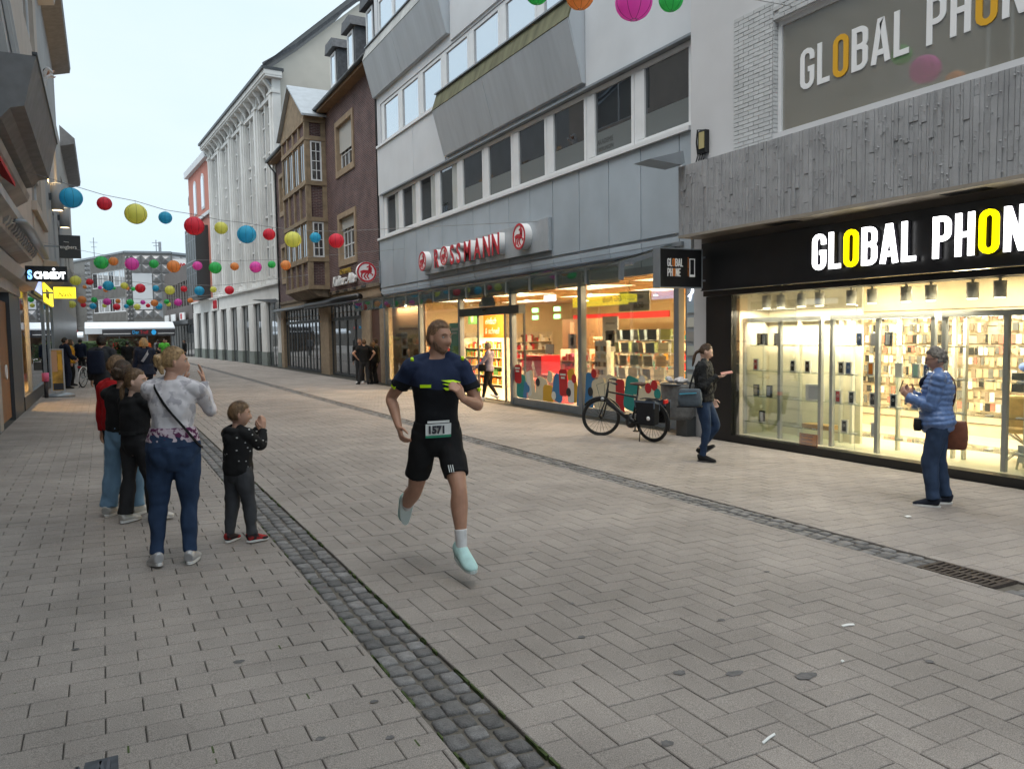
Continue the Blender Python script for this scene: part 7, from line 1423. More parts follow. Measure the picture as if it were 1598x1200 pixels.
# ---------------------------------------------------------------- runner
def runner_extra(J):
    H, tpt = J['H'], J['tpt']; neon = mat('neon_print', (.55, .85, .0), .6); wh = mat('bib_white', (.78, .80, .78), .6)
    def patch(z, cx, w, h, m, name, bulge=.072, off=.020, shear=0):
        mb = MB(); n = 6; vs = []
        for i in range(n+1):
            u = cx+w*(i/n-.5)
            for k in (0, 1): zz = z+h*(k-.5); vs.append(tpt(zz, u+shear*(k-.5), 0)+J['fw']*(sqrt(max(.0001, 1-(u/.125)**2))*bulge*H+off))
        mb.add(vs, [(2*i, 2*i+2, 2*i+3, 2*i+1) for i in range(n)]); o = part(J, mb, name, m); s = o.modifiers.new('solid', 'SOLIDIFY'); s.thickness = .004; return o
    bb = patch(.030, .0, .105, .048, wh, 'race_number', .066, .026); patch(.004, .0, .105, .010, mat('bib_green', (.02, .25, .14), .6), 'race_number_strip', .066, .027); patch(.062, .0, .09, .009, wh, 'race_belt', .064, .027)
    c = tpt(.018, .045, 0)+J['fw']*(.066*H+.024); text_mesh('1571', .070, K['dark'], 'number', None, c-V3((0, 0, .0)), -J['rt'], (0, 0, 1), .004, squeeze=.9, bold=.004).parent = J['T']
    for dz, w, sh in ((.222, .050, .03), (.208, .040, .03), (.192, .052, .012)): patch(dz, -.048, w, .010, neon, 'neon_logo', .071, .018, sh)
    patch(.205, .052, .042, .012, neon, 'neon_logo', .071, .018)
    mb = MB()
    for S, E in ((J['SR'], J['ER']), (J['SL'], J['EL'])):
        c = S+V3((0, 0, .036*H)); mb.tube([c+J['fw']*.035, c+J['fw']*.06-V3((0, 0, .012))], .012, 8)
        d = (E-S).normalized(); o_ = (J['fw']*.6+V3(((1 if S is J['SR'] else -1)*.8, 0, 0))).normalized(); q = S+d*.10*H+o_*.034*H; mb.bar(q-d*.012, q+d*.012, .04, .012, up=o_)
    part(J, mb, 'neon_marks', neon)
    q = J['KR']+(J['P']+V3((.05*H, 0, 0))-J['KR'])*.22+V3((0, .065, 0)); q = J['KL']+(J['P']-J['KL'])*.42+J['fw']*.098; mb = MB()
    for i in range(3): mb.bar(q+V3((-.02+i*.015, 0, -.025)), q+V3((-.01+i*.015, 0, .025)), .006)
    part(J, mb, 'short_logo', wh)
M_rt = zmat('runner_shirt', (.010, .011, .014), (.018, .028, .065), 1.265, .9)
person('bearded man in dark running shirt and shorts with race number, running towards the camera', 2.06, 5.04, 1.75, pi-.08, 'm', 'tan',
 pose=dict(lean=.10, twist=-12, hy=38, hp=-3, pelvis=(0, 0, .02), sw=.100, hr=(.155, .0, .575), hl=(-.055, .17, .69), er=(.35, -1, 0), el=(-.75, -.7, -.3), fr=(.070, -.27, .175), fl=(-.045, .15, .098), kr=(.1, 1, 0), kl=(0, 1, 0), pr=(5, -68), pl=(-6, 14), curl=.75, hdl=(.45, .25, .8), hnl=(.6, -.6, .1)),
 top=dict(m=M_rt, off=.011, sx=.96, hem=-.012, sleeve=.32, cuff=.039, arm=1.0, fold=.014, fs=.12), legs=dict(m=CB['black'], off=.010, end=.74, thigh=.97, waist=.06, fold=.016, fs=.12), shoes=dict(m=cloth('mint_shoe', (.42, .62, .60)), sole=mat('mint_sole', (.60, .68, .66), .6), sock=CB['white'], k=1.12), hair=dict(m=HB['ginger'], style='short', off=.013, line=.072, beard=True, bm=HB['stubble'], ear=.055), vox=.0065, extra=runner_extra, z=gz(2.06)+.055)
# ---------------------------------------------------------------- family at the left
def blond_extra(J):
    t, H = J['tpt'], J['H']; strap(J, [t(.275, -.055, .03), t(.285, -.06, -.048), t(.20, -.01, -.082), t(.10, .055, -.078), t(.02, .105, -.045), t(.0, .118, .02)], .016, CB['black'], 'bag_strap')
    mb = MB()
    for s in (-1, 1):
        vs = [t(z_, s*.048+u, -.076-.012*(z_ < -.02)) for z_, u in ((.012, -.028), (.016, .028), (-.045, .026), (-.055, 0), (-.045, -.026))]; vs2 = [v-V3((0, .012, 0)) for v in vs]; n = 5
    for s in (-1, 1): strap(J, [t(.020, s*.078, -.070), t(.022, s*.045, -.086), t(.018, s*.018, -.084)], .006, cloth('denim_seam', (.02, .035, .09)), 'pocket_seam', .006)
JB = jeans('blue_jeans', (.024, .044, .090)); JD = jeans('dark_jeans', (.030, .050, .095)); JL = jeans('light_jeans', (.17, .29, .42)); JK = jeans('black_jeans', (.022, .022, .024)); JG = jeans('grey_jeans', (.05, .052, .058))
M_swt = spotmat('mottled_sweater', (.63, .60, .62), (.42, .40, .43), 16, .56, True)
person('blond woman with messy bun, white mottled sweater and blue jeans, clapping, seen from behind', .42, 6.08, 1.64, -.12, 'f', 'fair',
 pose=dict(build=1.0, lean=.03, twist=-10, hy=-74, hp=-2, side=.02, hr=(.135, .155, .80), hl=(.05, .19, .79), er=(.2, -.3, -1), el=(-.2, -.1, -1), fr=(.052, -.02, .045), fl=(-.085, -.03, .052), pr=(14, 0), pl=(-18, 8), hdr=(-.1, .2, 1), hdl=(.15, .15, 1), hnr=(-1, 0, .1), hnl=(1, 0, .1), curl=.18),
 top=dict(m=M_swt, off=.014, hem=.085, fold=.022, fs=.11, cuff=.026, sx=1.0, name='sweater', under=spotmat('purple_print', (.50, .42, .47), (.10, .02, .07), 28, .52, True)), legs=dict(m=JB, off=.008, hem=.031, hips=1.06, seat=1.15, thigh=1.10, knee=.040, fold=.016, fs=.10), shoes=dict(m=mat('silver_shoe', (.45, .45, .46), .4, .3), sole=SO), hair=dict(m=HB['blond'], style='bun', off=.013, line=.066, ear=.045, loose=True), vox=.0065, extra=blond_extra)
def green_hem(J):
    u = MB(); t = J['tpt']; limb(u, [(t(-.045, 0, .02), (.082*J['H'], .07*J['H'])), (t(-.02), (.088*J['H'], .075*J['H']))], 20, up=V3((0, 1, 0))); part(J, u, 'shirt_hem', CB['green'])
person('small boy in black hoodie with white bird print and dark jeans, clapping', .92, 6.50, 1.20, -1.02, 'c', 'fair',
 pose=dict(build=1.08, hy=-36, hp=-4, lean=.03, hr=(.045, .19, .755), hl=(-.03, .215, .75), er=(.3, -.3, -1), el=(-.3, -.1, -1), fr=(.07, .04, .05), fl=(-.075, -.03, .05), pr=(16, 0), pl=(-16, 0), hdr=(-.05, .15, 1), hdl=(.05, .2, 1), hnr=(-1, 0, .1), hnl=(1, 0, .1), curl=.2),
 top=dict(m=spotmat('bird_hoodie', (.012, .012, .013), (.50, .50, .50), 17, .15, stretch=(1, 1, 1.6)), off=.018, hem=-.03, fold=.016, cuff=.028, hood=True, name='hoodie'), legs=dict(m=JG, off=.010, hem=.034, knee=.043, thigh=1.05, fold=.014), shoes=dict(m=spotmat('red_black_shoe', (.03, .02, .022), (.40, .03, .03), 9, .52, True), sole=SO, k=1.08), hair=dict(m=HB['dkblond'], style='short', off=.014, line=.060, ear=.055), vox=.006, extra=green_hem)
def belt_extra(J): t = J['tpt']; strap(J, [t(.062, .085, -.02), t(.062, .05, -.070), t(.062, 0, -.078), t(.062, -.05, -.070), t(.062, -.085, -.02)], .03, CB['leather'], 'belt')
person('girl with low ponytail in black sweater and black flared jeans, clapping', .22, 7.62, 1.46, -.95, 'c', 'pale',
 pose=dict(hy=-58, hp=0, lean=.02, hr=(.06, .24, .665), hl=(-.02, .255, .66), er=(.35, -.8, -.6), el=(-.4, -.5, -.8), fr=(.06, .07, .045), fl=(-.06, -.05, .045), pr=(20, 0), pl=(-5, 0), hdr=(-.1, .9, .35), hdl=(.1, .9, .35), hnr=(-1, .1, 0), hnl=(1, .1, 0), curl=.25),
 top=dict(m=CB['black'], off=.018, hem=.055, fold=.018, cuff=.026, name='sweater'), legs=dict(m=JK, off=.008, hem=.046, knee=.038, thigh=.98, waist=.09, fold=.012), shoes=dict(m=cloth('white_sneaker', (.55, .53, .50)), sole=SO, k=1.05), hair=dict(m=HB['dkblond'], style='pony', off=.010, line=.068, ear=.05), vox=.0065, extra=belt_extra)
person('child with curly brown bun, black top and pale wide jeans, half hidden behind the girl', .13, 7.98, 1.53, -.60, 'c', 'fair',
 pose=dict(hy=5, side=.03, fr=(.04, .03, .045), fl=(-.10, -.03, .045), hr=(.10, .22, .66), hl=(-.02, .25, .66), er=(.6, -.8, -.3), el=(-.8, -.5, -.3), pl=(-10, 0)),
 top=dict(m=CB['black'], off=.020, hem=.02, fold=.016, cuff=.026, name='sweater'), legs=dict(m=JL, off=.012, hem=.050, knee=.050, thigh=1.08, fold=.014), shoes=dict(m=cloth('pale_trainer', (.50, .49, .47)), sole=SO, k=1.22), hair=dict(m=HB['brown'], style='bun', off=.016, line=.062, ear=.06), vox=.007)
person('boy with cropped brown hair in a red jacket behind the two girls', .10, 8.60, 1.58, -.75, 'c', 'fair',
 pose=dict(hy=-8), top=dict(m=CB['red'], off=.022, hem=-.03, fold=.016, cuff=.028, collar=True, name='jacket'), legs=dict(m=JK, off=.010, hem=.036), shoes=dict(m=CB['white'], sole=SO), hair=dict(m=HB['dkblond'], style='short', off=.008, line=.064, ear=.03), vox=.008)
# ---------------------------------------------------------------- right side
def walk_extra(J):
    t, H = J['tpt'], J['H']; M_bag = cloth('slate_bag', (.085, .105, .125), vs_=20)
    c = t(.02, .150, -.085); bo = bagmesh(J, c, .15, .33, .25, M_bag, 'shoulder_bag'); mb = MB(); e = c+V3((.092, 0, .06)); mb.bar(e+V3((0, -.13, .0)), e+V3((0, .10, .015)), .016, .012); part(J, mb, 'blue_stripe', mat('bag_stripe', (.05, .35, .5), .5), parent=bo); mb = MB(); mb.box(c.x-.09, c.x+.09, c.y-.17, c.y+.17, c.z-.128, c.z-.11); part(J, mb, 'bag_base', CB['black'], parent=bo, bevel=.01)
    strap(J, [t(.05, .13, -.10), t(.18, .085, -.082), t(.285, .03, -.045), t(.295, -.01, .01), t(.22, -.05, .08), t(.08, .07, .095), t(.03, .14, .03)], .030, CB['black'], 'bag_strap')
    mb = MB(); w = J['WR']; d = V3((-.25, .95, .14)).normalized(); p = w+d*.13+V3((-.005, 0, .036)); mb.bar(p-d*.078, p+d*.078, .076, .012, up=(.35, -.1, 1)); ph = part(J, mb, 'phone', mat('pink_phone_case', (.55, .27, .22), .5))
person('young woman with ponytail in black jacket and blue jeans walking and reading her phone', 7.47, 8.32, 1.73, 3.86, 'f', 'pale',
 pose=dict(lean=.03, hy=4, hp=-20, twist=4, hr=(.075, .12, .70), hl=(-.13, .06, .50), er=(.4, -1, -.5), el=(-.4, -1, 0), fr=(.03, .0, .045), fl=(-.04, -.02, .095), pr=(4, 0), pl=(-2, -34), kl=(0, 1, 0), hdr=(-.25, .95, .08), hnr=(-.1, 0, 1), curl=.5),
 top=dict(m=CB['leather'], off=.022, hem=-.015, fold=.022, fs=.06, cuff=.028, collar=True, name='jacket'), legs=dict(m=JB, off=.006, hem=.027, knee=.037, thigh=1.03, fold=.010), shoes=dict(m=CB['black'], sole=SOD, k=1.06), hair=dict(m=HB['brown'], style='pony', off=.008, line=.072, ear=.05), vox=.0068, extra=walk_extra)
def blue_extra(J):
    t, H = J['tpt'], J['H']; M_br = mat('brown_leather', (.15, .045, .02), .5, var=.2, vscale=20)
    strap(J, [t(.285, -.045, .035), t(.298, -.055, -.01), t(.25, .02, -.085), t(.12, .10, -.085), t(.03, .135, -.05), t(-.02, .145, -.03)], .035, M_br, 'bag_strap'); bagmesh(J, t(-.09, .115, -.095), .10, .24, .30, M_br, 'shoulder_bag')
    bagmesh(J, t(-.015, -.03, .112), .16, .08, .12, CB['black'], 'small_bag'); mb = MB(); w = (J['WR']+J['WL'])/2; p = w+V3((0, .085, .105)); mb.bar(p-V3((0, -.02, .06)), p+V3((0, -.02, .065)), .072, .009, up=(0, 1, 0)); part(J, mb, 'phone', mat('phone_black', (.03, .03, .035), .2))
    MH, hs = J['MH'], J['hs']; mb = MB()
    for s in (-1, 1): mb.torus(MH @ (V3((s*.032, .096, .010))*hs), .021*hs, .0028, MH.to_3x3() @ V3((0, 1, 0)), 18, 5); mb.tube([MH @ (V3((s*.054, .092, .013))*hs), MH @ (V3((s*.078, .04, .012))*hs), MH @ (V3((s*.080, -.008, .006))*hs)], .003, 5)
    mb.tube([MH @ (V3((-.012, .102, .012))*hs), MH @ (V3((.012, .102, .012))*hs)], .003, 5); part(J, mb, 'glasses', mat('glasses_frame', (.05, .015, .015), .3)); sc = MB(); limb(sc, [(t(.285, -.03, .045), .026), (t(.245, 0, .085), .03), (t(.21, .01, .085), .02)], 10); part(J, sc, 'scarf', CB['navy'])
person('older woman with short grey curls and glasses in a blue quilted jacket and jeans', 7.62, 4.94, 1.70, .62, 'f', 'fair',
 pose=dict(lean=.02, hy=0, hp=-11, hr=(.055, .145, .675), hl=(-.03, .165, .665), er=(.3, -.6, -1), el=(-.35, -.5, -1), fr=(.075, -.05, .045), fl=(-.05, .02, .045), pr=(-14, 0), pl=(8, 0), hdr=(-.12, .62, .75), hdl=(.12, .62, .75), hnr=(-.5, .0, .4), hnl=(.5, 0, .4), curl=.6),
 top=dict(m=mat('blue_nylon', (.105, .18, .37), .38, var=.08, vscale=8, bump=.25, bscale=40, spec=.5), off=.018, hem=-.06, sx=1.06, sy=1.12, belly=.010, ripple=(.010, .62), cuff=.030, arm=1.0, collar=True, fold=.010, fs=.06, smooth=1, name='quilted_jacket'), legs=dict(m=JD, off=.012, hem=.040, knee=.048, thigh=1.10, hips=1.0, fold=.013, fs=.10), shoes=dict(m=cloth('navy_sneaker', (.012, .015, .025)), sole=SO, k=1.08, lace=CB['white']), hair=dict(m=HB['grey'], style='curly', off=.016, line=.066, ear=.045), vox=.0065, extra=blue_extra)
# ---------------------------------------------------------------- middle distance
def shopper_extra(J): bagmesh(J, J['tpt'](.04, -.13, .09), .10, .22, .20, CB['black'], 'handbag'); t = J['tpt']; strap(J, [t(.06, -.12, .07), t(.20, -.02, .085), t(.285, .04, .03)], .015, CB['black'], 'bag_strap')
person('grey haired woman in lilac hooded jacket and black trousers leaving the drugstore', 9.78, 19.85, 1.72, .95, 'f', 'fair', pose=dict(fr=(.04, -.13, .075), fl=(-.03, .10, .045), pr=(0, -30), hl=(-.10, .20, .56), hr=(.12, .08, .48), el=(-.4, -1, 0)),
 top=dict(m=CB['lilac'], off=.020, hem=-.02, fold=.014, hood=True, name='jacket'), legs=dict(m=CB['black'], off=.006, hem=.030, fold=.01), shoes=dict(m=CB['white'], sole=SO, k=1.1), hair=dict(m=HB['grey'], style='short', off=.020, line=.06, ear=.06), vox=.012, extra=shopper_extra)
GB = 'people standing by the brick house'
person('man in black t-shirt with hands on hips standing by the brick house', 8.95, 29.1, 1.80, -.35, 'm', 'fair', pose=dict(hr=(.15, .0, .57), hl=(-.15, .0, .57), er=(1, -.5, .2), el=(-1, -.5, .2), fr=(.07, 0, .045), fl=(-.13, .0, .045), pl=(-35, 0), hy=40), top=dict(m=CB['black'], off=.018, hem=-.03, sleeve=.4, cuff=.036), legs=dict(m=CB['charcoal'], off=.012, hem=.042, knee=.05), shoes=dict(m=CB['black'], sole=SOD), hair=dict(m=HB['ginger'], style='short', off=.014, ear=.06), vox=.014, group=GB)
person('bald man facing the man in the black t-shirt by the brick house', 9.05, 30.0, 1.84, 2.6, 'm', 'fair', top=dict(m=CB['black'], off=.02, hem=-.03), legs=dict(m=CB['charcoal'], hem=.04), shoes=dict(m=CB['white'], sole=SO), hair=dict(m=HB['stubble'], style='short', off=.003), vox=.015, group=GB)
person('blond person in black beside the man with hands on hips', 9.35, 29.25, 1.74, .5, 'f', 'fair', top=dict(m=CB['black'], off=.02, hem=-.05), legs=dict(m=CB['black'], hem=.036), shoes=dict(m=CB['black'], sole=SOD), hair=dict(m=HB['dkblond'], style='bob', off=.015), vox=.015, group=GB)
person('dark haired person in olive jacket leaning at the brick house door', 9.62, 29.7, 1.84, 1.3, 'm', 'tan', top=dict(m=CB['olive'], off=.03, hem=-.06), legs=dict(m=CB['charcoal'], hem=.042), shoes=dict(m=CB['black'], sole=SOD), hair=dict(m=HB['brown'], style='curly', off=.018), vox=.015, group=GB)
def navy_extra(J): t = J['tpt']; strap(J, [t(.28, .05, -.04), t(.22, .02, -.085), t(.13, -.04, -.085)], .06, cloth('pattern_strap', (.3, .3, .33)), 'bag_strap')
person('woman with blond bob in navy coat walking away along the left side', .88, 20.7, 1.74, .05, 'f', 'fair', pose=dict(fr=(.04, .10, .045), fl=(-.04, -.10, .06), hr=(.14, .10, .50)), top=dict(m=CB['navy'], off=.028, hem=-.13 if False else -.055, flare=1.25, fold=.02, name='coat'), legs=dict(m=jeans('indigo_legs', (.012, .018, .035)), off=.004, hem=.026, knee=.036), shoes=dict(m=CB['black'], sole=SOD), hair=dict(m=HB['blond'], style='bob', off=.016), vox=.011, extra=navy_extra)
def pack_extra(J): bagmesh(J, J['tpt'](.17, 0, -.13), .32, .16, .45, CB['navy'], 'backpack')
person('person in dark hooded jacket with backpack behind the children', -.02, 17.0, 1.76, -.5, 'm', 'fair', top=dict(m=CB['charcoal'], off=.03, hem=-.06, hood=True, name='jacket'), legs=dict(m=CB['black'], hem=.036), shoes=dict(m=CB['black'], sole=SOD), hair=dict(m=HB['dark'], style='curly', off=.018), vox=.013, extra=pack_extra)
person('man in dark suit waiting by the advertising board on the left', -1.12, 29.4, 1.74, -1.1, 'm', 'tan', pose=dict(hr=(.08, .16, .56), hl=(-.05, .18, .55)), top=dict(m=CB['navy'], off=.026, hem=-.05, name='suit_jacket'), legs=dict(m=CB['navy'], hem=.042, knee=.046), shoes=dict(m=CB['black'], sole=SOD), hair=dict(m=HB['dark'], style='short', off=.006), vox=.014)
person('person in mustard yellow coat beside the man in the suit', -1.02, 31.2, 1.68, -1.6, 'f', 'fair', top=dict(m=CB['yellow'], off=.03, hem=-.05, name='coat'), legs=dict(m=CB['black'], hem=.034), shoes=dict(m=CB['black'], sole=SOD), hair=dict(m=HB['brown'], style='bob', off=.015), vox=.016)
BGK = 'people farther down the street'
def far(label, x, y, H, rz, kind, top, legs, hair, pose=None, style='short', skin='tan', shoes='black'):
    person(label, x, y, H, rz, kind, skin, pose=pose, top=dict(m=CB[top], off=.024, hem=-.05), legs=dict(m=CB[legs] if legs in CB else legs, hem=.036), shoes=dict(m=CB[shoes], sole=SOD), hair=dict(m=HB[hair], style=style, off=.014), vox=.02, group=BGK, face=False)
person('runner in bright green shirt and black shorts far down the street', 3.15, 49, 1.76, pi, 'm', 'tan', pose=dict(fr=(.05, -.16, .13), fl=(-.04, .05, .045), pr=(0, -40), hr=(.15, .12, .60), hl=(-.15, .10, .62)), top=dict(m=CB['green'], off=.02, hem=-.03, sleeve=.4, cuff=.036), legs=dict(m=CB['black'], end=.85, thigh=1.08), shoes=dict(m=CB['green'], sole=SOD), hair=dict(m=HB['dark'], style='short', off=.006), vox=.02, group=BGK, face=False)
far('marshal in bright orange vest beside the green runner', 2.55, 56, 1.72, .3, 'm', 'orange', 'navy', 'brown'); far('person in dark clothes with bicycle near the marshal', 3.35, 58, 1.70, 1.2, 'm', 'charcoal', 'black', 'dark'); far('person in black at the right of the green runner', 5.2, 60, 1.74, 1.8, 'm', 'black', 'charcoal', 'dark')
far('person in dark jacket bending near the shrubs', .95, 38, 1.62, -.3, 'm', 'black', 'charcoal', 'dark'); far('second dark figure next to the shrubs, slightly right', 1.5, 41, 1.60, .4, 'f', 'charcoal', 'black', 'brown', style='bob'); far('runner in red and white vest left of the navy coat woman', 1.95, 47, 1.62, pi, 'f', 'red', 'navy', 'brown'); far('person in dark coat and cap on the left pavement in the distance', -.95, 42, 1.70, -.4, 'm', 'navy', 'black', 'dark'); far('cyclist in light top in front of the pavilion', 4.0, 70, 1.7, pi, 'm', 'grey', 'black', 'dark'); far('walker in beige in front of the pavilion', 5.0, 75, 1.7, pi, 'f', 'beige', 'navy', 'brown', style='bob'); far('walker in dark red left in front of the pavilion', 1.0, 74, 1.7, 0, 'f', 'red', 'black', 'dark', style='bob')
person('dark haired person leaning out of an upper window on the left, drinking', -1.60, 33.4, 1.70, -1.57, 'f', 'tan', pose=dict(lean=.35, hr=(.06, .26, .86), hl=(-.05, .27, .80), hdr=(-.2, .2, .9)), top=dict(m=CB['white'], off=.02, hem=-.03), legs=dict(m=CB['black'], hem=.036), hair=dict(m=HB['dark'], style='curly', off=.02), vox=.016, z=9.95)

# ================================================================= BICYCLES, BIN
def bicycle(label, F_, R_, frame_m, tyre_m, rim_m, panniers=None, basket=False, lean=0, steer=.25, seat_m=None, fender_m=None, ebike=False):
    """local frame: rear hub axis at y=0, front at y=L, x to the right, ground z=0"""
    F_, R_ = V3(F_), V3(R_); d = F_-R_; L = d.length; rz = atan2(-d.x, d.y); T = thing('bicycle', label, 'bicycle', (R_.x, R_.y, gz(R_.x)), None, rz); T.rotation_euler = (0, lean, rz); r = .345
    def add(mb, name, m, par=T): o = mb.build(name, m, None); o.parent = par; return o
    def wheel(c, st):
        ax = V3((cos(st), sin(st), 0)); w = MB(); w.torus(c, r-.02, .022, ax, 44, 8); o = add(w, 'tyre', tyre_m); w = MB(); w.torus(c, r-.048, .013, ax, 44, 6); w.tube([c-ax*.05, c+ax*.05], .025, 10); add(w, 'rim', rim_m, o); w = MB(); e1 = ax.orthogonal().normalized(); e2 = ax.cross(e1)
        for i in range(24): a = 2*pi*i/24; q = e1*cos(a)+e2*sin(a); a2 = a+.5*(1 if i % 2 else -1); q2 = e1*cos(a2)+e2*sin(a2); w.bar(c+q2*.022+ax*(.025 if i % 2 else -.025), c+q*(r-.05), .0035)
        add(w, 'spokes', rim_m, o)
    FC, RC = V3((0, L, r)), V3((0, 0, r)); wheel(RC, 0); wheel(FC, steer); BB = V3((0, .44, .30)); ST = V3((0, .28, .80)); HT = V3((0, L-.20, .86)); HB_ = V3((0, L-.14, .66)); f = MB()
    f.tube([BB, HB_+V3((0, -.01, .03))], .034 if ebike else .022, 12); f.tube([BB, ST], .019, 10); f.tube([ST-V3((0, -.02, .05)), HT-V3((0, 0, .04))], .018, 10); f.tube([HB_, HT], .024, 10)
    for s in (-1, 1): f.tube([BB+V3((s*.03, 0, 0)), RC+V3((s*.06, 0, 0))], .011, 8); f.tube([ST-V3((0, 0, .1)), RC+V3((s*.06, 0, 0))], .009, 8); f.tube([HB_+V3((s*.03, 0, -.03)), FC+V3((s*.055, 0, 0))], .014, 8)
    add(f, 'frame', frame_m)
    if ebike: q = MB(); q.ball(BB+V3((0, .03, 0)), (.06, .12, .10), 14, 10); q.tube([BB+V3((0, .06, .06)), HB_-V3((0, .06, .05))], (.040), 12); add(q, 'motor', frame_m)
    q = MB(); q.tube([ST, ST+V3((0, -.03, .16))], .014, 8); q.tube([ST+V3((0, -.14, .18)), ST+V3((0, -.03, .19)), ST+V3((0, .14, .18))], [(.07, .03), (.075, .03), (.02, .018)], 12); add(q, 'saddle', seat_m or mat('saddle_brown', (.07, .035, .025), .6))
    q = MB(); h0 = HT+V3((0, -.03, .14)); q.tube([HT, h0], .016, 8); cs, sn = cos(steer), sin(steer); 
    for s in (-1, 1): q.tube([h0, h0+V3((s*.15*cs, s*.15*sn, .03)), h0+V3((s*.27*cs, s*.27*sn-.08, .02)), h0+V3((s*.31*cs, s*.31*sn-.19, .0))], .012, 8)
    add(q, 'handlebar', M_black); q = MB()
    for s in (-1, 1): q.tube([h0+V3((s*.29*cs, s*.29*sn-.10, .016)), h0+V3((s*.31*cs, s*.31*sn-.20, .0))], .018, 8)
    add(q, 'grip', M_black); q = MB(); q.tube([h0+V3((-.1, .02, 0)), h0+V3((-.1, .2, -.05)), HB_+V3((-.02, .1, -.05)), FC+V3((-.05, 0, .1))], .004, 5); q.tube([h0+V3((.1, .02, 0)), h0+V3((.08, .18, -.08)), HB_+V3((.02, .04, .0)), BB], .004, 5); add(q, 'cable', M_black)
    q = MB(); q.ball(HB_+V3((0, .08, .02)), (.03, .04, .03), 10, 8); add(q, 'headlight', M_lead)
    q = MB()
    for c, st, a0, a1 in ((RC, 0, 20, 200), (FC, steer, 40, 170)):
        n = 14; e = V3((-sin(st), cos(st), 0)); pts = [c+e*(-(r+.018)*cos(radians(a0+(a1-a0)*i/n)))*(-1)+V3((0, 0, (r+.018)*sin(radians(a0+(a1-a0)*i/n)))) for i in range(n+1)]; q.tube(pts, (.028), 8, squash=.25, up=(1, 0, 0)) if False else q.tube(pts, .020, 8)
    add(q, 'mudguard', fender_m or frame_m)
    q = MB(); z = .74; q.tube([(-.06, .18, z), (-.06, -.28, z), (.06, -.28, z), (.06, .18, z), (-.06, .18, z)], .008, 6); 
    for s in (-1, 1): q.tube([(s*.06, -.1, z), (s*.065, 0, r)], .006, 6); q.tube([(s*.06, -.25, z), (s*.065, 0, r)], .006, 6)
    for y in (-.2, -.05, .1): q.bar((-.06, y, z), (.06, y, z), .008)
    add(q, 'rack', M_black); q = MB(); q.box(-.05, .05, -.33, -.30, z-.06, z+.0); add(q, 'tail_light', mat('tail_red', (.5, .02, .02), .3))
    q = MB(); cr = V3((.09, 0, 0)); q.tube([BB-cr, BB+cr], .02, 8); q.torus(BB+V3((.07, 0, 0)), .085, .008, (1, 0, 0), 24, 6); q.bar(BB+cr, BB+cr+V3((.01, .03, -.165)), .022, .012); q.bar(BB-cr, BB-cr+V3((-.01, -.03, .165)), .022, .012); add(q, 'crank', M_steeld); q = MB(); q.box(.10, .20, .42, .52, BB.z-.185, BB.z-.165); q.box(-.20, -.10, .36, .46, BB.z+.165, BB.z+.185); add(q, 'pedal', M_black)
    q = MB(); q.tube([(-.04, .22, .27), (-.20, .14, -.03)], .010, 8); add(q, 'kickstand', M_black)
    if panniers:
        for s in (-1, 1):
            q = MB(); x0, x1 = (.07, .23) if s > 0 else (-.23, -.07); v = [(x0, -.22, .32), (x1, -.22, .34), (x1, .12, .34), (x0, .12, .32), (x0, -.27, .74), (x1, -.25, .68), (x1, .17, .68), (x0, .18, .74)]; q.add(v, [(0, 3, 2, 1), (4, 5, 6, 7), (0, 1, 5, 4), (1, 2, 6, 5), (2, 3, 7, 6), (3, 0, 4, 7)]); o = q.build('pannier', panniers[0], None, bevel=.03); o.parent = T; q = MB(); q.add([(x0, -.265, .745), (x1, -.245, .70), (x1, .165, .70), (x0, .175, .745), (x0-.002*s, -.25, .62), (x1+.006, -.235, .56), (x1+.006, .155, .56), (x0, .16, .62)], [(0, 1, 2, 3), (0, 1, 5, 4), (1, 2, 6, 5), (2, 3, 7, 6), (3, 0, 4, 7)]); p = q.build('flap', panniers[1], None); p.parent = o; q = MB(); q.tube([(x1+.004 if s > 0 else x0-.004, -.12, .45), (x1+.012 if s > 0 else x0-.012, -.12, .45)], .035, 16); p = q.build('reflector', M_lw, None); p.parent = o
    if basket: q = MB(); q.bev(-.17, .17, L-.05, L+.25, .78, 1.02, .02); add(q, 'basket', M_black)
    return T
M_tyre = mat('tyre', (.012, .012, .012), .8); M_bk = mat('bike_black', (.014, .015, .017), .4, .2); M_wht = mat('bike_white', (.62, .63, .64), .35)
bicycle('black electric bicycle with panniers on its stand in front of the drugstore', (7.94, 11.50), (8.20, 10.37), M_bk, M_tyre, mat('rim_black', (.03, .03, .03), .4, .5), (cloth('pannier_black', (.016, .017, .02)), cloth('pannier_blue', (.085, .11, .15))), lean=-.08, steer=.72, ebike=True)
bicycle('white city bicycle with basket parked on the left pavement', (-.25, 31.0), (-.66, 29.95), M_wht, M_tyre, M_lead, basket=True, lean=.06, steer=-.2, fender_m=M_wht)
bn = thing('litter_bin', 'grey overflowing litter bin on a dark post beside the drugstore', 'bin', (9.35, 11.0, gz(9.35))); bm_ = mat('bin_grey', (.13, .135, .14), .5, var=.25, vscale=14)
q = MB(); q.tube([(9.30, 11.0, .02), (9.30, 11.0, .10), (9.30, 11.0, .62), (9.30, 11.0, .66)], [(.30, .24), (.33, .26), (.37, .30), (.38, .31)], 24, up=(1, 0, 0)); q.build('bucket', bm_, bn); q = MB(); q.torus((9.30, 11.0, .66), .33, .022, (0, 0, 1), 30, 8); q.build('rim', M_steeld, bn); q = MB(); q.box(9.22, 9.44, 10.70, 10.98, gz(9.35)-.02, .08); q.build('post', M_steeld, bn)
q = MB(); r_ = random.Random(2)
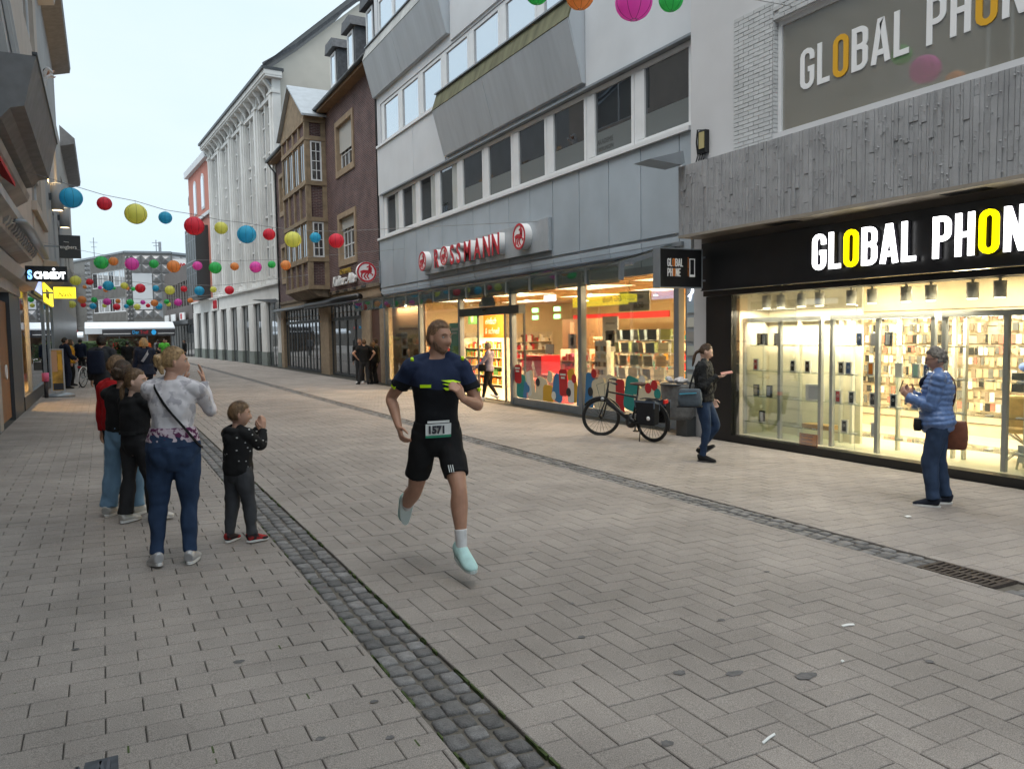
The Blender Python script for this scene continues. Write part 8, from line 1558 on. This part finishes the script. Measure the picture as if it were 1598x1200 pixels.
for i in range(9): q.ball((9.30+r_.uniform(-.2, .2), 11.0+r_.uniform(-.22, .22), .69+r_.uniform(0, .06)), (r_.uniform(.04, .09), r_.uniform(.04, .09), r_.uniform(.03, .06)), 7, 5)
q.build('rubbish', mat('rubbish', (.62, .60, .60), .7, var=.3, vscale=20), bn)
q = MB(); q.bar((8.97, 11.10, .08), (8.955, 11.06, .35), .03, .004); q.box(8.955, 8.965, 10.88, 11.0, .06, .16); q.build('sticker', K['dark'], bn)
